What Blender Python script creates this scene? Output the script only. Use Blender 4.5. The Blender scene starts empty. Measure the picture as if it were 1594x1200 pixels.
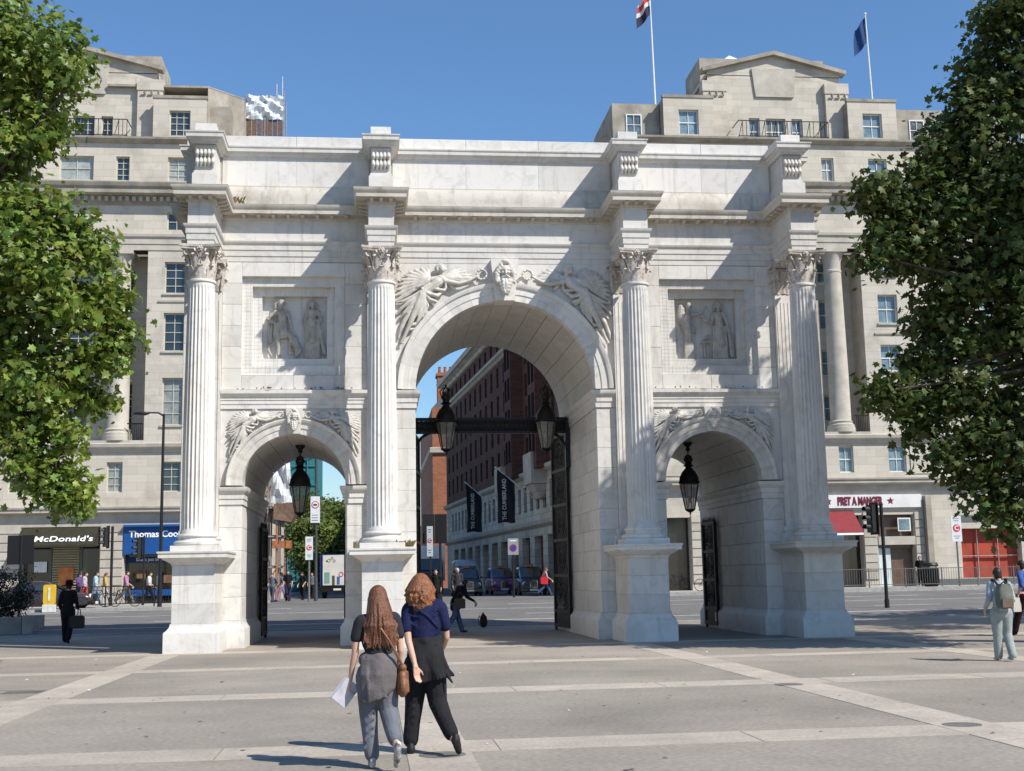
import bpy, bmesh, math, random
import numpy as np
from mathutils import Vector, Matrix, Quaternion

R = math.radians
SC = bpy.context.scene
COL = SC.collection
random.seed(7)
rng = np.random.default_rng(11)

# ------------------------------------------------------------------ camera, sky, sun, exposure
def set_camera():
    yaw, pitch, roll = .1109, .1502, .0191
    fw = Vector((math.sin(yaw)*math.cos(pitch), math.cos(yaw)*math.cos(pitch), math.sin(pitch)))
    rt = Vector((math.cos(yaw), -math.sin(yaw), 0)); up = rt.cross(fw)
    c, s = math.cos(roll), math.sin(roll)
    X = rt*c - up*s
    Y = rt*s + up*c
    Z = -fw
    m = Matrix(((X.x, Y.x, Z.x, -3.731), (X.y, Y.y, Z.y, -32.979), (X.z, Y.z, Z.z, 1.771), (0, 0, 0, 1)))
    cd = bpy.data.cameras.new('camera'); ob = bpy.data.objects.new('camera', cd); COL.objects.link(ob)
    ob.matrix_world = m
    cd.sensor_width = 36; cd.lens = 36*1961.4/1594
    cd.clip_start = .1; cd.clip_end = 3000
    SC.camera = ob
set_camera()

SUN_TO = Vector((1.12, -1.0, 1.47)).normalized()
sun_el = math.asin(SUN_TO.z)
sun_az = math.atan2(SUN_TO.x, SUN_TO.y)
w = bpy.data.worlds.new('World'); SC.world = w; w.use_nodes = True
nt = w.node_tree; bg = nt.nodes['Background']
sky = nt.nodes.new('ShaderNodeTexSky'); sky.sky_type = 'NISHITA'; sky.sun_disc = False
sky.sun_elevation = sun_el; sky.sun_rotation = sun_az
sky.altitude = 1500; sky.air_density = 1.6; sky.dust_density = 0.; sky.ozone_density = 10.0
nt.links.new(sky.outputs[0], bg.inputs[0]); bg.inputs[1].default_value = .108
sl = bpy.data.lights.new('sun', 'SUN'); sl.energy = 4.5; sl.angle = R(.53); sl.color = (1, .95, .87)
so = bpy.data.objects.new('sun', sl); COL.objects.link(so)
so.rotation_euler = (-SUN_TO).to_track_quat('-Z', 'Y').to_euler(); so.location = (30, -40, 50)
SC.view_settings.view_transform = 'Standard'; SC.view_settings.look = 'None'
SC.view_settings.gamma = 1; SC.view_settings.use_curve_mapping = False
SC.view_settings.exposure = .41
SC.cycles.use_denoising = True
SC.cycles.max_bounces = 6; SC.cycles.transparent_max_bounces = 12
SC.cycles.caustics_reflective = False; SC.cycles.caustics_refractive = False

# ------------------------------------------------------------------ materials
MATS = {}
def mat(name, col, rough=.65, var=.12, scale=2.0, bump=.0, bscale=25, metal=0., spec=.35, col2=None, amount2=.5,
        orand=.0, island=.0, transl=0., alpha=1., emit=None, coat=0., detail=6, fine=0., fscale=30.):
    """Principled material: two tones mixed by noise, fine relief, small per-object shift."""
    if name in MATS: return MATS[name]
    m = bpy.data.materials.new(name); m.use_nodes = True; MATS[name] = m
    n, l = m.node_tree.nodes, m.node_tree.links
    b = n['Principled BSDF']
    b.inputs['Roughness'].default_value = rough; b.inputs['Metallic'].default_value = metal
    b.inputs['Specular IOR Level'].default_value = spec
    if coat: b.inputs['Coat Weight'].default_value = coat; b.inputs['Coat Roughness'].default_value = .08
    tc = n.new('ShaderNodeTexCoord'); oi = n.new('ShaderNodeObjectInfo')
    ad = n.new('ShaderNodeVectorMath'); ad.operation = 'ADD'
    sc_ = n.new('ShaderNodeVectorMath'); sc_.operation = 'SCALE'; sc_.inputs[3].default_value = 37.
    cx = n.new('ShaderNodeCombineXYZ')
    for i in range(3): l.new(oi.outputs['Random'], cx.inputs[i])
    l.new(cx.outputs[0], sc_.inputs[0]); l.new(tc.outputs['Object'], ad.inputs[0]); l.new(sc_.outputs[0], ad.inputs[1])
    nz = n.new('ShaderNodeTexNoise'); nz.inputs['Scale'].default_value = scale; nz.inputs['Detail'].default_value = detail
    nz.inputs['Roughness'].default_value = .62
    l.new(ad.outputs[0], nz.inputs['Vector'])
    rp = n.new('ShaderNodeValToRGB'); e = rp.color_ramp.elements
    c = Vector(col); c2 = Vector(col2) if col2 else c*(1-var)
    lo = c2 if col2 else c*(1-var)
    e[0].position = .5-.5*amount2*.6; e[1].position = .5+.5*amount2*.6
    e[0].color = (*lo, 1); e[1].color = (*(c*(1+var*.5)), 1)
    l.new(nz.outputs['Fac'], rp.inputs['Fac'])
    out = rp.outputs[0]
    if fine:
        fz = n.new('ShaderNodeTexNoise'); fz.inputs['Scale'].default_value = fscale; fz.inputs['Detail'].default_value = 3; l.new(ad.outputs[0], fz.inputs['Vector'])
        fr = n.new('ShaderNodeMapRange'); fr.inputs['From Min'].default_value = .3; fr.inputs['From Max'].default_value = .7; fr.inputs['To Min'].default_value = 1-fine; fr.inputs['To Max'].default_value = 1+fine
        l.new(fz.outputs['Fac'], fr.inputs['Value']); fh = n.new('ShaderNodeHueSaturation'); l.new(fr.outputs[0], fh.inputs['Value']); l.new(out, fh.inputs['Color']); out = fh.outputs[0]
    if orand or island:
        hs = n.new('ShaderNodeHueSaturation'); mr = n.new('ShaderNodeMapRange')
        a = orand or island
        mr.inputs['To Min'].default_value = 1-a; mr.inputs['To Max'].default_value = 1+a
        if island:
            ge = n.new('ShaderNodeNewGeometry'); l.new(ge.outputs['Random Per Island'], mr.inputs['Value'])
            mh = n.new('ShaderNodeMapRange'); mh.inputs['To Min'].default_value = .445; mh.inputs['To Max'].default_value = .515
            wn = n.new('ShaderNodeTexWhiteNoise'); wn.noise_dimensions = '1D'; l.new(ge.outputs['Random Per Island'], wn.inputs['W'])
            l.new(wn.outputs['Value'], mh.inputs['Value']); l.new(mh.outputs[0], hs.inputs['Hue'])
        else: l.new(oi.outputs['Random'], mr.inputs['Value'])
        l.new(mr.outputs[0], hs.inputs['Value']); l.new(out, hs.inputs['Color']); out = hs.outputs[0]
    l.new(out, b.inputs['Base Color'])
    if bump:
        nb = n.new('ShaderNodeTexNoise'); nb.inputs['Scale'].default_value = bscale; nb.inputs['Detail'].default_value = 5
        l.new(ad.outputs[0], nb.inputs['Vector'])
        bp = n.new('ShaderNodeBump'); bp.inputs['Strength'].default_value = bump; bp.inputs['Distance'].default_value = .02
        l.new(nb.outputs['Fac'], bp.inputs['Height']); l.new(bp.outputs[0], b.inputs['Normal'])
    if emit:
        b.inputs['Emission Color'].default_value = (*emit[:3], 1); b.inputs['Emission Strength'].default_value = emit[3]
    if alpha < 1: b.inputs['Alpha'].default_value = alpha
    if transl:
        tr = n.new('ShaderNodeBsdfTranslucent'); mx = n.new('ShaderNodeMixShader'); mx.inputs[0].default_value = transl
        l.new(out, tr.inputs[0]); l.new(b.outputs[0], mx.inputs[1]); l.new(tr.outputs[0], mx.inputs[2])
        l.new(mx.outputs[0], n['Material Output'].inputs[0])
    return m

def masonry(name, col, mortar, bw, bh, ms, vary=.25, rough=.85, stain=(.3, .28, .25), stain_amt=.5, bump=.4, plane='xz'):
    """Far masonry whose single pieces cannot be told apart: courses as colour and fine relief."""
    if name in MATS: return MATS[name]
    m = bpy.data.materials.new(name); m.use_nodes = True; MATS[name] = m
    n, l = m.node_tree.nodes, m.node_tree.links; b = n['Principled BSDF']
    b.inputs['Roughness'].default_value = rough; b.inputs['Specular IOR Level'].default_value = .2
    tc = n.new('ShaderNodeTexCoord'); sp = n.new('ShaderNodeSeparateXYZ'); cb = n.new('ShaderNodeCombineXYZ')
    l.new(tc.outputs['Object'], sp.inputs[0])
    ax = n.new('ShaderNodeMath'); ax.operation = 'ADD'
    l.new(sp.outputs[0], ax.inputs[0]); l.new(sp.outputs[1], ax.inputs[1])
    l.new(ax.outputs[0], cb.inputs[0]); l.new(sp.outputs[2], cb.inputs[1])
    br = n.new('ShaderNodeTexBrick'); br.inputs['Scale'].default_value = 1
    br.inputs['Brick Width'].default_value = bw; br.inputs['Row Height'].default_value = bh
    br.inputs['Mortar Size'].default_value = ms; br.inputs['Mortar Smooth'].default_value = .3; br.inputs['Bias'].default_value = 0
    c = Vector(col)
    br.inputs['Color1'].default_value = (*(c*(1+vary*.35)), 1); br.inputs['Color2'].default_value = (*(c*(1-vary)), 1)
    br.inputs['Mortar'].default_value = (*mortar, 1)
    l.new(cb.outputs[0], br.inputs['Vector'])
    nz = n.new('ShaderNodeTexNoise'); nz.inputs['Scale'].default_value = .45; nz.inputs['Detail'].default_value = 9; nz.inputs['Roughness'].default_value = .68
    l.new(tc.outputs['Object'], nz.inputs['Vector'])
    mr = n.new('ShaderNodeMapRange'); mr.inputs['From Min'].default_value = .5; mr.inputs['From Max'].default_value = .78; mr.inputs['To Max'].default_value = stain_amt
    l.new(nz.outputs['Fac'], mr.inputs['Value'])
    mx = n.new('ShaderNodeMix'); mx.data_type = 'RGBA'; l.new(mr.outputs[0], mx.inputs[0]); l.new(br.outputs['Color'], mx.inputs[6])
    mx.inputs[7].default_value = (*stain, 1)
    l.new(mx.outputs[2], b.inputs['Base Color'])
    bp = n.new('ShaderNodeBump'); bp.inputs['Strength'].default_value = bump; bp.inputs['Distance'].default_value = .02; bp.invert = True
    l.new(br.outputs['Fac'], bp.inputs['Height']); l.new(bp.outputs[0], b.inputs['Normal'])
    return m

def marble_mat(name, col, vein, stain, orand=.05, stain_amt=.5):
    m = bpy.data.materials.new(name); m.use_nodes = True; MATS[name] = m
    n, l = m.node_tree.nodes, m.node_tree.links; b = n['Principled BSDF']
    b.inputs['Roughness'].default_value = .55; b.inputs['Specular IOR Level'].default_value = .3
    tc = n.new('ShaderNodeTexCoord'); oi = n.new('ShaderNodeObjectInfo')
    cx = n.new('ShaderNodeCombineXYZ'); sc_ = n.new('ShaderNodeVectorMath'); sc_.operation = 'SCALE'; sc_.inputs[3].default_value = 23.
    for i in range(3): l.new(oi.outputs['Random'], cx.inputs[i])
    ad = n.new('ShaderNodeVectorMath'); ad.operation = 'ADD'
    l.new(cx.outputs[0], sc_.inputs[0]); l.new(tc.outputs['Object'], ad.inputs[0]); l.new(sc_.outputs[0], ad.inputs[1])
    def noise(scale, detail, rough, dist=0, vec=ad.outputs[0]):
        z = n.new('ShaderNodeTexNoise'); z.inputs['Scale'].default_value = scale; z.inputs['Detail'].default_value = detail
        z.inputs['Roughness'].default_value = rough; z.inputs['Distortion'].default_value = dist; l.new(vec, z.inputs['Vector']); return z.outputs['Fac']
    def ramp(fac, stops):
        r = n.new('ShaderNodeValToRGB'); e = r.color_ramp.elements
        while len(e) < len(stops): e.new(.5)
        for q, (p, c) in zip(e, stops): q.position = p; q.color = (*c, 1)
        l.new(fac, r.inputs[0]); return r.outputs[0]
    def mix(f, a, bb, mode='MIX'):
        x = n.new('ShaderNodeMix'); x.data_type = 'RGBA'; x.blend_type = mode
        if isinstance(f, float): x.inputs[0].default_value = f
        else: l.new(f, x.inputs[0])
        for s, v in ((6, a), (7, bb)):
            if isinstance(v, tuple): x.inputs[s].default_value = (*v, 1)
            else: l.new(v, x.inputs[s])
        return x.outputs[2]
    v1 = ramp(noise(1.6, 9, .66, 1.6), [(.36, vein), (.50, col), (.66, col), (.80, tuple(.95*c for c in col))])
    g = (0, 0, 0); wv = (1, 1, 1)
    st = ramp(noise(.55, 8, .7, .4, tc.outputs['Object']), [(.50, g), (.75, tuple(stain_amt*c for c in wv))])
    c1 = mix(st, v1, stain)
    # thin rain streaks: noise stretched along z
    mp = n.new('ShaderNodeMapping'); mp.inputs['Scale'].default_value = (5., 5., .35); l.new(tc.outputs['Object'], mp.inputs['Vector'])
    sk = ramp(noise(1., 6, .6, 0, mp.outputs[0]), [(.56, g), (.74, (.34*stain_amt*2,)*3)])
    c2 = mix(sk, c1, tuple(.62*c for c in stain))
    hs = n.new('ShaderNodeHueSaturation'); mr = n.new('ShaderNodeMapRange'); mr.inputs['To Min'].default_value = 1-orand; mr.inputs['To Max'].default_value = 1+orand*.6
    l.new(oi.outputs['Random'], mr.inputs['Value']); l.new(mr.outputs[0], hs.inputs['Value']); l.new(c2, hs.inputs['Color'])
    l.new(hs.outputs[0], b.inputs['Base Color'])
    bp = n.new('ShaderNodeBump'); bp.inputs['Strength'].default_value = .12; bp.inputs['Distance'].default_value = .015
    l.new(noise(14, 6, .7), bp.inputs['Height']); l.new(bp.outputs[0], b.inputs['Normal'])
    return m

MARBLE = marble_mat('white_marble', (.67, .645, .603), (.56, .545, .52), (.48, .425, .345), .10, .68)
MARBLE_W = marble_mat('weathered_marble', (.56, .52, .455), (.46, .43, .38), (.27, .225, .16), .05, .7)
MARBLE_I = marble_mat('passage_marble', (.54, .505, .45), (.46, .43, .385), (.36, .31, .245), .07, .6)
CARVED = mat('carved_marble', (.64, .61, .56), .6, .22, 5, .12, 40, col2=(.40, .37, .33), amount2=.8)
CARVED_R = mat('darker_carved_marble', (.50, .47, .42), .65, .25, 5, .12, 40, col2=(.27, .25, .22), amount2=.8)  # darker carved tone for the panel figures
ACANTH = mat('carved_capital_marble', (.64, .59, .53), .7, .3, 9, .15, 40, col2=(.30, .25, .21), amount2=.8)
MOSS = mat('soiled_stone_edge', (.30, .29, .23), .9, .3, 8)
BLACKM = mat('black_iron', (.018, .017, .016), .45, .3, 12, .1, 60, metal=.3)
BRONZE = mat('dark_bronze', (.022, .018, .015), .5, .35, 10, .2, 40, metal=.5)
STONE = masonry('portland_stone', (.55, .50, .42), (.44, .40, .335), 1.15, .46, .012, .10, stain=(.25, .225, .185), stain_amt=.75)
STONE_D = mat('weathered_portland_stone', (.42, .38, .315), .9, .3, .9, .15, 20, col2=(.17, .15, .12), amount2=.9, detail=10)
STONE_L = mat('portland_stone_trim', (.53, .49, .42), .85, .14, 1.1, .1, 20, col2=(.33, .295, .24), amount2=.9, detail=10)
STONE_G = masonry('grimy_portland_stone', (.58, .525, .44), (.2, .18, .16), 1.2, .5, .014, .2, stain=(.2, .185, .16), stain_amt=.8)
BRICK_D = masonry('dark_brown_brick', (.115, .052, .040), (.09, .06, .05), .45, .15, .012, .3, stain=(.09, .045, .035), stain_amt=.5)
BRICK_R = masonry('orange_red_brick', (.34, .125, .07), (.32, .2, .14), .45, .15, .012, .25, stain=(.24, .085, .05), stain_amt=.5)
GLASS = mat('window_glass', (.035, .05, .06), .06, .3, 1.2, spec=.9, orand=.5)
GLASS_N = mat('net_curtain_window', (.26, .28, .27), .25, .3, 3, spec=.7, orand=.4)
GLASS_C = mat('curtained_window_glass', (.17, .24, .28), .1, .35, 2.5, spec=.8, orand=.25)
FRAMEW = mat('white_painted_frame', (.72, .72, .68), .5, .08, 6)
FRAMED = mat('dark_painted_frame', (.12, .13, .12), .5, .2, 6)
ASPH = mat('road_asphalt', (.175, .168, .158), .9, .2, .5, .3, 60, col2=(.115, .11, .105), amount2=.9, detail=12, fine=.15, fscale=14)
PAVE = mat('resin_bound_gravel', (.365, .32, .265), .92, .16, .3, .5, 120, col2=(.20, .178, .148), amount2=.9, detail=14, fine=.17, fscale=16)
PAVE2 = mat('brown_bound_gravel', (.245, .205, .165), .92, .14, .7, .35, 90, col2=(.165, .14, .115), amount2=1.0, detail=14, fine=.22, fscale=16)
BAND = mat('sandstone_band', (.475, .415, .335), .88, .14, 1.4, .2, 60, col2=(.33, .29, .24), amount2=1., orand=.09, detail=12, fine=.16, fscale=22)
KERB = mat('granite_kerb', (.36, .35, .33), .85, .2, 5, .15, 50)
PAVEF = mat('concrete_pavement', (.38, .355, .32), .9, .15, 1.2, .2, 40)
PAINT = mat('white_road_paint', (.70, .69, .65), .8, .25, 5)

# ------------------------------------------------------------------ mesh builder
class MB:
    def __init__(s): s.v = []; s.f = []
    def add(s, vs, fs):
        o = len(s.v); s.v.extend([tuple(p) for p in vs]); s.f.extend([tuple(i+o for i in q) for q in fs]); return s
    def box(s, x0, x1, y0, y1, z0, z1):
        return s.add([(x0,y0,z0),(x1,y0,z0),(x1,y1,z0),(x0,y1,z0),(x0,y0,z1),(x1,y0,z1),(x1,y1,z1),(x0,y1,z1)],
                     [(0,3,2,1),(4,5,6,7),(0,1,5,4),(1,2,6,5),(2,3,7,6),(3,0,4,7)])
    def frust(s, b, t, z0, z1):
        (a0,a1,c0,c1), (d0,d1,e0,e1) = b, t
        return s.add([(a0,c0,z0),(a1,c0,z0),(a1,c1,z0),(a0,c1,z0),(d0,e0,z1),(d1,e0,z1),(d1,e1,z1),(d0,e1,z1)],
                     [(0,3,2,1),(4,5,6,7),(0,1,5,4),(1,2,6,5),(2,3,7,6),(3,0,4,7)])
    def rot(s, M_, start=0):
        for i in range(start, len(s.v)): s.v[i] = tuple(M_ @ Vector(s.v[i]))
        return s
    def cyl(s, p0, p1, r0, r1=None, n=10, caps=True):
        r1 = r0 if r1 is None else r1
        p0, p1 = Vector(p0), Vector(p1); d = (p1-p0)
        if d.length < 1e-6: return s
        q = d.to_track_quat('Z', 'Y'); a = q @ Vector((1,0,0)); b = q @ Vector((0,1,0))
        vs = []
        for p, r in ((p0,r0),(p1,r1)):
            for i in range(n):
                t = 2*math.pi*i/n; vs.append(p + a*(r*math.cos(t)) + b*(r*math.sin(t)))
        fs = [(i, (i+1)%n, n+(i+1)%n, n+i) for i in range(n)]
        if caps: fs += [tuple(reversed(range(n))), tuple(range(n, 2*n))]
        return s.add(vs, fs)
    def tube(s, pts, r, n=6):
        for a, b in zip(pts, pts[1:]): s.cyl(a, b, r, r, n)
        return s
    def sph(s, c, r, n=10, m=6, q=None):
        if not hasattr(r, '__len__'): r = (r, r, r)
        c = Vector(c); vs = []
        for j in range(m+1):
            ph = math.pi*j/m
            if j in (0, m):
                p = Vector((0, 0, r[2]*(1 if j == 0 else -1))); vs.append(c + (q @ p if q else p)); continue
            for i in range(n):
                th = 2*math.pi*i/n
                p = Vector((r[0]*math.sin(ph)*math.cos(th), r[1]*math.sin(ph)*math.sin(th), r[2]*math.cos(ph)))
                vs.append(c + (q @ p if q else p))
        fs = [(0, 1+i, 1+(i+1)%n) for i in range(n)]
        for j in range(m-2):
            o = 1+j*n; fs += [(o+i, o+n+i, o+n+(i+1)%n, o+(i+1)%n) for i in range(n)]
        o = 1+(m-2)*n; fs += [(o+i, o+n, o+(i+1)%n) for i in range(n)]
        return s.add(vs, fs)
    def cap(s, p0, r0, p1, r1, n=10):
        """tapered limb with round ends; p are points, r radii"""
        p0, p1 = Vector(p0), Vector(p1); d = p1-p0
        if d.length < 1e-5: return s.sph(p0, r0, n)
        q = d.to_track_quat('Z', 'Y'); a = q @ Vector((1,0,0)); b = q @ Vector((0,1,0)); u = d.normalized()
        rings = [(p0-u*r0*math.sin(t), r0*math.cos(t)) for t in (1.1, .55, 0)] + [(p1+u*r1*math.sin(t), r1*math.cos(t)) for t in (0, .55, 1.1)]
        vs = [p0-u*r0]
        for p, r in rings: vs += [p + a*(r*math.cos(2*math.pi*i/n)) + b*(r*math.sin(2*math.pi*i/n)) for i in range(n)]
        vs.append(p1+u*r1); fs = [(0, 1+(i+1)%n, 1+i) for i in range(n)]
        for j in range(5):
            o = 1+j*n; fs += [(o+i, o+(i+1)%n, o+n+(i+1)%n, o+n+i) for i in range(n)]
        o = 1+5*n; fs += [(o+i, o+(i+1)%n, len(vs)-1) for i in range(n)]
        return s.add(vs, fs)
    def chain(s, pts, n=10):
        """pts: (x,y,z,r) joined by tapered limbs"""
        for a, b in zip(pts, pts[1:]): s.cap(a[:3], a[3], b[:3], b[3], n)
        return s
    def lathe(s, prof, c=(0,0,0), n=24, cap=True):
        vs = []
        for r, z in prof: vs += [(c[0]+r*math.cos(2*math.pi*i/n), c[1]+r*math.sin(2*math.pi*i/n), c[2]+z) for i in range(n)]
        fs = []
        for j in range(len(prof)-1):
            o = j*n; fs += [(o+i, o+(i+1)%n, o+n+(i+1)%n, o+n+i) for i in range(n)]
        if cap: fs += [tuple(reversed(range(n))), tuple(range((len(prof)-1)*n, len(prof)*n))]
        return s.add(vs, fs)
    def loft(s, loops, caps=True):
        n = len(loops[0]); vs = [p for lp in loops for p in lp]; fs = []
        for j in range(len(loops)-1):
            o = j*n; fs += [(o+i, o+(i+1)%n, o+n+(i+1)%n, o+n+i) for i in range(n)]
        if caps: fs += [tuple(reversed(range(n))), tuple(range((len(loops)-1)*n, len(loops)*n))]
        return s.add(vs, fs)
    def prism(s, pts, ax, d0, d1):
        """pts: 2D outline in the two other axes; ax: 0,1,2 extrusion axis"""
        def P(p, d): return (d, p[0], p[1]) if ax == 0 else ((p[0], d, p[1]) if ax == 1 else (p[0], p[1], d))
        return s.loft([[P(p, d0) for p in pts], [P(p, d1) for p in pts]])
    def sweep(s, path, prof, closed=False):
        """path: plan polyline (x,y), outside on its right-hand side; prof: (offset outwards, z)"""
        P = [Vector(p) for p in path]; N = len(P); nor = []
        for i in range(N):
            def nn(a, b): d = (b-a).normalized(); return Vector((d.y, -d.x))
            ns = []
            if closed or i > 0: ns.append(nn(P[i-1], P[i]))
            if closed or i < N-1: ns.append(nn(P[i], P[(i+1) % N]))
            m = ns[0] if len(ns) == 1 else (ns[0]+ns[1])/(1+ns[0].dot(ns[1]))
            nor.append(m)
        k = len(prof); vs = []
        for i in range(N):
            for o, z in prof: q = P[i]+nor[i]*o; vs.append((q.x, q.y, z))
        fs = []
        for i in range(N if closed else N-1):
            a, b = i*k, ((i+1) % N)*k
            fs += [(a+j, b+j, b+j+1, a+j+1) for j in range(k-1)]
        return s.add(vs, fs)
    def mesh(s, name, smooth=False, angle=35):
        me = bpy.data.meshes.new(name); me.from_pydata(s.v, [], s.f)
        if smooth:
            me.polygons.foreach_set('use_smooth', [True]*len(me.polygons)); me.update()
            if angle < 180: me.set_sharp_from_angle(angle=R(angle))
        me.update(); return me
    def build(s, name, m, parent=None, smooth=False, angle=35, loc=None):
        return obj(name, s.mesh(name, smooth, angle), m, parent, loc)

def obj(name, me, m=None, parent=None, loc=None, rot=None, scale=None):
    o = bpy.data.objects.new(name, me); COL.objects.link(o)
    if m is not None:
        if not me.materials: me.materials.append(m)
        if me.materials[0] is not m: o.material_slots[0].link = 'OBJECT'; o.material_slots[0].material = m
    if parent is not None: o.parent = parent
    if loc is not None: o.location = loc
    if rot is not None: o.rotation_euler = rot
    if scale is not None: o.scale = scale
    return o
def tag(o, label=None, cat=None, group=None, kind=None):
    if label: o['label'] = label
    if cat: o['category'] = cat
    if group: o['group'] = group
    if kind: o['kind'] = kind
    return o
def thing(name, label, cat, loc=(0,0,0), rz=0, group=None):
    o = bpy.data.objects.new(name, None); COL.objects.link(o); o.location = loc; o.rotation_euler = (0,0,rz); o.empty_display_size = .2
    return tag(o, label, cat, group)
def copy_tree(o, parent=None):
    c = o.copy(); COL.objects.link(c); c.parent = parent
    for ch in list(o.children): copy_tree(ch, c)
    return c

_TMP = bpy.data.scenes.new('scratch')
def remesh(mb, name, voxel, it=2, fac=.5):
    """fuse closed shapes into one continuous surface"""
    me = mb.mesh('t'); ob = bpy.data.objects.new('t', me); _TMP.collection.objects.link(ob)
    md = ob.modifiers.new('r', 'REMESH'); md.mode = 'VOXEL'; md.voxel_size = voxel; md.use_smooth_shade = True
    if it: sm = ob.modifiers.new('s', 'SMOOTH'); sm.factor = fac; sm.iterations = it
    vl = _TMP.view_layers[0]; vl.update(); dg = vl.depsgraph
    out = bpy.data.meshes.new_from_object(ob.evaluated_get(dg)); out.name = name
    out.polygons.foreach_set('use_smooth', [True]*len(out.polygons))
    bpy.data.objects.remove(ob); bpy.data.meshes.remove(me); return out
def text_mesh(txt, size, depth=.01, bold=0., name='lettering', spacing=1., shear=0., align='CENTER'):
    cu = bpy.data.curves.new('t', 'FONT'); cu.body = txt; cu.size = size; cu.extrude = depth; cu.offset = bold
    cu.align_x = align; cu.align_y = 'CENTER'; cu.space_character = spacing; cu.shear = shear; cu.resolution_u = 3
    ob = bpy.data.objects.new('t', cu); _TMP.collection.objects.link(ob)
    vl = _TMP.view_layers[0]; vl.update()
    me = bpy.data.meshes.new_from_object(ob.evaluated_get(vl.depsgraph)); me.name = name
    bpy.data.objects.remove(ob); bpy.data.curves.remove(cu); return me
# ================================================================== GROUND
GZ0, GZ1, GY0, GY1 = 0., .55, 13., 28.
def gz(y): return GZ0 if y < GY0 else (GZ1 if y > GY1 else GZ0+(GZ1-GZ0)*(y-GY0)/(GY1-GY0))
def strip(mb, x0, x1, ys, dz):
    vs = []; 
    for y in ys: vs += [(x0, y, gz(y)+dz), (x1, y, gz(y)+dz)]
    mb.add(vs, [(2*i, 2*i+1, 2*i+3, 2*i+2) for i in range(len(ys)-1)])
g = MB(); strip(g, -900, 900, [-300, 13, 28, 1500], -.02)
tag(g.build('ground', PAVEF), kind='structure')
plaza = MB(); strip(plaza, -60, 60, [-60, 13.2], 0)
tag(plaza.build('plaza', PAVE), kind='structure')
PL = bpy.data.objects['plaza']
# darker gravel fields between the bands next to the arch and inside its passages
for x0, x1, y0, y1 in ((-8.6, -3.3, -5.9, -.5), (-2.6, 2.6, -5.9, -.5), (3.3, 8.4, -5.9, -.5), (-2.3, 2.3, .3, 12.9), (4.75, 7.1, .3, 12.9), (-7.1, -4.75, .3, 12.9)):
    b = MB(); b.box(x0, x1, y0, y1, -.01, .004); b.build('gravel_panel', PAVE2, PL)
# sandstone bands, slab by slab
def band(x0, x1, y0, y1, along, L):
    a0, a1 = (x0, x1) if along == 'x' else (y0, y1); t = a0+random.uniform(-.5, 0)*L
    while t < a1:
        e = min(t+L*random.uniform(.85, 1.15), a1); s_ = max(t, a0)
        if e-s_ > .05:
            b = MB(); h = .008 if along == 'x' else .0105
            if along == 'x': b.box(s_+.009, e-.009, y0, y1, -.01, h)
            else: b.box(x0, x1, s_+.009, e-.009, -.01, h)
            b.build('paving_slab', BAND, PL)
        t = e
for y0, y1 in ((-.5, .3), (-6.65, -5.9), (-13.1, -12.2), (-19.7, -18.8), (-26.4, -25.4)): band(-15.5, 15.5, y0, y1, 'x', 2.6)
for x0, x1 in ((2.6, 3.3), (-3.4, -2.75), (8.4, 9.1), (-9.2, -8.5)): band(x0, x1, -31, -.6, 'y', 1.8)
# repair patches and inspection covers let into the gravel
DARKP = mat('dark_repair_patch', (.13, .118, .10), .92, .2, 3, .3, 80)
for x0, x1, y0, y1 in ((-10.6, -9.5, -10.2, -8.8), (-9.9, -9.25, -10.9, -10.3), (-9.95, -9.05, -13.4, -12.4+.2)):
    b = MB(); b.box(x0, x1, y0, y1, -.01, .005); b.build('repair_patch', DARKP, PL)
COVER = mat('iron_cover', (.16, .155, .14), .7, .2, 12, .3, 60)
for x, y, r in ((2.75, -13.3, .22), (2.9, -18.9, .22), (-3.05, -19.9, .24)):
    b = MB(); b.lathe([(r, -.01), (r, .013), (r*.92, .015), (r*.9, .012), (0.01, .012)], (x, y, 0), 20); b.build('inspection_cover', COVER, PL)
# litter and dry leaves on the gravel
LITT = [mat('paper_scrap', (.75, .74, .7), .8), mat('dry_leaf', (.36, .22, .07), .8), mat('dark_leaf_scrap', (.07, .055, .04), .8)]
lb = [MB(), MB(), MB()]
for _ in range(90):
    x, y = random.uniform(-12, 12), random.uniform(-23, -.3); k = random.choice((0, 0, 1, 1, 2)); s_ = random.uniform(.015, .05); a = random.uniform(0, 6.28)
    if abs(y+.2) < .6: continue
    ca, sa = math.cos(a)*s_, math.sin(a)*s_*random.uniform(.4, 1)
    lb[k].add([(x-ca, y-sa, .014), (x+sa, y-ca, .016), (x+ca, y+sa, .03), (x-sa, y+ca, .018)], [(0, 1, 2, 3)])
for b, m_, nm, la in zip(lb, LITT, ('paper_litter', 'leaf_litter', 'twig_litter'), ('white paper scraps scattered over the paving', 'dry yellow leaves scattered over the paving', 'dark leaf scraps scattered over the paving')):
    tag(b.build(nm, m_), la, 'litter', kind='stuff')
gum = MB()
for _ in range(230):
    x, y = random.uniform(-13, 13), -23+22.4*random.random()**.7; r0 = random.uniform(.012, .035)
    gum.add([(x+r0*random.uniform(.7, 1.2)*math.cos(i*1.047), y+r0*random.uniform(.7, 1.2)*math.sin(i*1.047), .0125) for i in range(6)], [(0, 1, 2, 3, 4, 5)])
tag(gum.build('chewing_gum', mat('trodden_gum', (.10, .092, .082), .9, .3, 3)), 'dark trodden gum spots dotted over the paving', 'litter', kind='stuff')
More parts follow.
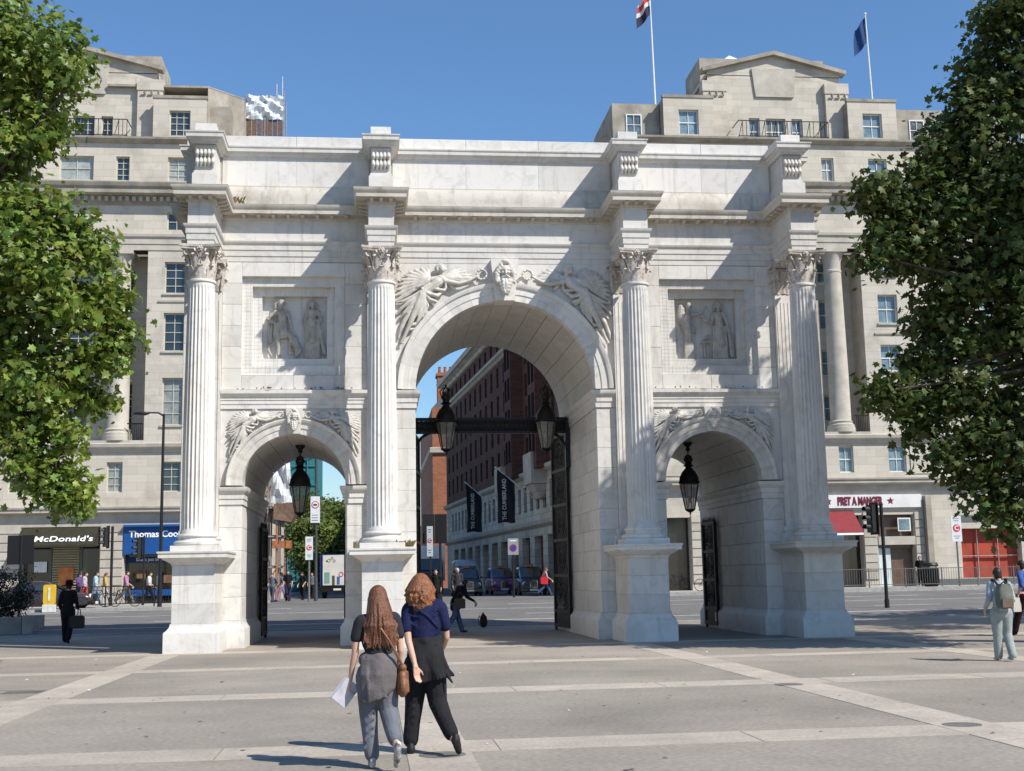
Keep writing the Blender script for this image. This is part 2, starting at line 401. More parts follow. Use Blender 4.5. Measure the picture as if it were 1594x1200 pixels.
# road, kerbs, far pavement
YS = [13.35, 16, 20, 25, 28, 35.4]
road = MB(); strip(road, -300, 300, YS, -.005)
vs = [(-9.6, 35.3, GZ1+.004), (9.2, 35.3, GZ1+.004), (-2, 240, GZ1+.004), (-26, 240, GZ1+.004)]; road.add(vs, [(0, 1, 2, 3)])
tag(road.build('road', ASPH), kind='structure'); RD = bpy.data.objects['road']
k = MB(); k.box(-300, 300, 13.15, 13.38, -.1, .05); k.build('kerb', KERB, RD)
for x0, x1, ky, top in ((-300, -9.6, 28., GZ1+.11), (9.4, 300, 35., GZ1+.20)):
    k = MB(); k.box(x0, x1, ky-.2, ky, .3, top+.003); k.build('kerb', KERB, RD)
    p = MB(); p.box(x0, x1, ky, 46 if x0 < 0 else 40.5, .3, top); tag(p.build('pavement', PAVEF), kind='structure')
for y, x0, x1, L, gap, w_ in ((16.2, -60, 60, 200, 0, .16), (19.6, -80, 80, 3, 4.5, .13), (23.2, -80, 80, 200, 0, .12), (26.4, -80, 80, 5, 2.5, .14), (31.5, 10, 80, 6, 3, .14), (27.4, -80, -10, 200, 0, .12)):
    t = x0
    while t < x1:
        p = MB(); e = min(t+L, x1); p.add([(t, y, gz(y)+.002), (e, y, gz(y)+.002), (e, y+w_, gz(y+w_)+.002), (t, y+w_, gz(y+w_)+.002)], [(0, 1, 2, 3)])
        p.build('lane_marking', PAINT, RD); t += L+gap

# ================================================================== MARBLE ARCH
A_, B_, W_, YR = 3.505, 8.297, 2.05, 9.1
ARCH = thing('marble_arch', 'white marble triumphal arch with three arched openings and four fluted columns', 'arch', (0, 0, 0))
COLX = (-B_, -A_, A_, B_)

def cblock(x0, x1, y0, y1, z0, z1, c=.012):
    """stone block with chamfered edges"""
    mb = MB(); vs = []; idx = {}
    X, Y, Z = (x0, x1), (y0, y1), (z0, z1)
    for i in (0, 1):
        for j in (0, 1):
            for k_ in (0, 1):
                x, y, z = X[i], Y[j], Z[k_]; ix, iy, iz = x+(c if i == 0 else -c), y+(c if j == 0 else -c), z+(c if k_ == 0 else -c)
                for t, p in enumerate(((x, iy, iz), (ix, y, iz), (ix, iy, z))): idx[i, j, k_, t] = len(vs); vs.append(p)
    f = []
    for i in (0, 1): q = [idx[i,0,0,0], idx[i,1,0,0], idx[i,1,1,0], idx[i,0,1,0]]; f.append(tuple(q if i else q[::-1]))
    for j in (0, 1): q = [idx[0,j,0,1], idx[1,j,0,1], idx[1,j,1,1], idx[0,j,1,1]]; f.append(tuple(q[::-1] if j else q))
    for k_ in (0, 1): q = [idx[0,0,k_,2], idx[1,0,k_,2], idx[1,1,k_,2], idx[0,1,k_,2]]; f.append(tuple(q if k_ else q[::-1]))
    for i in (0, 1):
        for j in (0, 1): f.append((idx[i,j,0,0], idx[i,j,1,0], idx[i,j,1,1], idx[i,j,0,1]))
        for k_ in (0, 1): f.append((idx[i,0,k_,0], idx[i,1,k_,0], idx[i,1,k_,2], idx[i,0,k_,2]))
    for j in (0, 1):
        for k_ in (0, 1): f.append((idx[0,j,k_,1], idx[1,j,k_,1], idx[1,j,k_,2], idx[0,j,k_,2]))
    for i in (0, 1):
        for j in (0, 1):
            for k_ in (0, 1): f.append((idx[i,j,k_,0], idx[i,j,k_,1], idx[i,j,k_,2]))
    mb.add(vs, f); return mb
def courses(z0, z1, h): n = max(1, round((z1-z0)/h)); return [z0+(z1-z0)*i/n for i in range(n+1)]
def ashlar(parent, a0, a1, z0, z1, face, axis, out, h=.52, L=1.2, th=.24, m=None, ch=.01):
    """clad a wall face with blocks; axis 'x': face at y=face running along x; axis 'y': face at x=face running along y; out = -1/+1 direction of the visible side"""
    for ci, (za, zb) in enumerate(zip(courses(z0, z1, h), courses(z0, z1, h)[1:])):
        n = max(1, round((a1-a0)/L)); cuts = [a0+(a1-a0)*i/n for i in range(n+1)]
        if n > 1 and ci % 2: cuts = [a0]+[c-(a1-a0)/n*.5 for c in cuts[1:]]+[a1]
        for p, q in zip(cuts, cuts[1:]):
            j = random.uniform(-.002, .003)
            f0, f1 = (face+out*j, face-out*th); f0, f1 = min(f0, f1), max(f0, f1)
            bk = cblock(p+.0015, q-.0015, f0, f1, za+.0015, zb-.0015, ch) if axis == 'x' else cblock(f0, f1, p+.0015, q-.0015, za+.0015, zb-.0015, ch)
            bk.build('ashlar_block', m or MARBLE, parent)

# --- piers (solid cores) with their ashlar facing, plinths and imposts
PLINTH = [(.13, 0), (.13, .5), (.115, .53), (.08, .57), (.035, .64), (.02, .70), (.02, .73), (0, .735)]
IMPOST = [(0, 0), (.035, 0), (.035, .15), (.06, .165), (.06, .30), (.075, .31), (.12, .36), (.15, .41), (.155, .49), (0, .5)]
for sx in (-1, 1):
    for x0, x1, which in ((2.56, 4.5, 'in'), (7.3, 8.95, 'out')):
        core = MB(); e0 = x0+.22; e1 = x1-.22; e0, e1 = sorted((sx*e0, sx*e1)); core.box(e0, e1, W_+.22, YR, 0, 10.6)
        pier = core.build('pier', MARBLE_I, ARCH)
        zin = 6.47 if which == 'in' else 3.84
        # facing towards the middle of the arch and away from it
        for xf, out, zt in ((x0, -1, zin), (x1, 1, 3.84 if which == 'in' else 10.62)):
            ashlar(pier, W_+.25, YR, .73, zt, sx*xf, 'y', sx*out, .575, 1.15, m=MARBLE)
            d = .1; b_ = MB(); f0, f1 = sorted((sx*xf-sx*out*.002, sx*(xf-out*.22))); b_.box(f0, f1, W_+.02, YR, 0, .75); b_.build('plinth_core', MARBLE_I, pier)
        # front strips left and right of the pilaster
        if which == 'in': strips = ((2.56, 3.115, .73, 6.47), (3.895, 4.5, .73, 3.84))
        else: strips = ((7.3, 7.907, .73, 3.84), (8.687, 8.95, .73, 10.62))
        for a, b, z0, z1 in strips:
            a_, b2 = sorted((sx*a, sx*b)); ashlar(pier, a_, b2, z0, z1, W_, 'x', -1, .575, 1.3, th=.25)
        # front wall behind the pilaster
        c_ = sx*(A_ if which == 'in' else B_); f = MB(); f.box(c_-.42, c_+.42, W_+.02, W_+.3, .5, 10.62); f.build('pilaster_backing', MARBLE, pier)
        # plinth and impost mouldings run along the front and into the passages
        def pth(pts): pts = [(sx*x, y) for x, y in pts]; return pts if sx > 0 else pts[::-1]
        s_ = MB(); s_.sweep(pth([(x0, YR), (x0, W_), (x1, W_), (x1, YR)]), PLINTH); s_.build('pier_plinth', MARBLE, ARCH, True)
        if which == 'in':
            s_ = MB(); s_.sweep(pth([(x0, YR), (x0, W_), (3.115, W_)]), [(o, 6.47+z) for o, z in IMPOST]); s_.build('impost', MARBLE, ARCH, True)
            s_ = MB(); s_.sweep(pth([(3.895, W_), (x1, W_), (x1, YR)]), [(o, 3.84+z*.97) for o, z in IMPOST]); s_.build('impost', MARBLE, ARCH, True)
        else:
            s_ = MB(); s_.sweep(pth([(x0, YR), (x0, W_), (7.907, W_)]), [(o, 3.84+z*.97) for o, z in IMPOST]); s_.build('impost', MARBLE, ARCH, True)

# --- arches: spandrel walls, archivolts, vaults
def spandrel(xc, zs, r, x0, x1, zt, y):
    b = MB(); N = 36; arc = [(xc-r*math.cos(math.pi*i/N), zs+r*math.sin(math.pi*i/N)) for i in range(N+1)]
    up = [(x0, zs), (x0, zt)]; vs = []; fs = []
    cols = [(x0, zs)] + arc + [(x1, zs)]
    for x, z in cols: vs += [(x, y, z), (x, y, zt), (x, y+.2, zt)]
    for i in range(len(cols)-1): fs.append((3*i, 3*i+3, 3*i+4, 3*i+1)); fs.append((3*i+1, 3*i+4, 3*i+5, 3*i+2))
    b.add(vs, fs); return b
def ring_piece(prof, half, n=4):
    """piece of an arch ring: prof = (radius, y) outline, turned from -half to +half about the y axis, pointing up"""
    loops = []
    for i in range(n+1):
        a = -half+2*half*i/n; loops.append([(rr*math.sin(a), y, rr*math.cos(a)) for rr, y in prof])
    return MB().loft(loops)
for xc, zs, r, ro, x0, x1, zt, ns, nv, nd in ((0, 7.0, 2.545, 3.06, -3.115, 3.115, 10.64, 13, 15, 6), (-5.9, 4.36, 1.4, 1.83, -7.907, -3.895, 6.5, 9, 9, 6), (5.9, 4.36, 1.4, 1.83, 3.895, 7.907, 6.5, 9, 9, 6)):
    s_ = spandrel(xc, zs, r+.05, x0, x1, zt, W_+.01); sp = s_.build('spandrel_wall', MARBLE, ARCH)
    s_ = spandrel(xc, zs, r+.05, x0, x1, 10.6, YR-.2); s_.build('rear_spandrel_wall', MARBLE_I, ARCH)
    # archivolt stones
    h = math.pi/ns/2*.9965; p = W_
    prof = [(r, p+.3), (r, p-.05), (r+(ro-r)*.36, p-.05), (r+(ro-r)*.38, p-.075), (r+(ro-r)*.74, p-.075), (r+(ro-r)*.78, p-.12), (r+(ro-r)*.92, p-.15), (ro, p-.15), (ro, p+.02)]
    me = ring_piece(prof[::-1], h, 5).mesh('archivolt_stone', True, 25)
    for i in range(ns):
        o = obj('archivolt_stone', me, MARBLE, sp, (xc, 0, zs), (0, -math.pi/2+math.pi*(i+.5)/ns, 0))
    # vault stones
    vb = MB(); N = 24; R2 = r+.4; vs = []
    for i in range(N+1):
        a = math.pi*i/N; vs += [(xc-R2*math.cos(a), W_+.3, zs+R2*math.sin(a)), (xc-R2*math.cos(a), YR, zs+R2*math.sin(a))]
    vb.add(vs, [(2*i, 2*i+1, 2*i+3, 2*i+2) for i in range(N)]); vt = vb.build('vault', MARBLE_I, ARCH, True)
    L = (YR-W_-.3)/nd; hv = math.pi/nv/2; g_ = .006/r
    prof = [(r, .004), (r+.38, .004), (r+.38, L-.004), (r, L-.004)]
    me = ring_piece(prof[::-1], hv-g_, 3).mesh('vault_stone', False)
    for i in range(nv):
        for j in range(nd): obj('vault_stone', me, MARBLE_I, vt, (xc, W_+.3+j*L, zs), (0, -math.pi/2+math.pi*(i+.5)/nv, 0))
# solid masonry above the openings
for x0, x1, z0 in ((-7.3, -4.5, 6.2), (4.5, 7.3, 6.2), (-2.6, 2.6, 10.0)):
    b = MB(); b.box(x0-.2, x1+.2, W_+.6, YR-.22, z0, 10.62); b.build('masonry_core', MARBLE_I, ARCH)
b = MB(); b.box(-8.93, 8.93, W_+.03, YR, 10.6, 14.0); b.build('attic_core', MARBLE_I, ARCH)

# --- relief panel bays
for sx in (-1, 1):
    def X(a, b): return sorted((sx*a, sx*b))
    frame = MB(); rings = [(4.52, 7.37, 7.41, 10.22, W_), (4.52, 7.37, 7.41, 10.22, W_+.13), (4.80, 7.09, 7.69, 9.96, W_+.13), (4.80, 7.09, 7.69, 9.96, W_+.33), (5.03, 6.84, 7.93, 9.73, W_+.33), (5.03, 6.84, 7.93, 9.73, W_+.55)]
    loops = []
    for a, b, z0, z1, y in rings: xa, xb = X(a, b); loops.append([(xa, y, z0), (xb, y, z0), (xb, y, z1), (xa, y, z1)])
    frame.loft(loops, False); n_ = len(frame.v); frame.f.append((n_-4, n_-3, n_-2, n_-1)); pf = frame.build('relief_panel', MARBLE, ARCH)
    for a, b, z0, z1, hh, L in ((3.895, 4.52, 7.0, 10.62, .6, 2), (7.37, 7.907, 7.0, 10.62, .6, 2), (4.52, 7.37, 7.0, 7.41, .5, 1.4), (4.52, 7.37, 10.22, 10.62, .5, 1.4)):
        xa, xb = X(a, b); ashlar(pf, xa, xb, z0, z1, W_, 'x', -1, hh, L, th=.3 if b-a < 1 else .12)
    s_ = MB(); xa, xb = X(3.895, 7.907); s_.sweep([(xa, W_), (xb, W_)], [(0, 6.47), (.03, 6.47), (.03, 6.58), (.05, 6.6), (.05, 6.70), (.07, 6.71), (.07, 6.79), (.12, 6.84), (.16, 6.88), (.165, 6.97), (0, 7.0)]); s_.build('string_course', MARBLE, ARCH, True)
    # netting wires over the panel against birds
    nb = MB(); xa, xb = X(4.53, 7.36)
    for i in range(1, 26): t = xa+(xb-xa)*i/26; nb.box(t-.0008, t+.0008, W_+.124, W_+.127, 7.41, 10.22)
    for i in range(1, 26): t = 7.41+2.81*i/26; nb.box(xa, xb, W_+.124, W_+.127, t-.0008, t+.0008)
    o = nb.build('bird_netting', mat('netting_wire', (.5, .48, .44), .7), ARCH)

# --- pedestals
for c in COLX:
    hw, yf = .535, .15
    s_ = MB(); path = [(c-hw, W_), (c-hw, yf), (c+hw, yf), (c+hw, W_)]
    s_.sweep(path, [(.165, 0), (.165, .5), (.15, .53), (.10, .57), (.045, .64), (.025, .70), (.025, .735), (-.02, .735)])
    s_.sweep(path, [(-.02, 2.2), (.025, 2.2), (.025, 2.235), (.05, 2.26), (.12, 2.30), (.22, 2.36), (.24, 2.385), (.31, 2.39), (.31, 2.49), (.335, 2.505), (.34, 2.55), (-.1, 2.57)])
    s_.box(c-.5, c+.5, .2, W_, .0, 2.56)
    pd = s_.build('pedestal', MARBLE, ARCH, True)
    for z0, z1 in ((.735, 1.22), (1.22, 1.72), (1.72, 2.2)):
        cblock(c-hw, c+hw, yf, W_-.05, z0+.001, z1-.001, .007).build('ashlar_block', MARBLE, pd)

# --- columns
def flute_ring(r, z, fl, nf=24, ns=8):
    out = []
    for i in range(nf*ns):
        t = (i % ns)/ns; a = 2*math.pi*i/(nf*ns)
        d = 0 if t < .1 or t > .9 else math.sin(math.pi*(t-.1)/.8)**.6*.085*fl
        out.append(((r*(1-d))*math.cos(a), (r*(1-d))*math.sin(a), z))
    return out
SH = MB(); H0, H1 = 3.02, 9.68
def rad(t): return .406-.056*max(0, (t-.28)/.72)**1.25
lp = [flute_ring(.435, H0, 0), flute_ring(.435, H0+.03, 0), flute_ring(.412, H0+.06, 0), flute_ring(.406, H0+.1, 0), flute_ring(.406, H0+.13, .8)]
for i in range(1, 12): t = i/12; lp.append(flute_ring(rad(t), H0+(H1-H0)*t, 1))
lp += [flute_ring(rad(.965), H1-.20, 1), flute_ring(rad(.98), H1-.16, .7), flute_ring(rad(.985), H1-.13, 0), flute_ring(rad(1), H1-.03, 0), flute_ring(.385, H1-.01, 0), flute_ring(.39, H1+.02, 0), flute_ring(.385, H1+.05, 0), flute_ring(.36, H1+.06, 0)]
SH.loft(lp); SHAFT = SH.mesh('column_shaft', True, 40)
bs = MB(); bs.box(-.585, .585, -.585, .585, 2.56, 2.70); n0 = len(bs.v)
bs.lathe([(.56, 2.70), (.585, 2.74), (.585, 2.79), (.55, 2.83), (.49, 2.84), (.475, 2.87), (.47, 2.905), (.50, 2.92), (.515, 2.95), (.50, 2.985), (.45, 3.0), (.43, 3.03)], n=40)
BASE = bs.mesh('column_base', True, 30)
# capital pieces
def leaf_mesh(h, w_, out):
    n, mcols = 12, 6; vs = []
    for i in range(n+1):
        t = i/n
        if t < .72: rr = .01+.05*t+.03*t*t*out; z = h*t/.72*.93
        else: a = (t-.72)/.28*2.6; rr = .01+.036+.0155*out+ out*.085*(1-math.cos(a))*.62; z = h*.93+.075*h/.36*math.sin(a)
        ww = w_*(.62+.5*math.sin(math.pi*min(1, t*1.12))**.8)*(1-.35*max(0, t-.72)/.28)*(1-.26*abs(math.sin(t*math.pi*3.5)))
        for j in range(mcols+1):
            s_ = j/mcols*2-1; vs.append((ww*s_, -(rr+.018*(1-s_*s_)-.012*abs(math.sin(s_*6))), z))
    b = MB(); k_ = mcols+1
    b.add(vs, [(i*k_+j, i*k_+j+1, (i+1)*k_+j+1, (i+1)*k_+j) for i in range(n) for j in range(mcols)])
    o = [(x*.96, y+.022, z) for x, y, z in vs]
    q = len(vs); b.add(o, [(i*k_+j, (i+1)*k_+j, (i+1)*k_+j+1, i*k_+j+1) for i in range(n) for j in range(mcols)])
    for i in range(n):
        for j in (0, mcols): b.f.append((i*k_+j, (i+1)*k_+j, q+(i+1)*k_+j, q+i*k_+j))
    for j in range(mcols): b.f.append((n*k_+j, n*k_+j+1, q+n*k_+j+1, q+n*k_+j))
    return b.mesh('acanthus_leaf', True, 60)
LEAF1, LEAF2 = leaf_mesh(.33, .125, 1.0), leaf_mesh(.58, .12, 1.35)
vo = MB(); pts = []
for i in range(26):
    t = i/25
    if t < .45: u_ = t/.45; pts.append((.30+.20*u_**1.5, .48+.28*u_, .03+.012*u_))
    else: a = (t-.45)/.55*8.4; rr = .075*(1-.8*(t-.45)/.55); pts.append((.505+rr*math.sin(a)*1.0, .755-.075+rr*math.cos(a), .036-.012*t))
for (x, z, r_), (x2, z2, r2) in zip(pts, pts[1:]): vo.cap((x, 0, z), r_, (x2, 0, z2), r2, 7)
VOL = vo.mesh('volute', True, 80)
fl = MB()
for i in range(6): a = i*math.pi/3; fl.sph((.055*math.cos(a), -.0, .055*math.sin(a)), (.038, .04, .038), 8, 5)
fl.sph((0, -.03, 0), (.035, .04, .035), 8, 5); fl.cap((0, .0, -.06), .018, (0, .05, -.22), .012)
for s_ in (-1, 1): fl.chain([(s_*.02, .05, -.2, .018), (s_*.09, .03, -.08, .022), (s_*.15, .0, -.02, .026), (s_*.13, -.02, -.07, .018)], 7)
FLEUR = fl.mesh('fleuron', True, 80)
bell = MB(); bell.lathe([(.335, 0), (.33, .2), (.335, .45), (.36, .62), (.41, .74), (.44, .79)], n=32)
ab = []
for kz, e in ((.785, .0), (.83, .015), (.845, .035), (.905, .05)):
    ring = []
    for q in range(4):
        for i in range(8):
            t = i/8*2-1; s_ = .53+e; dd = .11*(1-t*t)
            x, y = t*s_*.93, -(s_-dd)
            a = q*math.pi/2; ring.append((x*math.cos(a)-y*math.sin(a), x*math.sin(a)+y*math.cos(a), kz))
    ab.append(ring)
bell.loft(ab); BELL = bell.mesh('capital', True, 30)
for c in COLX:
    cs = obj('column', SHAFT, MARBLE, ARCH, (c, .66, 0))
    obj('column_base', BASE, MARBLE, cs)
    cp = obj('capital', BELL, ACANTH, ARCH, (c, .66, 9.735))
    for i in range(8):
        obj('acanthus_leaf', LEAF1, ACANTH, cp, (.325*math.sin(i*math.pi/4), -.325*math.cos(i*math.pi/4), 0), (0, 0, i*math.pi/4))
        a = (i+.5)*math.pi/4; obj('acanthus_leaf', LEAF2, ACANTH, cp, (.325*math.sin(a), -.325*math.cos(a), .02), (0, 0, a))
    for q in range(4):
        a = math.pi/4+q*math.pi/2; obj('volute', VOL, ACANTH, cp, (.02*math.cos(a), .02*math.sin(a), .02), (0, 0, a))
        a = q*math.pi/2; obj('fleuron', FLEUR, ACANTH, cp, (.44*math.sin(a), -.44*math.cos(a), .80), (0, 0, a))
    # pilaster behind the column, with base and leaf capital
    p = MB(); p.box(c-.385, c+.385, W_-.15, W_+.1, 3.02, 9.73)
    for i in range(7): x = c-.33+.11*i; p.box(x-.012, x+.012, W_-.165, W_-.14, 3.3, 9.5)
    for z0, z1, e in ((2.56, 2.72, .17), (2.72, 2.84, .14), (2.84, 2.9, .06), (2.9, 3.02, .09)): p.box(c-.385-e, c+.385+e, W_-.15-e, W_+.1, z0, z1)
    pl = p.build('pilaster', MARBLE, ARCH)
    p = MB(); p.frust((c-.36, c+.36, W_-.15, W_+.1), (c-.42, c+.42, W_-.22, W_+.1), 9.73, 10.5); p.box(c-.53, c+.53, W_-.3, W_+.1, 10.52, 10.64); pc = p.build('pilaster_capital', ACANTH, ARCH)
    for x in (-.28, 0, .28): obj('acanthus_leaf', LEAF1, ACANTH, pc, (c+x, W_-.15, 9.74))
    for x in (-.42, -.14, .14, .42): obj('acanthus_leaf', LEAF2, ACANTH, pc, (c+x*.85, W_-.16, 9.76))
    for s_ in (-1, 1):
        for yy in (.02, .14): obj('acanthus_leaf', LEAF1 if yy > .1 else LEAF2, ACANTH, pc, (c+s_*.37, W_-.16+yy, 9.74), (0, 0, s_*math.pi/2))
        obj('volute', VOL, ACANTH, pc, (c+s_*.12, W_-.1, 9.75), (0, 0, -math.pi/4 if s_ > 0 else -3*math.pi/4), (.95, .95, .95))

# --- entablature breaking forward over each column
EX = 8.95
def ress(hw, yf):
    p = [(-EX, YR), (-EX, W_)]
    for c in COLX: p += [(c-hw, W_), (c-hw, yf), (c+hw, yf), (c+hw, W_)]
    return p+[(EX, W_), (EX, YR)]
P1 = ress(.345, .315)
s_ = MB(); s_.sweep(P1, [(-.1, 10.64), (.0, 10.64), (.0, 10.79), (.022, 10.80), (.022, 10.96), (.044, 10.97), (.044, 11.11), (.065, 11.125), (.095, 11.17), (.105, 11.22), (-.05, 11.25)])
for c in COLX: s_.box(c-.34, c+.34, .32, W_+.1, 10.641, 11.9)
s_.build('architrave', MARBLE, ARCH, True, 25)
s_ = MB(); s_.sweep(P1, [(-.05, 11.22), (.0, 11.24), (.0, 11.83)]); s_.build('frieze', MARBLE, ARCH)
s_ = MB(); s_.sweep(P1, [(-.03, 11.83), (.03, 11.83), (.05, 11.87), (.05, 11.955), (.07, 11.96), (.32, 11.965), (.32, 11.95), (.335, 11.95), (.335, 12.05), (.345, 12.06), (.37, 12.11), (.395, 12.15), (.40, 12.19), (.395, 12.2), (-.05, 12.28)])
CORN = s_.build('cornice', MARBLE_W, ARCH, True, 25)
for c in COLX:
    b = MB(); b.box(c-.6, c+.6, .1, W_, 12.1, 12.235); b.build('cornice_top', MARBLE_W, ARCH)
mo = MB(); mo.prism([(-.0, 0), (-.22, 0), (-.235, .03), (-.2, .075), (-.06, .085), (0, .11)], 0, -.05, .05); mo.rot(Matrix.Scale(-1, 4, (0,0,1))); MOD = mo.mesh('modillion')
def mods(p, q, n, nx, ny):
    rz = math.atan2(-nx, ny)+math.pi if False else math.atan2(nx, -ny)
    for i in range(n):
        t = (i+.5)/n; obj('modillion', MOD, MARBLE_W, CORN, (p[0]+(q[0]-p[0])*t+nx*.05, p[1]+(q[1]-p[1])*t+ny*.05, 11.962), (0, 0, rz))
xs = [-EX]+[v for c in COLX for v in (c-.345, c+.345)]+[EX]
for a, b in zip(xs[::2], xs[1::2]):
    L = b-a
    if L > 1: mods((a+.42, W_), (b-.42, W_), round((L-.8)/.42), 0, -1)
for c in COLX:
    mods((c-.39, .315), (c+.39, .315), 3, 0, -1)
    mods((c-.345, .35), (c-.345, W_-.4), 4, -1, 0); mods((c+.345, .35), (c+.345, W_-.4), 4, 1, 0)
# moss and dirt line on the upper edge of the cornice
s_ = MB(); s_.sweep(P1, [(.398, 12.192), (.404, 12.198), (.39, 12.21), (.30, 12.222)]); s_.build('cornice_edge_dirt', MOSS, ARCH)

# --- attic
BW, BF = .335, .86
P2 = ress(BW, BF)
s_ = MB()
xs2 = [-EX]+[v for c in COLX for v in (c-BW, c+BW)]+[EX]
for a, b in zip(xs2[::2], xs2[1::2]):
    s_.sweep([(a, W_), (b, W_)], [(.16, 12.2), (.16, 12.42), (.14, 12.62), (.04, 12.80), (.04, 12.84), (0, 12.845)])
s_.build('attic_base', MARBLE_W, ARCH, True, 25)
s_ = MB(); 
for a, b in zip(xs2[::2], xs2[1::2]):
    if b-a < 1: s_.box(a, b, W_, W_+.2, 12.2, 13.75)
s_.sweep([(-EX, YR), (-EX, W_)], [(0, 12.2), (0, 13.8)]); s_.sweep([(EX, W_), (EX, YR)], [(0, 12.2), (0, 13.8)]); s_.build('attic_end_wall', MARBLE, ARCH)
aw = MB(); aw.box(-8.9, 8.9, W_+.08, W_+.3, 12.2, 13.8); AW = aw.build('attic_wall', MARBLE_I, ARCH)
for a, b in zip(xs2[::2], xs2[1::2]):
    if b-a > 1: ashlar(AW, a, b, 12.84, 13.75, W_, 'x', -1, 1.0, 1.9, th=.1, ch=.004)
s_ = MB(); s_.sweep(P2, [(-.05, 13.66), (.02, 13.66), (.025, 13.71), (.06, 13.74), (.10, 13.75), (.115, 13.80), (.16, 13.81), (.165, 13.90), (.19, 13.93), (.195, 13.965), (-.05, 14.0)]); s_.build('attic_cornice', MARBLE, ARCH, True, 25)
for a, b in zip(xs2[::2], xs2[1::2]):
    n = max(1, round((b-a)/1.9))
    for i in range(n): x0 = a+(b-a)*i/n; x1 = a+(b-a)*(i+1)/n; cblock(x0+.002, x1-.002, W_-.06, YR, 13.95, 14.30+random.uniform(-.006, .006), .012).build('parapet_block', MARBLE, ARCH)
cons = MB()
for i in range(5):
    x = (-.21+.105*i)
    for z0, zc, rr in ((.40, .0, .062), (.16, .0, .062)):
        cons.cap((x, -.03, z0-.09), rr*.5, (x, -.075, z0+.02), rr, 8); cons.cap((x, -.075, z0+.02), rr, (x, -.05, z0+.11), rr*.75, 8)
CONS = cons.mesh('console_scroll', True, 80)
for c in COLX:
    b = MB(); b.box(c-BW, c+BW, BF, W_+.02, 12.24, 12.82); b.box(c-.30, c+.30, BF+.06, W_+.02, 12.82, 12.90); b.box(c-.275, c+.275, BF+.10, W_+.02, 12.88, 13.68)
    b.box(c-.40, c+.40, BF-.05, W_, 13.96, 13.975)
    bl = b.build('attic_block', MARBLE, ARCH); obj('console_scroll', CONS, CARVED, bl, (c, BF+.10, 12.96))
    b = MB(); b.box(c-.28, c+.28, BF+.1, BF+1.2, 13.97, 14.27); b.build('finial_block', MARBLE, ARCH)
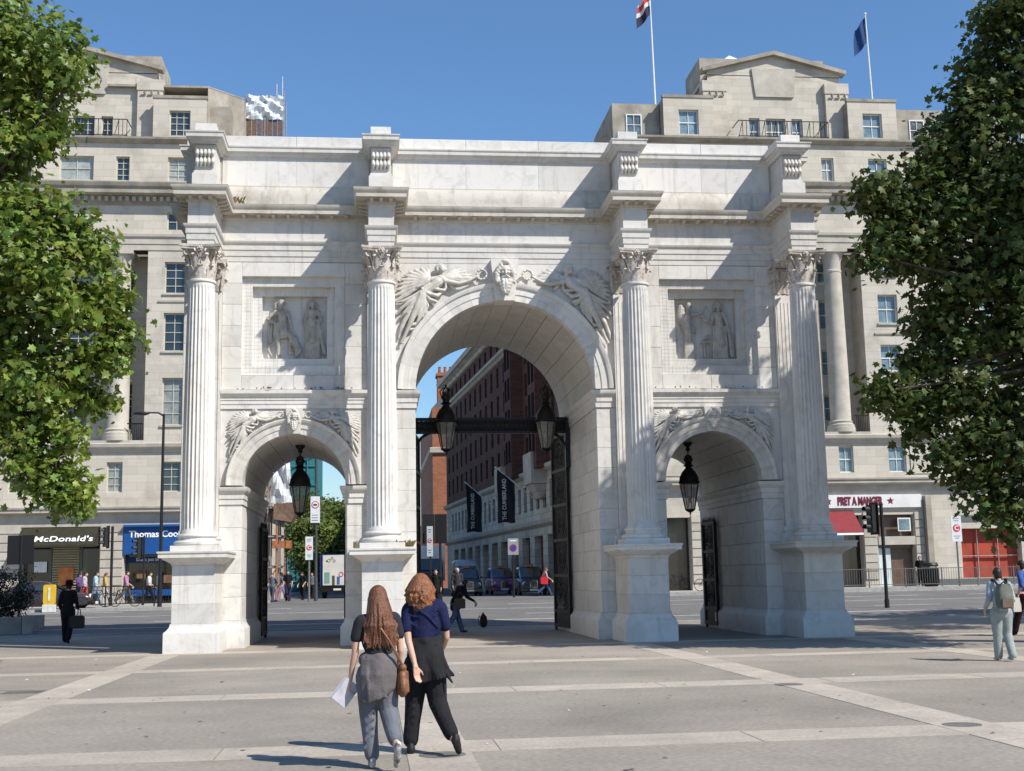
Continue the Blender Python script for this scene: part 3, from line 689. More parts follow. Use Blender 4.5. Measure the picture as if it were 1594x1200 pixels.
# --- carved figures: flying victories in the spandrels, bearded keystones, relief panels
def fig_space(ox, kx, oz, kz, y0):
    def f(px, py, d, r): return (ox+px*kx, y0-d*kx, oz-py*kz, r*kx)
    return f
def victory():
    """flying winged figure holding out a wreath (left-hand spandrel), units of the carving's own frame"""
    F = fig_space(-3.379, .00258, 10.969, .00262, W_)
    b = MB()
    def ch(*p): b.chain([F(*q) for q in p], 9)
    ch((575, 345, 35, 62), (520, 395, 40, 52), (440, 440, 40, 52), (400, 480, 38, 58))           # torso
    ch((600, 300, 40, 40), (660, 330, 40, 34))                                                     # shoulders
    ch((500, 320, 35, 34), (590, 310, 38, 40))
    ch((625, 275, 45, 24), (618, 235, 50, 22)); b.sph(F(618, 205, 52, 1)[:3], (.105, .11, .125), 12, 8)   # neck, head
    for a in range(7): t = a/6*3.2+1.2; ch((605+42*math.cos(t), 195-40*math.sin(t), 58, 15), (595+50*math.cos(t+.3), 200-42*math.sin(t+.3), 40, 13))
    ch((560, 225, 40, 20), (535, 235, 36, 12))
    ch((650, 200, 66, 9), (668, 222, 70, 8))                                                       # nose, chin
    ch((650, 335, 48, 30), (800, 366, 62, 25), (890, 345, 66, 20), (975, 300, 66, 15), (1000, 285, 66, 14))  # arm with wreath
    ch((470, 330, 40, 30), (410, 375, 44, 24), (350, 400, 40, 20), (320, 420, 30, 14))            # other arm
    ch((400, 490, 44, 56), (350, 620, 62, 46), (295, 735, 66, 33), (250, 840, 55, 26), (200, 950, 40, 17), (165, 1010, 36, 15), (185, 1018, 36, 10))   # leg
    ch((380, 520, 20, 44), (270, 680, 30, 36), (200, 780, 30, 28), (150, 900, 22, 19), (140, 960, 18, 12))
    # drapery: strands blown back from the waist
    for pts in (((400, 450, 55, 26), (300, 510, 50, 22), (190, 560, 36, 20), (125, 570, 22, 14)), ((390, 470, 50, 22), (270, 560, 50, 22), (170, 640, 40, 20), (120, 700, 26, 13)),
                ((370, 490, 55, 20), (280, 600, 56, 20), (200, 690, 46, 20), (160, 740, 30, 13)), ((360, 510, 60, 18), (270, 640, 58, 20), (235, 690, 50, 18), (215, 660, 40, 10)),
                ((430, 520, 55, 18), (420, 620, 48, 20), (395, 720, 40, 20), (365, 770, 30, 12)), ((420, 540, 60, 16), (380, 660, 60, 18), (350, 770, 44, 18), (320, 830, 32, 10)),
                ((440, 530, 46, 15), (460, 610, 38, 16), (430, 690, 30, 14)), ((460, 545, 40, 13), (520, 590, 28, 14), (545, 575, 22, 9)), ((290, 820, 40, 18), (330, 800, 34, 16), (350, 780, 30, 10)),
                ((270, 870, 34, 16), (300, 860, 30, 14)), ((480, 400, 66, 18), (560, 430, 62, 18), (640, 440, 52, 17), (665, 400, 44, 12)), ((400, 430, 66, 22), (470, 480, 66, 24), (560, 500, 50, 24), (600, 470, 40, 16)),
                ((420, 470, 60, 24), (480, 540, 52, 22), (550, 560, 36, 18)), ((660, 340, 60, 12), (655, 420, 52, 12), (620, 470, 40, 10)), ((600, 340, 74, 12), (560, 400, 74, 12), (480, 410, 62, 12))):
        ch(*pts)
    body = remesh(b, 'victory', .013, 1, .3)
    def wing(root, tips, rr):
        wv = MB()
        for i, (tx, ty) in enumerate(tips):
            for lay, (f0, f1, dd, sc_) in enumerate(((0., 1., 14, 1.), (0., .66, 24, .9), (0., .42, 32, .85))):
                p0 = F(root[0], root[1], 20+dd, 1); p1 = F(root[0]+(tx-root[0])*f1, root[1]+(ty-root[1])*f1, dd, 1)
                a, c = Vector(p0[:3]), Vector(p1[:3]); d = c-a; q = d.to_track_quat('Z', 'Y')
                zc = d.normalized(); yc = Vector((0, 1, 0)); xc_ = yc.cross(zc).normalized(); yc = zc.cross(xc_)
                wv.sph(a+d*.56, (rr*sc_*.0026, .03+.01*lay, d.length*.48), 10, 8, q=Matrix((xc_, yc, zc)).transposed().to_quaternion())
        return remesh(wv, 'wing', .012, 0)
    w1 = wing((480, 330), [(455, 190), (390, 178), (320, 195), (255, 225), (205, 265), (165, 315), (135, 370), (112, 430), (105, 490), (120, 545)], 27)
    w2 = wing((640, 300), [(720, 235), (770, 195), (830, 188), (885, 215), (930, 255), (965, 292), (930, 330), (860, 350), (770, 430)], 24)
    wr = MB(); c = F(1055, 262, 45, 1)
    for i in range(14):
        a = i/14*6.283; a2 = a+.5
        wr.cap((c[0]+.13*math.cos(a), c[1], c[2]+.13*math.sin(a)), .034, (c[0]+.15*math.cos(a2), c[1]-.035, c[2]+.15*math.sin(a2)), .026, 7)
    for i in range(9): a = i/9*6.283+.2; wr.sph((c[0]+.14*math.cos(a), c[1]-.04, c[2]+.14*math.sin(a)), .035, 7, 5)
    return body, w1, w2, remesh(wr, 'wreath', .014, 1, .3)
VB, VW1, VW2, VWR = victory()
def place_victory(M_):
    o = obj('winged_figure', VB, CARVED, ARCH); o.matrix_basis = M_
    for me, nm in ((VW1, 'wing'), (VW2, 'wing'), (VWR, 'wreath')): obj(nm, me, CARVED, o)
place_victory(Matrix.Identity(4)); place_victory(Matrix.Diagonal((-1, 1, 1, 1)))
for xc in (-5.9, 5.9):
    for s_ in (1, -1):
        k_ = .585; place_victory(Matrix.Translation((xc, W_*(1-.8), 6.285-10.28*k_)) @ Matrix.Diagonal((s_*k_, .8, k_, 1)))
def keyhead():
    b = MB()
    b.sph((0, -.12, .12), (.17, .17, .24), 14, 10); b.sph((0, -.24, .22), (.13, .09, .10), 12, 8)      # face, brow
    b.cap((0, -.31, .2), .024, (0, -.36, .06), .036); b.cap((0, -.28, -.03), .045, (0, -.26, -.06), .04)
    for s_ in (-1, 1):
        b.sph((s_*.075, -.27, .1), (.055, .05, .05), 8, 6); b.cap((s_*.03, -.32, .19), .02, (s_*.12, -.27, .18), .022)
        b.chain([(s_*.02, -.33, .0, .03), (s_*.1, -.30, -.05, .035), (s_*.14, -.24, -.12, .03)], 7)     # moustache
        for i in range(6):                                                                              # hair locks
            z = .42-.09*i; x = s_*(.07+.045*min(i, 3)); b.chain([(x, -.2, z, .06), (x+s_*.07, -.22, z-.07, .055), (x+s_*.03, -.24, z-.14, .045), (x+s_*.06, -.2, z-.18, .03)], 7)
        for i in range(4):                                                                              # beard curls
            z = -.08-.1*i; x = s_*(.15-.03*i); b.chain([(x, -.18, z, .055), (x+s_*.03, -.24, z-.06, .05), (x-s_*.03, -.25, z-.13, .045), (x, -.22, z-.17, .03)], 7)
            b.chain([(x*.4, -.24, z+.02, .05), (x*.4+s_*.03, -.29, z-.06, .045), (x*.3, -.28, z-.14, .035)], 7)
    b.chain([(0, -.27, -.1, .05), (.02, -.3, -.25, .05), (-.02, -.27, -.42, .045), (.01, -.24, -.55, .03)], 8); b.sph((0, -.2, .44), (.13, .1, .09), 10, 6)
    b.cap((0, -.05, -.3), .12, (0, -.05, .3), .15)
    return remesh(b, 'bearded_head', .016, 0)
KH = keyhead()
for xc, zb, zt, hb, ht, k_ in ((0, 9.51, 10.72, .27, .40, 1.0), (-5.9, 5.76, 6.47, .165, .235, .6), (5.9, 5.76, 6.47, .165, .235, .6)):
    b = MB(); b.add([(xc-hb, W_-.26*k_, zb), (xc+hb, W_-.26*k_, zb), (xc+hb, W_+.4, zb), (xc-hb, W_+.4, zb), (xc-ht, W_-.26*k_, zt), (xc+ht, W_-.26*k_, zt), (xc+ht, W_+.1, zt), (xc-ht, W_+.1, zt)], [(0,3,2,1),(4,5,6,7),(0,1,5,4),(1,2,6,5),(2,3,7,6),(3,0,4,7)])
    ks = b.build('keystone', MARBLE, ARCH); obj('bearded_head', KH, CARVED, ks, (xc, W_-.2*k_, (zb+zt)/2+.06*k_), None, (k_*.98,)*3)
# relief figures
def relief(people, name):
    F = fig_space(-7.183, .002108, 10.139, .002157, W_+.5); out = []
    for chains, sph in people:
        b = MB()
        for p in chains: b.chain([F(*q) for q in p], 8)
        for (px, py, d, rx, rz) in sph: c = F(px, py, d, 1); b.sph(c[:3], (rx*.0021, .09, rz*.0021), 10, 7)
        out.append(remesh(b, name, .011, 1, .3))
    return out
def folds(x0, x1, y0, y1, n, spread=1.25, d=48, r=15):
    c = (x0+x1)/2; o = []
    for i in range(n):
        t = x0+(x1-x0)*i/(n-1); o.append(((t, y0, d, r), (c+(t-c)*(1+spread)/2, (y0+y1)/2, d, r*1.1), (c+(t-c)*spread, y1, d*.8, r*1.1)))
    return o
soldier = ([((420, 420, 42, 60), (430, 520, 44, 55), (400, 600, 44, 58)), ((340, 400, 40, 36), (480, 400, 42, 38)), ((340, 400, 44, 30), (235, 490, 44, 25), (330, 545, 52, 22)), ((490, 400, 40, 32), (520, 480, 44, 24), (540, 590, 52, 20), (570, 690, 58, 16)),
            ((370, 620, 50, 42), (370, 760, 46, 36), (375, 860, 44, 30), (380, 980, 40, 22), (410, 1010, 46, 18)), ((440, 640, 50, 40), (560, 735, 62, 32), (530, 850, 52, 25), (520, 940, 46, 18), (570, 945, 48, 14)),
            ((400, 330, 44, 24), (400, 380, 42, 26)), ((370, 240, 40, 18), (330, 290, 34, 16), (340, 340, 30, 14)), ((350, 210, 44, 20), (430, 195, 44, 18))] + folds(335, 470, 560, 720, 6, 1.15, 62, 18) +
           [((270, 420, 24, 22), (245, 560, 24, 22), (250, 720, 22, 20), (245, 900, 20, 18), (290, 980, 20, 12)), ((295, 430, 20, 18), (290, 600, 20, 18), (280, 800, 18, 16)), ((430, 730, 40, 22), (520, 700, 44, 22)), ((560, 740, 14, 60), (640, 900, 12, 60)), ((600, 740, 14, 40), (620, 960, 12, 40))], [(415, 275, 46, 50, 62)])
lady = ([((830, 400, 42, 62), (820, 500, 44, 52), (820, 600, 44, 62), (830, 760, 40, 70)), ((760, 390, 40, 34), (900, 395, 40, 36)), ((755, 400, 40, 32), (725, 500, 40, 27), (735, 600, 46, 20)), ((900, 400, 42, 34), (945, 500, 46, 28), (880, 505, 54, 20)), ((835, 335, 42, 26), (832, 380, 40, 28))]
        + folds(760, 900, 580, 1005, 9, 1.25, 50, 17) + folds(740, 800, 500, 700, 4, .9, 46, 14) + [((890, 520, 52, 16), (930, 700, 48, 16), (975, 950, 40, 16)), ((915, 520, 52, 15), (955, 720, 48, 15), (1000, 960, 36, 14)), ((780, 270, 30, 26), (770, 350, 28, 20)), ((870, 280, 26, 24), (880, 340, 24, 18)), ((770, 640, 56, 15), (850, 660, 60, 15), (900, 600, 52, 12))], [(825, 285, 46, 44, 58)])
angel = ([((350, 430, 42, 56), (345, 520, 44, 48), (350, 600, 44, 54), (360, 760, 40, 50)), ((290, 410, 40, 32), (410, 410, 40, 32)), ((410, 405, 44, 28), (520, 395, 46, 22), (590, 340, 48, 17), (620, 300, 48, 13)), ((300, 420, 46, 26), (290, 540, 50, 20), (370, 640, 56, 18)), ((360, 345, 42, 22), (352, 385, 42, 24)), ((260, 300, 20, 40), (250, 420, 20, 44), (300, 600, 18, 32), (330, 700, 14, 18)), ((290, 330, 26, 30), (290, 460, 26, 30))]
         + folds(310, 400, 590, 1005, 7, 1.2, 48, 16) + [((440, 590, 50, 18), (450, 680, 46, 18)), ((420, 580, 50, 18), (400, 660, 46, 16))], [(372, 290, 46, 42, 54)])
lady2 = ([((790, 420, 42, 60), (790, 520, 44, 52), (790, 620, 44, 62), (810, 800, 40, 70)), ((720, 400, 40, 32), (860, 400, 40, 34)), ((720, 410, 44, 28), (690, 520, 46, 22), (590, 490, 50, 17), (560, 450, 50, 14)), ((865, 410, 40, 30), (910, 520, 40, 26), (930, 640, 40, 20)), ((790, 345, 42, 24), (790, 385, 42, 26)), ((540, 430, 44, 14), (570, 410, 44, 18), (590, 440, 44, 14))]
         + folds(715, 880, 580, 1005, 9, 1.15, 48, 17) + [((900, 560, 36, 22), (940, 700, 34, 26), (960, 980, 28, 22)), ((930, 560, 30, 20), (970, 760, 28, 22), (990, 980, 22, 18)), ((740, 280, 28, 20), (735, 350, 24, 16)), ((850, 280, 26, 20), (860, 350, 22, 16))]
         + [((560, 780, 14, 20), (690, 780, 14, 20)), ((580, 800, 10, 16), (590, 990, 10, 16)), ((680, 800, 10, 16), (670, 990, 10, 16)), ((610, 730, 12, 24), (640, 700, 12, 20))], [(795, 285, 46, 44, 56)])
for (nm, pp, dx, mats_) in (('relief_figure', (soldier, lady), 0, 0), ('relief_figure', (angel, lady2), 11.87, 0)):
    for me in relief(pp, nm): obj(nm, me, CARVED_R, ARCH, (dx, 0, 0))
b = MB()  # plants sprouting from the ledges
rb = random.Random(3)
for (x0, x1, y, z, n) in ((-7.6, -4.2, 1.9, 7.0, 26), (4.2, 7.6, 1.9, 7.0, 12), (-7.9, -7.3, 1.75, 12.25, 40), (-3.1, -2.7, .15, 2.58, 40), (-4.3, -4.1, .1, 2.57, 6)):
    for _ in range(n):
        x, yy = rb.uniform(x0, x1), y+rb.uniform(-.06, .06); h = rb.uniform(.04, .22)
        if z == 7.0: h *= .35
        a = rb.uniform(0, 6.28); t = (math.cos(a)*h*.5, math.sin(a)*h*.3)
        b.add([(x-.012, yy, z), (x+.012, yy, z), (x+t[0]+.02, yy+t[1], z+h), (x+t[0]*.6-.03, yy+t[1]*.6, z+h*.75)], [(0, 1, 2, 3)])
o = b.build('ledge_weeds', mat('dry_weed', (.16, .12, .05), .9, .4, 20), ARCH); o['kind'] = 'stuff'

# ================================================================== LANTERNS, CROSSBAR, GATES
LGL = mat('lantern_glass', (.30, .29, .26), .15, .25, 3, spec=.8, alpha=.55)
def lantern(label, loc, k_, chain=None, crown=False, arm=None):
    t = thing('lantern', label, 'lantern', loc, 0, 'iron lanterns in the arch openings')
    n = 8
    b = MB(); b.lathe([(.30*k_, .95*k_), (.36*k_, .98*k_), (.38*k_, 1.03*k_), (.345*k_, 1.06*k_), (.33*k_, 1.2*k_), (.24*k_, 1.38*k_), (.13*k_, 1.5*k_), (.10*k_, 1.54*k_)], n=16); b.build('lantern_hood', BLACKM, t, True)
    b = MB(); b.lathe([(.10*k_, 1.52*k_), (.12*k_, 1.56*k_), (.20*k_, 1.6*k_), (.12*k_, 1.64*k_), (.11*k_, 1.72*k_), (.15*k_, 1.76*k_), (.17*k_, 1.84*k_), (.12*k_, 1.88*k_), (.13*k_, 1.94*k_), (.02*k_, 2.0*k_)], n=14)
    if crown:
        for i in range(6): a = i*math.pi/3; b.chain([(.15*k_*math.cos(a), .15*k_*math.sin(a), 1.85*k_, .02*k_), (.2*k_*math.cos(a), .2*k_*math.sin(a), 2.0*k_, .02*k_), (.08*k_*math.cos(a), .08*k_*math.sin(a), 2.12*k_, .02*k_), (0, 0, 2.14*k_, .02*k_)], 6)
        b.sph((0, 0, 2.2*k_), .045*k_, 8, 6)
    b.build('lantern_finial', BLACKM, t, True)
    b = MB(); b.lathe([(.17*k_, .08*k_), (.335*k_, .95*k_)], n=n, cap=False); b.build('lantern_glass', LGL, t)
    b = MB()
    for i in range(n):
        a = 2*math.pi*i/n; b.cyl((.172*k_*math.cos(a), .172*k_*math.sin(a), .08*k_), (.338*k_*math.cos(a), .338*k_*math.sin(a), .95*k_), .013*k_, n=5)
    b.lathe([(.0, -.12*k_), (.03*k_, -.1*k_), (.02*k_, -.04*k_), (.10*k_, .0), (.18*k_, .06*k_), (.18*k_, .09*k_), (.16*k_, .09*k_)], n=16); b.build('lantern_cage', BLACKM, t, True)
    b = MB(); b.cyl((0, 0, .3*k_), (0, 0, .55*k_), .03*k_, .045*k_); b.build('lamp_bulb', mat('lamp_mantle', (.6, .57, .45), .4), t)
    if chain:
        b = MB(); b.cyl((0, 0, 1.98*k_), (0, 0, chain-.1), .022, n=8); b.lathe([(.05, chain*.42+1.1*k_), (.08, chain*.42+1.16*k_), (.05, chain*.42+1.22*k_)], n=10); b.lathe([(.03, chain-.16), (.13, chain-.06), (.15, chain)], n=12); b.build('suspension_rod', BLACKM, t, True)
    if arm:
        b = MB(); b.chain([(0, 0, 1.02*k_, .035), (0, arm*.5, 1.18*k_, .03), (0, arm, 1.1*k_, .03)], 7); b.build('bracket', BLACKM, t, True)
    return t
lantern('black iron lantern hanging in the left side arch', (-5.9, 4.9, 3.68), .88, 5.74-3.68)
lantern('black iron lantern hanging in the right side arch', (5.9, 4.9, 3.62), .88, 5.74-3.62)
lantern('crowned lantern on the left of the central crossbar', (-1.45, 6.45, 5.68), .95, None, True, .5)
lantern('crowned lantern on the right of the central crossbar', (1.72, 6.45, 5.68), .95, None, True, .5)
t = thing('iron_crossbar', 'black pierced iron lattice beam spanning the central passage', 'beam', (0, 7.0, 0))
b = MB()
for z in (6.34, 6.78): b.box(-2.55, 2.55, -.07, .07, z-.035, z+.035)
b.box(-2.55, 2.55, -.05, .05, 6.72, 6.755); b.build('beam_rail', BLACKM, t)
b = MB(); n = 34
for i in range(n):
    x = -2.5+5*(i+.5)/n
    for z0, z1 in ((6.36, 6.74), (6.74, 6.36)): b.cyl((x-.074, 0, z0), (x+.074, 0, z1), .02, n=5)
    b.lathe([(.05, -.02), (.05, .02)], (0, 0, 0), 8); b.rot(Matrix.Translation((x, 0, 6.55)) @ Matrix.Rotation(math.pi/2, 4, 'X'), len(b.v)-16)
b.build('lattice', BRONZE, t)
bk = MB(); bk.box(-2.55, 2.55, .075, .085, 6.37, 6.72); bk.build('added_dark_sheet', BLACKM, t)  # added dark sheet, makes the pierced lattice read as solid dark
def gate(label, loc, rz, w_, h, rows, side=1, crest=False):
    """one leaf of a bronze gate, hinged at the origin and running along +x"""
    t = thing('gate_leaf', label, 'gate', loc, rz, 'bronze gate leaves folded open')
    b = MB()
    for x in (.05, w_-.05): b.box(x-.05, x+.05, -.05, .05, .12, h)
    zs_ = [.16, .62]+[.62+(h-.62)*i/rows for i in range(1, rows+1)]
    for z in zs_: b.box(.0, w_, -.04, .04, z-.05, z+.05)
    b.box(0, w_, -.06, .06, .1, .22); b.build('gate_frame', BRONZE, t)
    nb = max(4, round(w_/.13))
    b = MB()
    for i in range(1, nb): x = w_*i/nb; b.cyl((x, 0, .2), (x, 0, h), .016, n=6)
    b.build('gate_bars', BRONZE, t)
    b = MB()
    for z0, z1 in zip(zs_, zs_[1:]):
        zc = (z0+z1)/2
        if z1-z0 < .5: continue
        for rr in (min(w_, z1-z0)*.36, min(w_, z1-z0)*.2):
            pts = [(w_/2+rr*math.cos(a*.5236), -.0, zc+rr*math.sin(a*.5236)) for a in range(13)]; b.tube(pts, .02, 5)
        for sx in (-1, 1):
            for sz in (-1, 1): b.cyl((w_/2, 0, zc), (w_/2+sx*w_*.42, 0, zc+sz*(z1-z0)*.42), .016, n=5)
    b.box(.06, w_-.06, -.012, .012, .2, .62); b.build('gate_ornament', BRONZE, t)
    if crest:
        b = MB()
        for i in range(nb+1): x = w_*i/nb; b.cyl((x, 0, h), (x, 0, h+.22), .03, .004, 6)
        b.build('gate_spikes', BRONZE, t)
    b = MB(); b.cyl((w_-.06, 0, .0), (w_-.06, 0, .14), .045, n=8); b.build('gate_wheel', BLACKM, t)
    return t
gate('tall bronze gate leaf folded back on the right of the central arch', (2.47, 7.0, .01), R(97), 1.9, 6.30, 5)
gate('tall bronze gate leaf folded back on the left of the central arch', (-2.47, 7.0, .01), R(83), 1.9, 6.30, 5)
for sx, la in ((-1, 'left'), (1, 'right')):
    gate(f'low bronze gate leaf on the outer side of the {la} side arch', (sx*7.2, 6.9, .01), R(90+sx*3), 1.3, 3.35, 3, crest=True)
    gate(f'low bronze gate leaf on the inner side of the {la} side arch', (sx*4.58, 6.9, .01), R(90-sx*2), 1.3, 3.35, 3, crest=True)
# brackets that carry the crossbar
for s_ in (-1, 1):
    b = MB(); pts = [(s_*2.5, .0, 5.4), (s_*2.42, 0, 5.9), (s_*2.2, 0, 6.2), (s_*1.95, 0, 6.33)]; b.tube(pts, .05, 6); b.box(min(s_*2.55, s_*2.4), max(s_*2.55, s_*2.4), -.12, .12, 5.2, 6.8); b.build('bracket', BLACKM, t)
# ================================================================== BUILDINGS
def wall(u0, u1, z0, z1, rects, P, depth=.28):
    """wall with real openings: P(u, z, d) -> world point, d = distance behind the face"""
    us = sorted({u0, u1, *[r[0] for r in rects], *[r[1] for r in rects]}); zs_ = sorted({z0, z1, *[r[2] for r in rects], *[r[3] for r in rects]})
    us = [u for u in us if u0-1e-6 <= u <= u1+1e-6]; zs_ = [z for z in zs_ if z0-1e-6 <= z <= z1+1e-6]
    b = MB(); id_ = {}
    def V(u, z, d):
        k_ = (round(u, 4), round(z, 4), d)
        if k_ not in id_: id_[k_] = len(b.v); b.v.append(tuple(P(u, z, d)))
        return id_[k_]
    for a, c in zip(us, us[1:]):
        for e, f in zip(zs_, zs_[1:]):
            m_, n_ = (a+c)/2, (e+f)/2
            if any(r[0] < m_ < r[1] and r[2] < n_ < r[3] for r in rects): continue
            b.f.append((V(a, e, 0), V(c, e, 0), V(c, f, 0), V(a, f, 0)))
    for a, c, e, f in rects:
        q = [(a, e), (c, e), (c, f), (a, f)]
        for (p, r_), (s_, t_) in zip(q, q[1:]+q[:1]): b.f.append((V(p, r_, 0), V(p, r_, depth), V(s_, t_, depth), V(s_, t_, 0)))
    return b
_WIN = {}
def window(parent, P, rz, a, c, e, f, nx=2, nz=4, frame=FRAMEW, glass=None, depth=.2, bar=.035, heavy=False):
    """sash window set into an opening: frame with glazing bars, pane behind"""
    w_, h = c-a, f-e; key = (round(w_, 2), round(h, 2), nx, nz, bar, heavy)
    if key not in _WIN:
        m_ = MB(); fb = .07
        m_.box(-w_/2, -w_/2+fb, -.03, .05, 0, h); m_.box(w_/2-fb, w_/2, -.03, .05, 0, h); m_.box(-w_/2+fb, w_/2-fb, -.03, .05, 0, fb); m_.box(-w_/2+fb, w_/2-fb, -.03, .05, h-fb, h)
        for i in range(1, nx): x = -w_/2+w_*i/nx; m_.box(x-bar/2, x+bar/2, -.015, .03, fb, h-fb)
        for i in range(1, nz): z = h*i/nz; t_ = bar*(1.8 if heavy and i == nz//2 else 1); m_.box(-w_/2+fb, w_/2-fb, -.02, .025, z-t_/2, z+t_/2)
        g_ = MB(); g_.box(-w_/2+.01, w_/2-.01, .03, .04, .01, h-.01); _WIN[key] = (m_.mesh('window'), g_.mesh('pane'))
    fm, gm = _WIN[key]
    o = obj('window', fm, frame, parent, P((a+c)/2, e, depth), (0, 0, rz)); gl_ = glass or GLASS
    if gl_ in (GLASS, GLASS_C): gl_ = random.choice((gl_, gl_, gl_, GLASS_N, GLASS_C if gl_ is GLASS_C else GLASS))
    obj('pane', gm, gl_, o)
    return o
def trim(parent, name, P, u0, u1, z0, z1, proud, m=None, d0=0.):
    b = MB(); pts = [P(u, z, d) for z in (z0, z1) for (u, d) in ((u0, -proud), (u1, -proud), (u1, d0+.1), (u0, d0+.1))]
    b.add(pts, [(0,3,2,1),(4,5,6,7),(0,1,5,4),(1,2,6,5),(2,3,7,6),(3,0,4,7)]); return b.build(name, m or STONE_L, parent)
def moulding(parent, name, P, u0, u1, prof, m=None):
    """horizontal moulding: prof = (proud, z) from bottom to top"""
    b = MB(); n = len(prof); vs = [P(u, z, -d) for u in (u0, u1) for d, z in prof]
    b.add(vs, [(i, n+i, n+i+1, i+1) for i in range(n-1)]+[tuple(range(n))[::-1], tuple(range(n, 2*n))]); return b.build(name, m or STONE_L, parent)

# giant order shared by both buildings
cb = MB(); cb.lathe([(.86, 0), (.86, .28), (.82, .3), (.82, .45), (.74, .5), (.70, .56), (.74, .66), (.66, .72), (.625, .8), (.62, 3.5), (.53, 9.9), (.56, 9.95), (.56, 10.05), (.52, 10.1), (.53, 10.6), (.66, 11.0), (.72, 11.15)], n=24); cb.box(-.75, .75, -.75, .75, 11.15, 11.4); GCOL = cb.mesh('giant_column', True, 30)
lf = []
def hotel_front(label, cx, y, x_l, x_r, rows, gz_, narrow_glass, frame, glass, nz_, ground, co, heavy):
    T = thing('stone_building', label, 'building', (cx, y, gz_)); z = lambda v: v-gz_
    P = lambda u, zz, d: (u-cx, d, zz-gz_)
    bays = [cx+s_*(5.95+3.3*k_) for s_ in (-1, 1) for k_ in range(9)]; bays = sorted(b_ for b_ in bays if x_l+.9 < b_ < x_r-.9)
    pav = (cx-4.35, cx+4.35)
    # ---- ground floor
    rects, fills = ground
    wall(x_l, x_r, gz_-.2, 6.15+co, rects, P, .9).build('ground_floor_wall', STONE, T)
    moulding(T, 'shop_cornice', P, x_l-.3, x_r+.3, [(d_, z_+co) for d_, z_ in [(0, 5.05+(.35 if co else 0)), (.06, 5.05+(.35 if co else 0)), (.06, 5.75), (.2, 5.78), (.5, 5.84), (.5, 6.0), (.58, 6.04), (.6, 6.14), (0, 6.2)]])
    # ---- mezzanine
    m0, m1 = (7.55, 9.15) if co else (7.0, 8.75); mz = [(b_-.55, b_+.55, m0, m1) for b_ in bays]+[(cx-3.2, cx-2.3, m0, m1), (cx-.5, cx+.5, m0, m1), (cx+2.3, cx+3.2, m0, m1)]
    wall(x_l, x_r, 6.15+co, 9.4, mz, P).build('mezzanine_wall', STONE, T)
    for r_ in mz: window(T, P, 0, *r_, 2, nz_, frame, glass, heavy=heavy)
    for a, b_ in zip(bays, bays[1:]):
        if b_-a < 4: moulding(T, 'wall_panel', P, a+.8, b_-.8, [(0, m0-.1), (.06, m0-.1), (.06, m1+.05), (0, m1+.05)], STONE)
    moulding(T, 'string_course', P, x_l-.2, x_r+.2, [(0, 9.3), (.12, 9.32), (.16, 9.5), (.32, 9.6), (.36, 9.78), (.2, 9.86), (.0, 9.9)])
    # ---- main storeys: recessed centre with giant columns, plain wings
    wr = [(b_-.62, b_+.62, a, c) for b_ in bays for a, c in rows]
    for u0, u1 in ((x_l, pav[0]), (pav[1], x_r)): 
        rr = [q for q in wr if u0 < q[0] < u1]; wall(u0, u1, 9.4, 21.4, rr, P, .32).build('wing_wall', STONE, T)
        b = MB(); s_ = u1 if u1 == pav[0] else u0
        b.add([P(s_, 9.4, 0), P(s_, 9.4, 1.9), P(s_, 21.4, 1.9), P(s_, 21.4, 0)], [(0, 1, 2, 3)]); b.build('recess_cheek', STONE_L, T)
    for q in wr:
        window(T, P, 0, *q, 2, nz_, frame, glass, depth=.24, heavy=heavy)
        trim(T, 'window_sill', P, q[0]-.08, q[1]+.08, q[2]-.12, q[2]-.004, .1)
    # carved surround on one storey
    for b_ in bays: moulding(T, 'window_surround', P, b_-.95, b_+.95, [(0, rows[1][1]+.62), (.07, rows[1][1]+.64), (.09, rows[1][1]+.74), (0, rows[1][1]+.76)])
    cen = [(cx-3.3, cx-2.3), (cx-.7, cx+.7), (cx+2.3, cx+3.3)]
    cr = [(a, c, e, f) for a, c in cen for e, f in rows]
    P2_ = lambda u, zz, d: P(u, zz, d+1.9)
    wall(pav[0], pav[1], 9.4, 21.4, cr, P2_, .3).build('recessed_wall', STONE, T)
    for q in cr: window(T, P2_, 0, *q, 2, nz_, frame, glass, depth=.22, heavy=heavy)
    for s_ in (-2.75, 2.75): obj('giant_column', GCOL, STONE_L, T, (s_, .55, 10.0-gz_))
    b = MB(); b.box(-4.35, 4.35, -.15, 2, 9.88-gz_, 10.0-gz_); b.build('column_stylobate', STONE_L, T)
    for s_ in (-1, 1): bal = MB(); [bal.cyl((s_*2.75+i*.11*s_, -.05, 10.0-gz_), (s_*2.75+i*.11*s_, -.05, 11-gz_), .018, n=4) for i in range(7, 15)]; bal.box(min(s_*3.4, s_*4.3), max(s_*3.4, s_*4.3), -.08, -.02, 10.95-gz_, 11.02-gz_); bal.build('balcony_railing', BLACKM, T)
    # ---- entablature
    moulding(T, 'architrave', P, x_l-.05, x_r+.05, [(0, 21.38), (.05, 21.4), (.05, 21.75), (.1, 21.77), (.1, 22.1), (.2, 22.2), (.22, 22.35), (.02, 22.4)])
    fz = [(b_-.55, b_+.55, 22.65, 23.75) for b_ in bays]
    wall(x_l, x_r, 22.38, 24.2, fz, P).build('frieze_wall', STONE, T)
    for q in fz: window(T, P, 0, *q, 2, max(2, nz_//2), frame, glass)
    moulding(T, 'main_cornice', P, x_l-.1, x_r+.1, [(0, 24.15), (.1, 24.2), (.1, 24.3), (.22, 24.34), (.22, 24.62), (.3, 24.66), (.75, 24.72), (.78, 24.72), (.78, 25.0), (.9, 25.1), (.98, 25.3), (.98, 25.36), (0, 25.5)], STONE_D)
    dn = MB(); xx = x_l
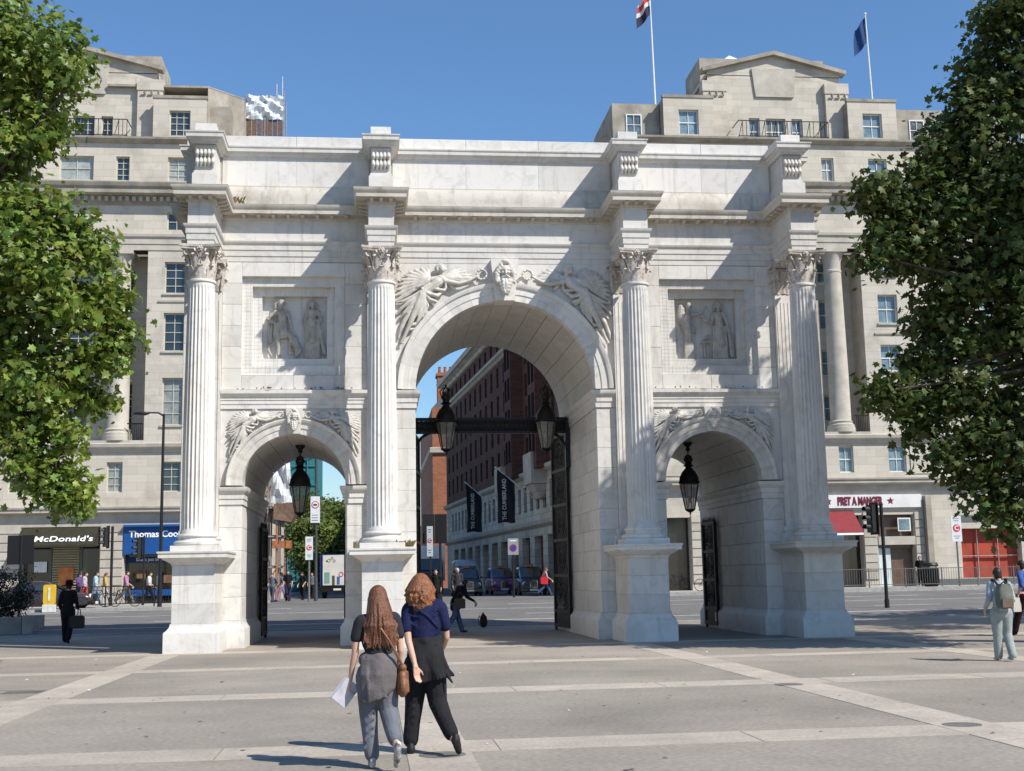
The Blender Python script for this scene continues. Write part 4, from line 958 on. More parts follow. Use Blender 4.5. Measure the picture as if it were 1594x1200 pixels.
    while xx < x_r: dn.box(xx-cx, xx+.2-cx, -.36, -.1, 24.36-gz_, 24.62-gz_); xx += .4
    o = dn.build('dentil_course', STONE_L, T); o['kind'] = 'stuff'
    # ---- attic storey
    at_ = [(b_-.6, b_+.6, 25.75, 27.25) for b_ in bays]+[(cx-3.4, cx-2.6, 25.75, 27.25), (cx-1.0, cx+1.0, 25.75, 27.25), (cx+2.3, cx+3.1, 25.75, 27.25)]
    Pa = lambda u, zz, d: P(u, zz, d+.15)
    wall(x_l, x_r, 25.4, 28.3, at_, Pa).build('attic_wall', STONE, T)
    for q in at_: window(T, Pa, 0, *q, 2, 2 if q[1]-q[0] > 1.5 else nz_, frame, glass, heavy=heavy)
    moulding(T, 'attic_cornice', P, x_l, x_r, [(-.15, 28.05), (-.05, 28.1), (.08, 28.2), (.2, 28.28), (.22, 28.4), (-.3, 28.45)], STONE_D)
    # ---- dormer blocks and stepped roof storey
    for s_ in (-1, 1):
        bx = [b_ for b_ in bays if abs(b_-cx-s_*5.95) < .1]
        for b_ in bx:
            q = (b_-.63, b_+.63, 28.75, 30.35); u0, u1 = b_-1.6, b_+1.6
            Pd = lambda u, zz, d: P(u, zz, d+.5)
            wall(u0, u1, 28.4, 31.15, [q], Pd).build('dormer_wall', STONE, T); window(T, Pd, 0, *q, 3 if nz_ > 2 else 2, nz_, frame, glass, heavy=heavy)
            b = MB(); b.box(u0-cx, u1-cx, .78, 6, 28.4-gz_, 31.14-gz_); b.add([P(u0, 28.4, .5), P(u0, 31.15, .5), P(u0, 31.15, .8), P(u0, 28.4, .8), P(u1, 28.4, .5), P(u1, 28.4, .8), P(u1, 31.15, .8), P(u1, 31.15, .5), P(u0, 31.15, .5), P(u1, 31.15, .5), P(u1, 31.15, .8), P(u0, 31.15, .8)], [(0, 1, 2, 3), (4, 5, 6, 7), (8, 9, 10, 11)]); b.build('dormer_block', STONE_D, T)
            moulding(T, 'dormer_coping', lambda u, zz, d: Pd(u, zz, d), u0-.05, u1+.05, [(-.2, 31.1), (.05, 31.12), (.06, 31.3), (-.3, 31.32)], STONE_D)
        e0, e1 = (x_l, cx-7.6) if s_ < 0 else (cx+7.6, x_r)
        if e1-e0 > 1:
            b = MB(); b.box(e0-cx, e1-cx, 1.4, 8, 28.4-gz_, 31.0-gz_); b.build('roof_storey_wall', STONE_D, T)
            hr = [b_ for b_ in bays if e0+.8 < b_ < e1-.8]
            for b_ in hr: window(T, P, 0, b_-.5, b_+.5, 28.9, 30.3, 2, nz_, frame, glass, depth=1.37)
    # ---- pedimented pavilion
    yb = 1.6; h_ = [(cx-1.75, cx-1.05, 28.6, 30.3), (cx-.65, cx+.65, 28.6, 30.3), (cx+1.05, cx+1.75, 28.6, 30.3)]
    Pp = lambda u, zz, d: P(u, zz, d+yb)
    wall(cx-4.35, cx+4.35, 28.4, 33.15, h_, Pp).build('pavilion_wall', STONE, T)
    for q in h_: window(T, Pp, 0, *q, 2 if q[1]-q[0] < 1 else 3, nz_, frame, glass, heavy=heavy)
    pm = MB(); pm.prism([(-4.35, 33.1-gz_), (4.35, 33.1-gz_), (4.35, 33.35-gz_), (0, 34.5-gz_), (-4.35, 33.35-gz_)], 1, yb, yb+5); pm.build('pediment', STONE, T)
    for s_ in (-1, 1):
        b = MB(); b.prism([(s_*4.7, 33.25-gz_), (s_*0, 34.47-gz_), (0, 34.73-gz_), (s_*4.75, 33.49-gz_)], 1, yb-.35, yb+.4); b.build('raking_cornice', STONE_D, T)
        b = MB(); b.box(s_*4.0-.75, s_*4.0+.75, yb-.35, yb+.3, 28.4-gz_, 31.9-gz_)
        b.box(s_*4.0-.8, s_*4.0+.8, yb-.4, yb+.3, 31.9-gz_, 32.6-gz_); pl_ = b.build('pavilion_pilaster', STONE, T)
        for i in range(3):
            k_ = MB(); x = s_*4.0-.55+.42*i; k_.box(x, x+.28, yb-.44, yb-.38, 31.58-gz_, 31.64-gz_); k_.box(x+.24, x+.3, yb-.44, yb-.38, 31.58-gz_, 31.9-gz_); k_.build('carved_key', STONE_D, pl_)
    b = MB(); b.box(-4.2, 4.2, yb+2.2, 7.5, 28.4-gz_, 35.2-gz_); b.build('roof_block', STONE_D, T)
    b = MB(); b.frust((-1.25, 1.25, yb-.12, yb+.1), (-1.45, 1.45, yb-.12, yb+.1), 31.7-gz_, 33.6-gz_); b.build('carved_tablet', STONE_L, T)
    # iron balcony
    br = MB()
    for zz in (28.55, 29.55): br.box(-2.9, 2.9, yb-1.5, yb-1.46, zz-gz_, zz+.05-gz_); br.box(-2.9, -2.86, yb-1.5, yb-.1, zz-gz_, zz+.05-gz_); br.box(2.86, 2.9, yb-1.5, yb-.1, zz-gz_, zz+.05-gz_)
    for i in range(25): x = -2.88+5.76*i/24; br.cyl((x, yb-1.48, 28.55-gz_), (x+(.24 if i % 3 == 0 and i < 24 else 0), yb-1.48, 29.55-gz_), .02, n=4)
    br.build('balcony_railing', BLACKM, T)
    # ---- body behind the front
    b = MB(); b.box(x_l-cx+.05, x_r-cx-.05, 2.6, 11, gz_-.5-gz_, 28.4-gz_); b.build('building_body', STONE_D, T)
    return T, P
# left building: burger restaurant and travel agent on the ground floor
GL = GZ1+.11
LEFTB, PLB = hotel_front('pale stone building on the left with a giant column order and two shops', -21.4, 42., -48, -12.5, ((10.9, 13.7), (15.3, 17.6), (18.8, 20.7)), GL, None, mat('cream_window_frame', (.55, .53, .42), .6), GLASS, 4,
    (((-23.7, -19.35, GL, 5.0), (-18.0, -13.2, GL, 5.0), (-29.5, -25, GL, 5.0)), None), 0, False)
RIGHTB, PRB = hotel_front('pale stone hotel on the right with a sandwich shop and red window below', 21.8, 40., 11.2, 58, ((10.9, 12.5), (13.75, 15.35), (16.7, 18.5), (19.7, 21.0)), GL, None, FRAMEW, GLASS_C, 2,
    (((12.6, 14.8, GL, 5.0), (16.5, 20.4, GL, 5.0), (22.2, 25.3, GL, 5.0), (26.2, 28.5, GL, 5.0), (31.4, 35.2, GL+.5, 4.1), (38, 42, GL, 4.5)), None), 1.05, True)
# returns of the two buildings towards the street between them
def side_wall(T, pts, z0, z1, name, m, cuts=()):
    b = MB()
    for (xa, ya), (xb, yb_) in zip(pts, pts[1:]): b.add([(xa, ya, z0), (xb, yb_, z0), (xb, yb_, z1), (xa, ya, z1)], [(0, 1, 2, 3)])
    o = b.build(name, m, T); o.location = -T.location; return o
o = side_wall(LEFTB, [(-12.5, 42), (-10.3, 44.6), (-9.9, 56), (-20, 56)], 0, 28.4, 'canted_corner_wall', STONE)
o = side_wall(LEFTB, [(-13.9, 43.3), (-11.9, 45.2), (-11.5, 56), (-20, 56)], 28.4, 32.2, 'canted_roof_wall', STONE_D)
b = MB(); b.prism([(-12.5, 42), (-10.3, 44.6), (-9.9, 56), (-20, 56), (-20, 42.1)], 2, 28.35, 28.44); o = b.build('roof_slab', STONE_D, LEFTB); o.location = -LEFTB.location
b = MB(); b.prism([(-13.9, 43.3), (-11.9, 45.2), (-11.5, 56), (-20, 56), (-20, 43.3)], 2, 32.15, 32.28); o = b.build('roof_slab', STONE_D, LEFTB); o.location = -LEFTB.location
for z0, z1, e in ((5.8, 6.2, .45), (9.35, 9.85, .3), (24.6, 25.4, .8), (28.1, 28.42, .2)):
    b = MB(); b.sweep([(-12.5, 42), (-10.3, 44.6), (-9.9, 56)], [(0, z0), (e*.6, z0), (e, z0+(z1-z0)*.4), (e, z1), (0, z1+.05)]); o = b.build('corner_cornice', STONE_L, LEFTB); o.location = -LEFTB.location
o = side_wall(RIGHTB, [(9.2, 60), (9.6, 43.4), (11.2, 40)], 0, 26.8, 'canted_corner_wall', STONE_G)
o = side_wall(RIGHTB, [(10.6, 60), (10.9, 43.8), (12.2, 41.4)], 26.8, 29.6, 'canted_roof_wall', STONE_D)
b = MB(); b.prism([(9.2, 60), (9.6, 43.4), (11.2, 40), (20, 40.1), (20, 60)], 2, 26.75, 26.85); o = b.build('roof_slab', STONE_D, RIGHTB); o.location = -RIGHTB.location
b = MB(); b.prism([(10.6, 60), (10.9, 43.8), (12.2, 41.4), (20, 42), (20, 60)], 2, 29.55, 29.65); o = b.build('roof_slab', STONE_D, RIGHTB); o.location = -RIGHTB.location
b = MB(); b.box(12.6, 18, 44, 56, 29.6, 31.6); b.box(14.2, 19, 45.5, 56, 31.6, 32.6); o = b.build('stepped_roof_block', STONE_D, RIGHTB); o.location = -RIGHTB.location
for z0, z1, e in ((5.8, 6.2, .45), (9.35, 9.85, .3), (24.6, 25.4, .8), (26.6, 26.9, .2)):
    b = MB(); b.sweep([(9.2, 60), (9.6, 43.4), (11.2, 40)], [(0, z0), (e*.6, z0), (e, z0+(z1-z0)*.4), (e, z1), (0, z1+.05)]); o = b.build('corner_cornice', STONE_L, RIGHTB); o.location = -RIGHTB.location
# rooftop skylights and flagpoles
for x in (20.0, 24.2):
    b = MB(); b.add([(x-.8, 44.2, 35.2), (x+.8, 44.2, 35.2), (x+.8, 45.8, 35.2), (x-.8, 45.8, 35.2), (x, 45, 35.95)], [(0, 1, 4), (1, 2, 4), (2, 3, 4), (3, 0, 4)]); o = b.build('skylight', FRAMEW, RIGHTB); o.location = -RIGHTB.location
CLOTH = {}
def flag(name, label, cat, base, h, dirx, cols, grp, fh=1.9, fw=.9):
    t = thing(name, label, cat, base, 0, grp)
    b = MB(); b.cyl((0, 0, 0), (-.12, 0, h), .07, .04, 8); b.sph((-.12, 0, h), .09, 8, 6); b.build('pole', FRAMEW, t, True)
    n, k_ = 10, 8
    for ci, (c, f0, f1) in enumerate(cols):
        b = MB(); vs = []
        for i in range(n+1):
            for j in range(k_+1):
                v = f0+(f1-f0)*j/k_; uu = i/n
                vs.append((-.12-uu*fw*(.85+.25*v)+.05*math.sin(uu*9+v*4), .12*math.sin(uu*8+v*3), h-.15-v*fh-uu*fh*.55+.04*math.sin(uu*7)))
        b.add(vs, [(i*(k_+1)+j, i*(k_+1)+j+1, (i+1)*(k_+1)+j+1, (i+1)*(k_+1)+j) for i in range(n) for j in range(k_)])
        b.build('flag_cloth', mat('flag_cloth_%.2f_%.2f_%.2f' % c, c, .8, .15, 4, transl=.25), t, True, 180)
    return t
flag('flagpole', 'white flagpole with a red, white and dark limp flag on the hotel roof', 'flagpole', (14.6, 44, 31.6), 8.6, -1, (((.7, .68, .66), 0, .18), ((.55, .05, .05), .18, .42), ((.7, .68, .66), .42, .6), ((.03, .03, .06), .6, 1.)), 'roof flagpoles')
flag('flagpole', 'white flagpole with a limp dark blue flag on the hotel roof', 'flagpole', (28.7, 42.5, 31.0), 7.0, -1, (((.02, .06, .18), 0, 1.),), 'roof flagpoles')

# ---- brick side of the hotel along the street
hx, hy, dx_, dy_ = 9.0, 46., -.079, 1.
L_ = math.hypot(dx_, dy_); ux, uy = dx_/L_, dy_/L_
T = thing('brick_hotel', 'dark brown brick hotel with a stone base lining the street behind', 'building', (hx, hy, GL))
PH = lambda u, zz, d: (ux*u+uy*d, uy*u-ux*d, zz-GL)
rz_h = math.atan2(uy, ux)+math.pi
LH = 60.
PHr = lambda u, zz, d: PH(LH-u, zz, d)
wn = []
for i in range(19):
    u = 2.2+i*3.05
    if i in (13, 16): continue
    for k_ in range(4): wn.append((u-.55, u+.55, 10.4+2.45*k_, 12.1+2.45*k_))
wall(0, LH, 9.2, 20., wn, PHr, .3).build('brick_wall', BRICK_D, T)
GLASS_M = mat('dull_dark_glass', (.02, .02, .022), .5, .3, 2, spec=0.)
for q in wn: window(T, PHr, rz_h, *q, 2, 4, FRAMED, GLASS_M, depth=.22)
for i in (13, 16):
    u = LH-(2.2+i*3.05); b = MB(); vs = [PH(u+a, z, d) for z in (9.2, 22.4) for a, d in ((-1.3, -.9), (1.3, -.9), (1.6, .2), (-1.6, .2))]; b.add(vs, [(0,3,2,1),(4,5,6,7),(0,1,5,4),(1,2,6,5),(2,3,7,6),(3,0,4,7)]); o = b.build('brick_bay', BRICK_D, T)
    for k_ in range(4):
        for a in (-.6, .6): q_ = MB(); vs = [PH(u+a+e, 10.4+2.45*k_+f, -.93) for e, f in ((-.35, 0), (.35, 0), (.35, 1.7), (-.35, 1.7))]; vs += [PH(u+a+e, 10.4+2.45*k_+f, -.89) for e, f in ((-.35, 0), (.35, 0), (.35, 1.7), (-.35, 1.7))]; q_.add(vs, [(0,1,2,3),(0,4,5,1),(1,5,6,2),(2,6,7,3),(3,7,4,0)]); q_.build('window', GLASS_M, o)
moulding(T, 'stone_band', PHr, 0, LH, [(0, 19.8), (.15, 19.85), (.25, 20.0), (.45, 20.1), (.45, 20.35), (0, 20.5)], STONE_L)
w2 = [(2.2+i*3.05-.5, 2.2+i*3.05+.5, 20.9, 21.9) for i in range(19)]
wall(0, LH, 20.4, 22.3, w2, PHr, .3).build('upper_brick_wall', BRICK_D, T)
for q in w2: window(T, PHr, rz_h, *q, 2, 2, FRAMED, GLASS_M, depth=.22)
moulding(T, 'eaves_cornice', PHr, -.5, LH, [(0, 22.2), (.2, 22.25), (.3, 22.5), (.9, 22.7), (1.0, 23.1), (0, 23.3)], STONE_G)
b = MB(); vs = [PH(u, z, d) for z in (23.2, 25.6) for u, d in ((-1, 2.2), (LH-4, 2.2), (LH-4, 12), (-1, 12))]; b.add(vs, [(0,3,2,1),(4,5,6,7),(0,1,5,4),(1,2,6,5),(2,3,7,6),(3,0,4,7)]); b.build('mansard', mat('slate_roof', (.12, .125, .13), .6, .2, 4), T)
b = MB(); vs = [PH(u, z, d) for z in (0, 23.2) for u, d in ((0, .5), (LH-.1, .5), (LH-.1, 20), (0, 20))]; b.add(vs, [(0,3,2,1),(4,5,6,7),(0,1,5,4),(1,2,6,5),(2,3,7,6),(3,0,4,7)]); b.build('building_body', BRICK_D, T)
# stone base: two storeys, shop openings, canopy
pr_ = []
for i in range(12):
    u = LH-2.5-i*4.6; pr_.append((u-1.5, u+1.5, GL, 4.6))
pu = [(LH-2.5-i*2.3-.55, LH-2.5-i*2.3+.55, 6.5, 8.4) for i in range(24)]
wall(0, LH, GL-.2, 5.4, pr_, PHr, .8).build('podium_wall', STONE_G, T); wall(0, LH, 5.4, 9.3, pu, PHr, .3).build('podium_upper_wall', STONE_G, T)
for q in pu: window(T, PHr, rz_h, *q, 2, 2, FRAMED, GLASS_M, depth=.2)
for q in pr_:
    b = MB(); b.add([PHr(q[0], GL, .8), PHr(q[1], GL, .8), PHr(q[1], 4.6, .8), PHr(q[0], 4.6, .8)], [(0, 1, 2, 3)]); b.build('shop_glass', GLASS_M, T)
moulding(T, 'podium_cornice', PHr, -.2, LH, [(0, 5.2), (.1, 5.25), (.3, 5.4), (.35, 5.65), (0, 5.75)], STONE_L)
moulding(T, 'podium_coping', PHr, -.2, LH, [(0, 9.0), (.15, 9.05), (.35, 9.2), (.4, 9.45), (0, 9.55)], STONE_L)
for u in (50, 38): 
    b = MB(); vs = [PHr(u+a, z, d) for z in (8.2, 10.4) for a, d in ((-1.4, -1.1), (1.4, -1.1), (1.4, .1), (-1.4, .1))]; b.add(vs, [(0,3,2,1),(4,5,6,7),(0,1,5,4),(1,2,6,5),(2,3,7,6),(3,0,4,7)]); o = b.build('stone_balcony', STONE_L, T)
    b = MB(); vs = [PHr(u+a*(.6 if z < 7.8 else 1), z, d*(.3 if z < 7.8 else .9)) for z in (7.2, 8.2) for a, d in ((-1.2, -1.1), (1.2, -1.1), (1.2, .1), (-1.2, .1))]; b.add(vs, [(0,3,2,1),(4,5,6,7),(0,1,5,4),(1,2,6,5),(2,3,7,6),(3,0,4,7)]); b.build('balcony_corbel', STONE_G, T)
# hotel banners
BANN = mat('black_banner_cloth', (.012, .013, .018), .7, .3, 3); LETT = mat('pale_lettering', (.62, .6, .56), .6)
def banner(label, wx, wy, wz, tipx, tipz, low):
    t = thing('hotel_banner', label, 'banner', (wx, wy, wz), 0, 'hotel banners on slanting poles')
    b = MB(); b.cyl((0, 0, 0), (tipx, 0, tipz), .045, .035, 8); b.sph((tipx, 0, tipz), .08, 8, 6); b.build('banner_pole', FRAMEW, t, True)
    b = MB(); n, k_ = 10, 14; vs = []
    for i in range(n+1):
        f = .54+.43*i/n; x, z = tipx*f, tipz*f
        for j in range(k_+1): vs.append((x+.03*math.sin(j*.5+i*.3), .06*math.sin(i*.9+j*.35), z-.05-(z-.05+low+.04*math.sin(i*.8))*j/k_))
    b.add(vs, [(i*(k_+1)+j, i*(k_+1)+j+1, (i+1)*(k_+1)+j+1, (i+1)*(k_+1)+j) for i in range(n) for j in range(k_)])
    c = b.build('banner_cloth', BANN, t, True, 180)
    me = text_mesh('THE CUMBERLAND', .40, .004, .008, spacing=1.0); o = obj('lettering', me, LETT, c); o.matrix_basis = Matrix.Translation((tipx*.80, -.12, (tipz*.8-low)/2-.08)) @ Matrix.Rotation(math.pi/2, 4, 'X') @ Matrix.Rotation(math.pi/2, 4, 'Z') @ Matrix.Scale(.86, 4, (1, 0, 0))
banner('black hotel banner on a slanting pole, the nearer one on the right', 8.0, 58., 7.2, -2.9, 2.4, 1.6)
banner('black hotel banner on a slanting pole, the farther one on the left', 6.87, 73., 7.1, -2.9, 2.55, 1.6)
# ---- red brick house farther up the street
T = thing('red_brick_house', 'sunlit orange red brick mansion block at the far end of the street', 'building', (3.65, 125, GL)); T.scale = (1.13, 1.13, 1.13)
PF = lambda u, zz, d: (u, d, zz-GL)
rw = [(2.0, 2.9, 4.2+3.3*k_, 6.2+3.3*k_) for k_ in range(5)]+[(3.9, 4.8, 4.2+3.3*k_, 6.2+3.3*k_) for k_ in range(5)]
wall(0, 9, GL-.2, 20.5, rw, PF, .2).build('end_wall', BRICK_R, T)
for q in rw: window(T, PF, 0, *q, 2, 4, FRAMEW, GLASS, depth=.05, bar=.07)
PS = lambda u, zz, d: (d, u, zz-GL)
sw_ = [(1.5+2.6*i, 2.5+2.6*i, 4.2+3.3*k_, 6.2+3.3*k_) for i in range(12) for k_ in range(5)]
b = wall(0, 36, GL-.2, 20.5, sw_, PS, .2); b.build('street_wall', BRICK_R, T)
for q in sw_: window(T, PS, -math.pi/2, *q, 2, 4, FRAMEW, GLASS, depth=.05, bar=.07)
moulding(T, 'stone_band', PF, -.3, 9, [(0, 15.3), (.3, 15.4), (.35, 15.9), (0, 16)], STONE_L); moulding(T, 'stone_band', PS, 0, 36, [(0, 15.3), (.3, 15.4), (.35, 15.9), (0, 16)], STONE_L)
b = MB(); b.prism([(0, 20.4-GL), (9, 20.4-GL), (9, 22.2-GL), (1.5, 22.2-GL)], 1, 0.05, 36); b.build('roof', mat('slate_roof', (.12, .125, .13)), T)
b = MB(); b.box(.7, 5.2, 1, 3.2, 20-GL, 24.6-GL); b.box(.55, 5.35, .85, 3.35, 24.2-GL, 24.5-GL); ch_ = b.build('chimney_stack', BRICK_R, T)
for i in range(7): b = MB(); b.lathe([(.2, 24.6-GL), (.16, 25.3-GL), (.19, 25.4-GL)], (1.0+i*.62, 2.1, 0), 8); b.build('chimney_pot', BRICK_R, ch_)
# ---- low brick terrace closing the far end of the street
T = thing('brick_terrace', 'low red brick terrace closing the far end of the street', 'building', (-45, 232, GZ1))
PT = lambda u, zz, d: (u, d, zz)
tw_ = [(1.2+3.2*i, 2.3+3.2*i, z0, z0+1.7) for i in range(19) for z0 in (1.2, 4.4, 7.0)]
wall(0, 62, -.2, 9.5, tw_, PT, .2).build('front_wall', BRICK_R, T)
for q in tw_: window(T, PT, 0, *q, 2, 2, FRAMEW, GLASS, depth=.1)
b = MB(); b.prism([(0, 9.4), (62, 9.4), (60, 12), (2, 12)], 1, .1, 9); b.build('roof', mat('slate_roof', (.12, .125, .13)), T)
# ---- building wrapped in teal netting, beyond the left arch
T = thing('netted_building', 'far building wrapped in teal scaffold netting', 'building', (-13.3, 108, GL))
TEAL = mat('teal_netting', (.05, .27, .29), .6, .2, 1.5, transl=.3)
b = MB(); b.box(0, 3.4, 0, 14, 0, 19); b.build('netting', TEAL, T)
b = MB()
for z in range(9): b.cyl((-.1, -.12, 1+2.1*z), (3.5, -.12, 1+2.1*z), .06, n=5)
for x in range(4): b.cyl((.2+1.05*x, -.15, 0), (.2+1.05*x, -.15, 19.4), .06, n=5)
for z in range(5): b.cyl((0, -.2, 1+4*z), (3.4, -.2, 3+4*z), .05, n=5)
b.build('scaffold_tubes', mat('blue_grey_tube', (.07, .2, .24), .5), T)
# ---- scaffold with sheeting on the left building's corner
SCAF = mat('galvanised_tube', (.42, .41, .40), .45, .3, 9, metal=.6); RUST = mat('rusty_orange_board', (.38, .14, .06), .85, .3, 4); WOOD = mat('weathered_board', (.16, .10, .07), .9, .3, 5); SHEET = mat('white_sheeting', (.60, .61, .60), .5, .25, 1.4, .5, 4, col2=(.40, .41, .41), amount2=1)
T = thing('scaffolding', 'rusty scaffold tower with white sheeting on the corner of the left building', 'scaffolding', (-9.8, 43.4, GL))
b = MB()
for x in (-.9, -.2, .35):
    for y in (0, 1.5, 3.0): b.cyl((x, y, -.1), (x, y, 9.2), .05, n=6)
for z in (1.9, 3.7, 5.4, 7.2, 8.9):
    for y in (0, 1.5, 3.0): b.cyl((-1.1, y, z), (.6, y, z), .045, n=6)
    for x in (-.9, .35): b.cyl((x, -.2, z+.1), (x, 3.2, z+.1), .045, n=6)
b.build('standards_and_ledgers', SCAF, T, True)
b = MB()
for z in (0, 3.7, 5.4, 7.2): b.cyl((-.9, -.06, z), (.35, -.06, z+1.8), .045, n=6)
b.cyl((.35, -.1, 0), (.35, -.1, 4.4), .06, n=6); b.build('diagonal_braces', RUST, T, True)
for z in (1.95, 3.75, 5.45):
    for i in range(5): b = MB(); b.box(-1.2, .7, .1+.56*i, .62+.56*i, z, z+.05); b.build('scaffold_board', RUST if z > 5 else WOOD, T)
for x in (.1, .5, .9): b = MB(); b.box(x, x+.34, -.25, -.1, 3.0, 3.45); b.build('orange_barrier', RUST, T)
b = MB(); b.add([(.2, -.6, 5.6), (1.7, .0, 5.75), (1.7, 2.4, 5.75), (.2, 2.4, 5.6), (.2, -.6, 4.7), (1.2, .0, 4.55), (1.2, 2.4, 4.55), (.2, 2.4, 4.7)], [(0,1,2,3),(4,7,6,5),(0,4,5,1),(1,5,6,2),(2,6,7,3),(3,7,4,0)]); b.build('protection_fan', WOOD, T)
b = MB(); vs = []
rs = random.Random(5)
for i in range(11):
    for j in range(17):
        vs.append((.0+i*.13-.0035*j*i, -.25+rs.uniform(-.1, .1)+.12*math.sin(j*1.1+i*.7), 5.7+j*.40))
b.add(vs, [(i*17+j, (i+1)*17+j, (i+1)*17+j+1, i*17+j+1) for i in range(10) for j in range(16)]); b.build('sheeting', SHEET, T)
T = thing('wrapped_scaffold', 'roof scaffold wrapped in silvery plastic on the left building', 'scaffolding', (-11.85, 46.2, 30.3))
b = MB(); vs = []
for i in range(15):
    for j in range(9): a = rs.uniform(-.13, .13); vs.append((.0+i*.17, -.1+a+.08*math.sin(i+j*1.3), .95+j*.2+.05*math.sin(i*1.7)))
b.add(vs, [(i*9+j, (i+1)*9+j, (i+1)*9+j+1, i*9+j+1) for i in range(14) for j in range(8)])
b.build('plastic_wrap', mat('silver_plastic', (.66, .69, .71), .25, .15, 1.2, spec=.7, col2=(.50, .55, .60), amount2=1), T)
b = MB(); 
for x in (0, 1.2, 2.4):
    for y in (0, 2): b.cyl((x, y, -1.9), (x, y, 2.9 if x > 2 else 2.6), .05, n=6)
b.cyl((2.3, 0, 2.4), (2.3, 0, 3.9), .03, n=5); b.cyl((1.9, .5, 2.4), (1.9, .5, 3.6), .03, n=5)
b.cyl((0, 0, .0), (2.4, 0, .9), .04, n=5); b.build('scaffold_tubes', SCAF, T)
for i in range(7): b = MB(); b.box(.05+.33*i, .33+.33*i, -.04, .06, -.1, .95); b.build('scaffold_board', WOOD, T)
# ---- shop fronts
def lbl(parent, txt, size, x, y, z, m, bold=.01, sp=1., shear=0, align='CENTER'):
    o = obj('lettering', text_mesh(txt, size, .015, bold, spacing=sp, shear=shear, align=align), m, parent, (x, y, z), (math.pi/2, 0, 0)); return o
WHITE = mat('white_letter', (.85, .85, .82), .5)
ox, oy, oz = LEFTB.location
def lb_part(b, name, m, smooth=False): o = b.build(name, m, LEFTB, smooth); o.location = (-ox, -oy, -oz); return o
AWN = mat('dark_olive_awning', (.034, .031, .016), .75, .2, 3)
b = MB(); b.prism([(41.95, 5.05), (41.95, 5.0), (40.75, 4.0), (40.75, 3.86), (40.8, 3.86), (40.85, 4.0), (41.98, 4.98)], 0, -23.65, -19.4); a_ = lb_part(b, 'awning', AWN)
for x in (-23.66, -19.4): b = MB(); b.add([(x, 41.95, 5.03), (x, 40.76, 4.0), (x, 40.76, 3.88), (x, 41.95, 3.95)], [(0, 1, 2, 3)]); lb_part(b, 'awning_cheek', AWN)
me = text_mesh("McDonald's", .66, .012, .010, spacing=1.04); o = obj('lettering', me, WHITE, LEFTB); o.matrix_basis = Matrix.Translation((-21.15-ox, 41.05-oy, 4.32-oz)) @ Matrix.Rotation(math.atan2(1.0, 1.2)+.02, 4, 'X')
def shop(part, x0, x1, y, z0, z1, glass, mull, fm, back=True):
    b = MB(); b.box(x0, x1, y, y+.03, z0, z1); part(b, 'shop_glass', glass)
    for x in mull: b = MB(); b.box(x-.05, x+.05, y-.06, y+.02, z0, z1); part(b, 'mullion', fm)
SHOPG = mat('dark_shop_glass', (.02, .019, .018), .08, .4, .8, spec=.7)
shop(lb_part, -23.7, -19.35, 42.75, GL, 5.0, SHOPG, (-23.6, -22.2, -20.5, -19.45), FRAMED)
for i in range(17): b = MB(); b.box(-22.1, -20.62, 42.66, 42.7, 1.5+i*.145, 1.565+i*.145); lb_part(b, 'blind_slat', mat('tan_blind_slat', (.42, .33, .20), .6))
b = MB(); b.box(-21.75, -20.9, 42.6, 42.63, 1.55, 2.75); pst = lb_part(b, 'poster', mat('red_food_poster', (.55, .06, .03), .5, .3, 2.5, col2=(.60, .28, .06), amount2=.5))
b = MB(); b.box(-23.1, -22.4, 42.6, 42.63, 2.5, 3.1); lb_part(b, 'menu_card', WHITE)
BLUE = mat('blue_fascia', (.010, .075, .27), .5, .1, 2)
b = MB(); b.box(-18.0, -13.2, 41.85, 41.98, 3.42, 5.05); lb_part(b, 'blue_fascia', BLUE)
b = MB(); b.box(-18.0, -13.2, 41.6, 41.95, 4.98, 5.1); lb_part(b, 'fascia_ledge', BLUE)
lbl(LEFTB, 'Thomas Cook', .52, -16.2-ox, 41.83-oy, 4.55-oz, WHITE, .012)
b = MB(); b.box(-18.0, -13.2, 42.5, 42.56, 2.95, 3.3); lb_part(b, 'slogan_board', mat('navy_board', (.01, .03, .12), .5))
lbl(LEFTB, "Don't just book it. Thomas Cook it.", .25, -15.55-ox, 42.48-oy, 3.12-oz, WHITE, .003)
shop(lb_part, -18.0, -13.2, 42.75, GL, 5.0, SHOPG, (-17.9, -16.2, -14.6), FRAMED)
b = MB(); b.box(-18.0, -13.2, 42.55, 42.6, 1.05, 1.4); lb_part(b, 'blue_stall_riser', BLUE)
for x, z, w_ in ((-17.1, 2.3, .5), (-15.6, 2.0, .45), (-14.6, 2.3, .4)): b = MB(); b.box(x-w_/2, x+w_/2, 42.6, 42.63, z-w_/2, z+w_/2); lb_part(b, 'window_card', mat('brown_window_card', (.20, .11, .06), .6, .4, 6))
b = MB(); b.box(-29.5, -25, 42.7, 42.74, GL, 5); lb_part(b, 'shop_glass', SHOPG)
for x in (-19.0, -18.6): pass
for z in np.arange(1.2, 5.0, .5):
    for x0, x1 in ((-19.3, -18.05), (-24.9, -23.75)): b = MB(); b.box(x0, x1, 41.92, 42.05, z, z+.44); lb_part(b, 'rusticated_block', STONE_L)
rx_, ry_, rz_ = RIGHTB.location
def rb_part(b, name, m, smooth=False): o = b.build(name, m, RIGHTB, smooth); o.location = (-rx_, -ry_, -rz_); return o
b = MB(); b.box(21.9, 29.0, 39.8, 39.98, 5.42, 6.2); rb_part(b, 'sign_board', mat('white_sign_board', (.72, .71, .68), .5, .1, 1))
MAROON = mat('maroon_letter', (.16, .015, .03), .5)
lbl(RIGHTB, 'PRET A MANGER', .66, 25.15-rx_, 39.78-ry_, 5.80-rz_, MAROON, .03, 1.0, align='CENTER').scale = (.56, 1, 1)
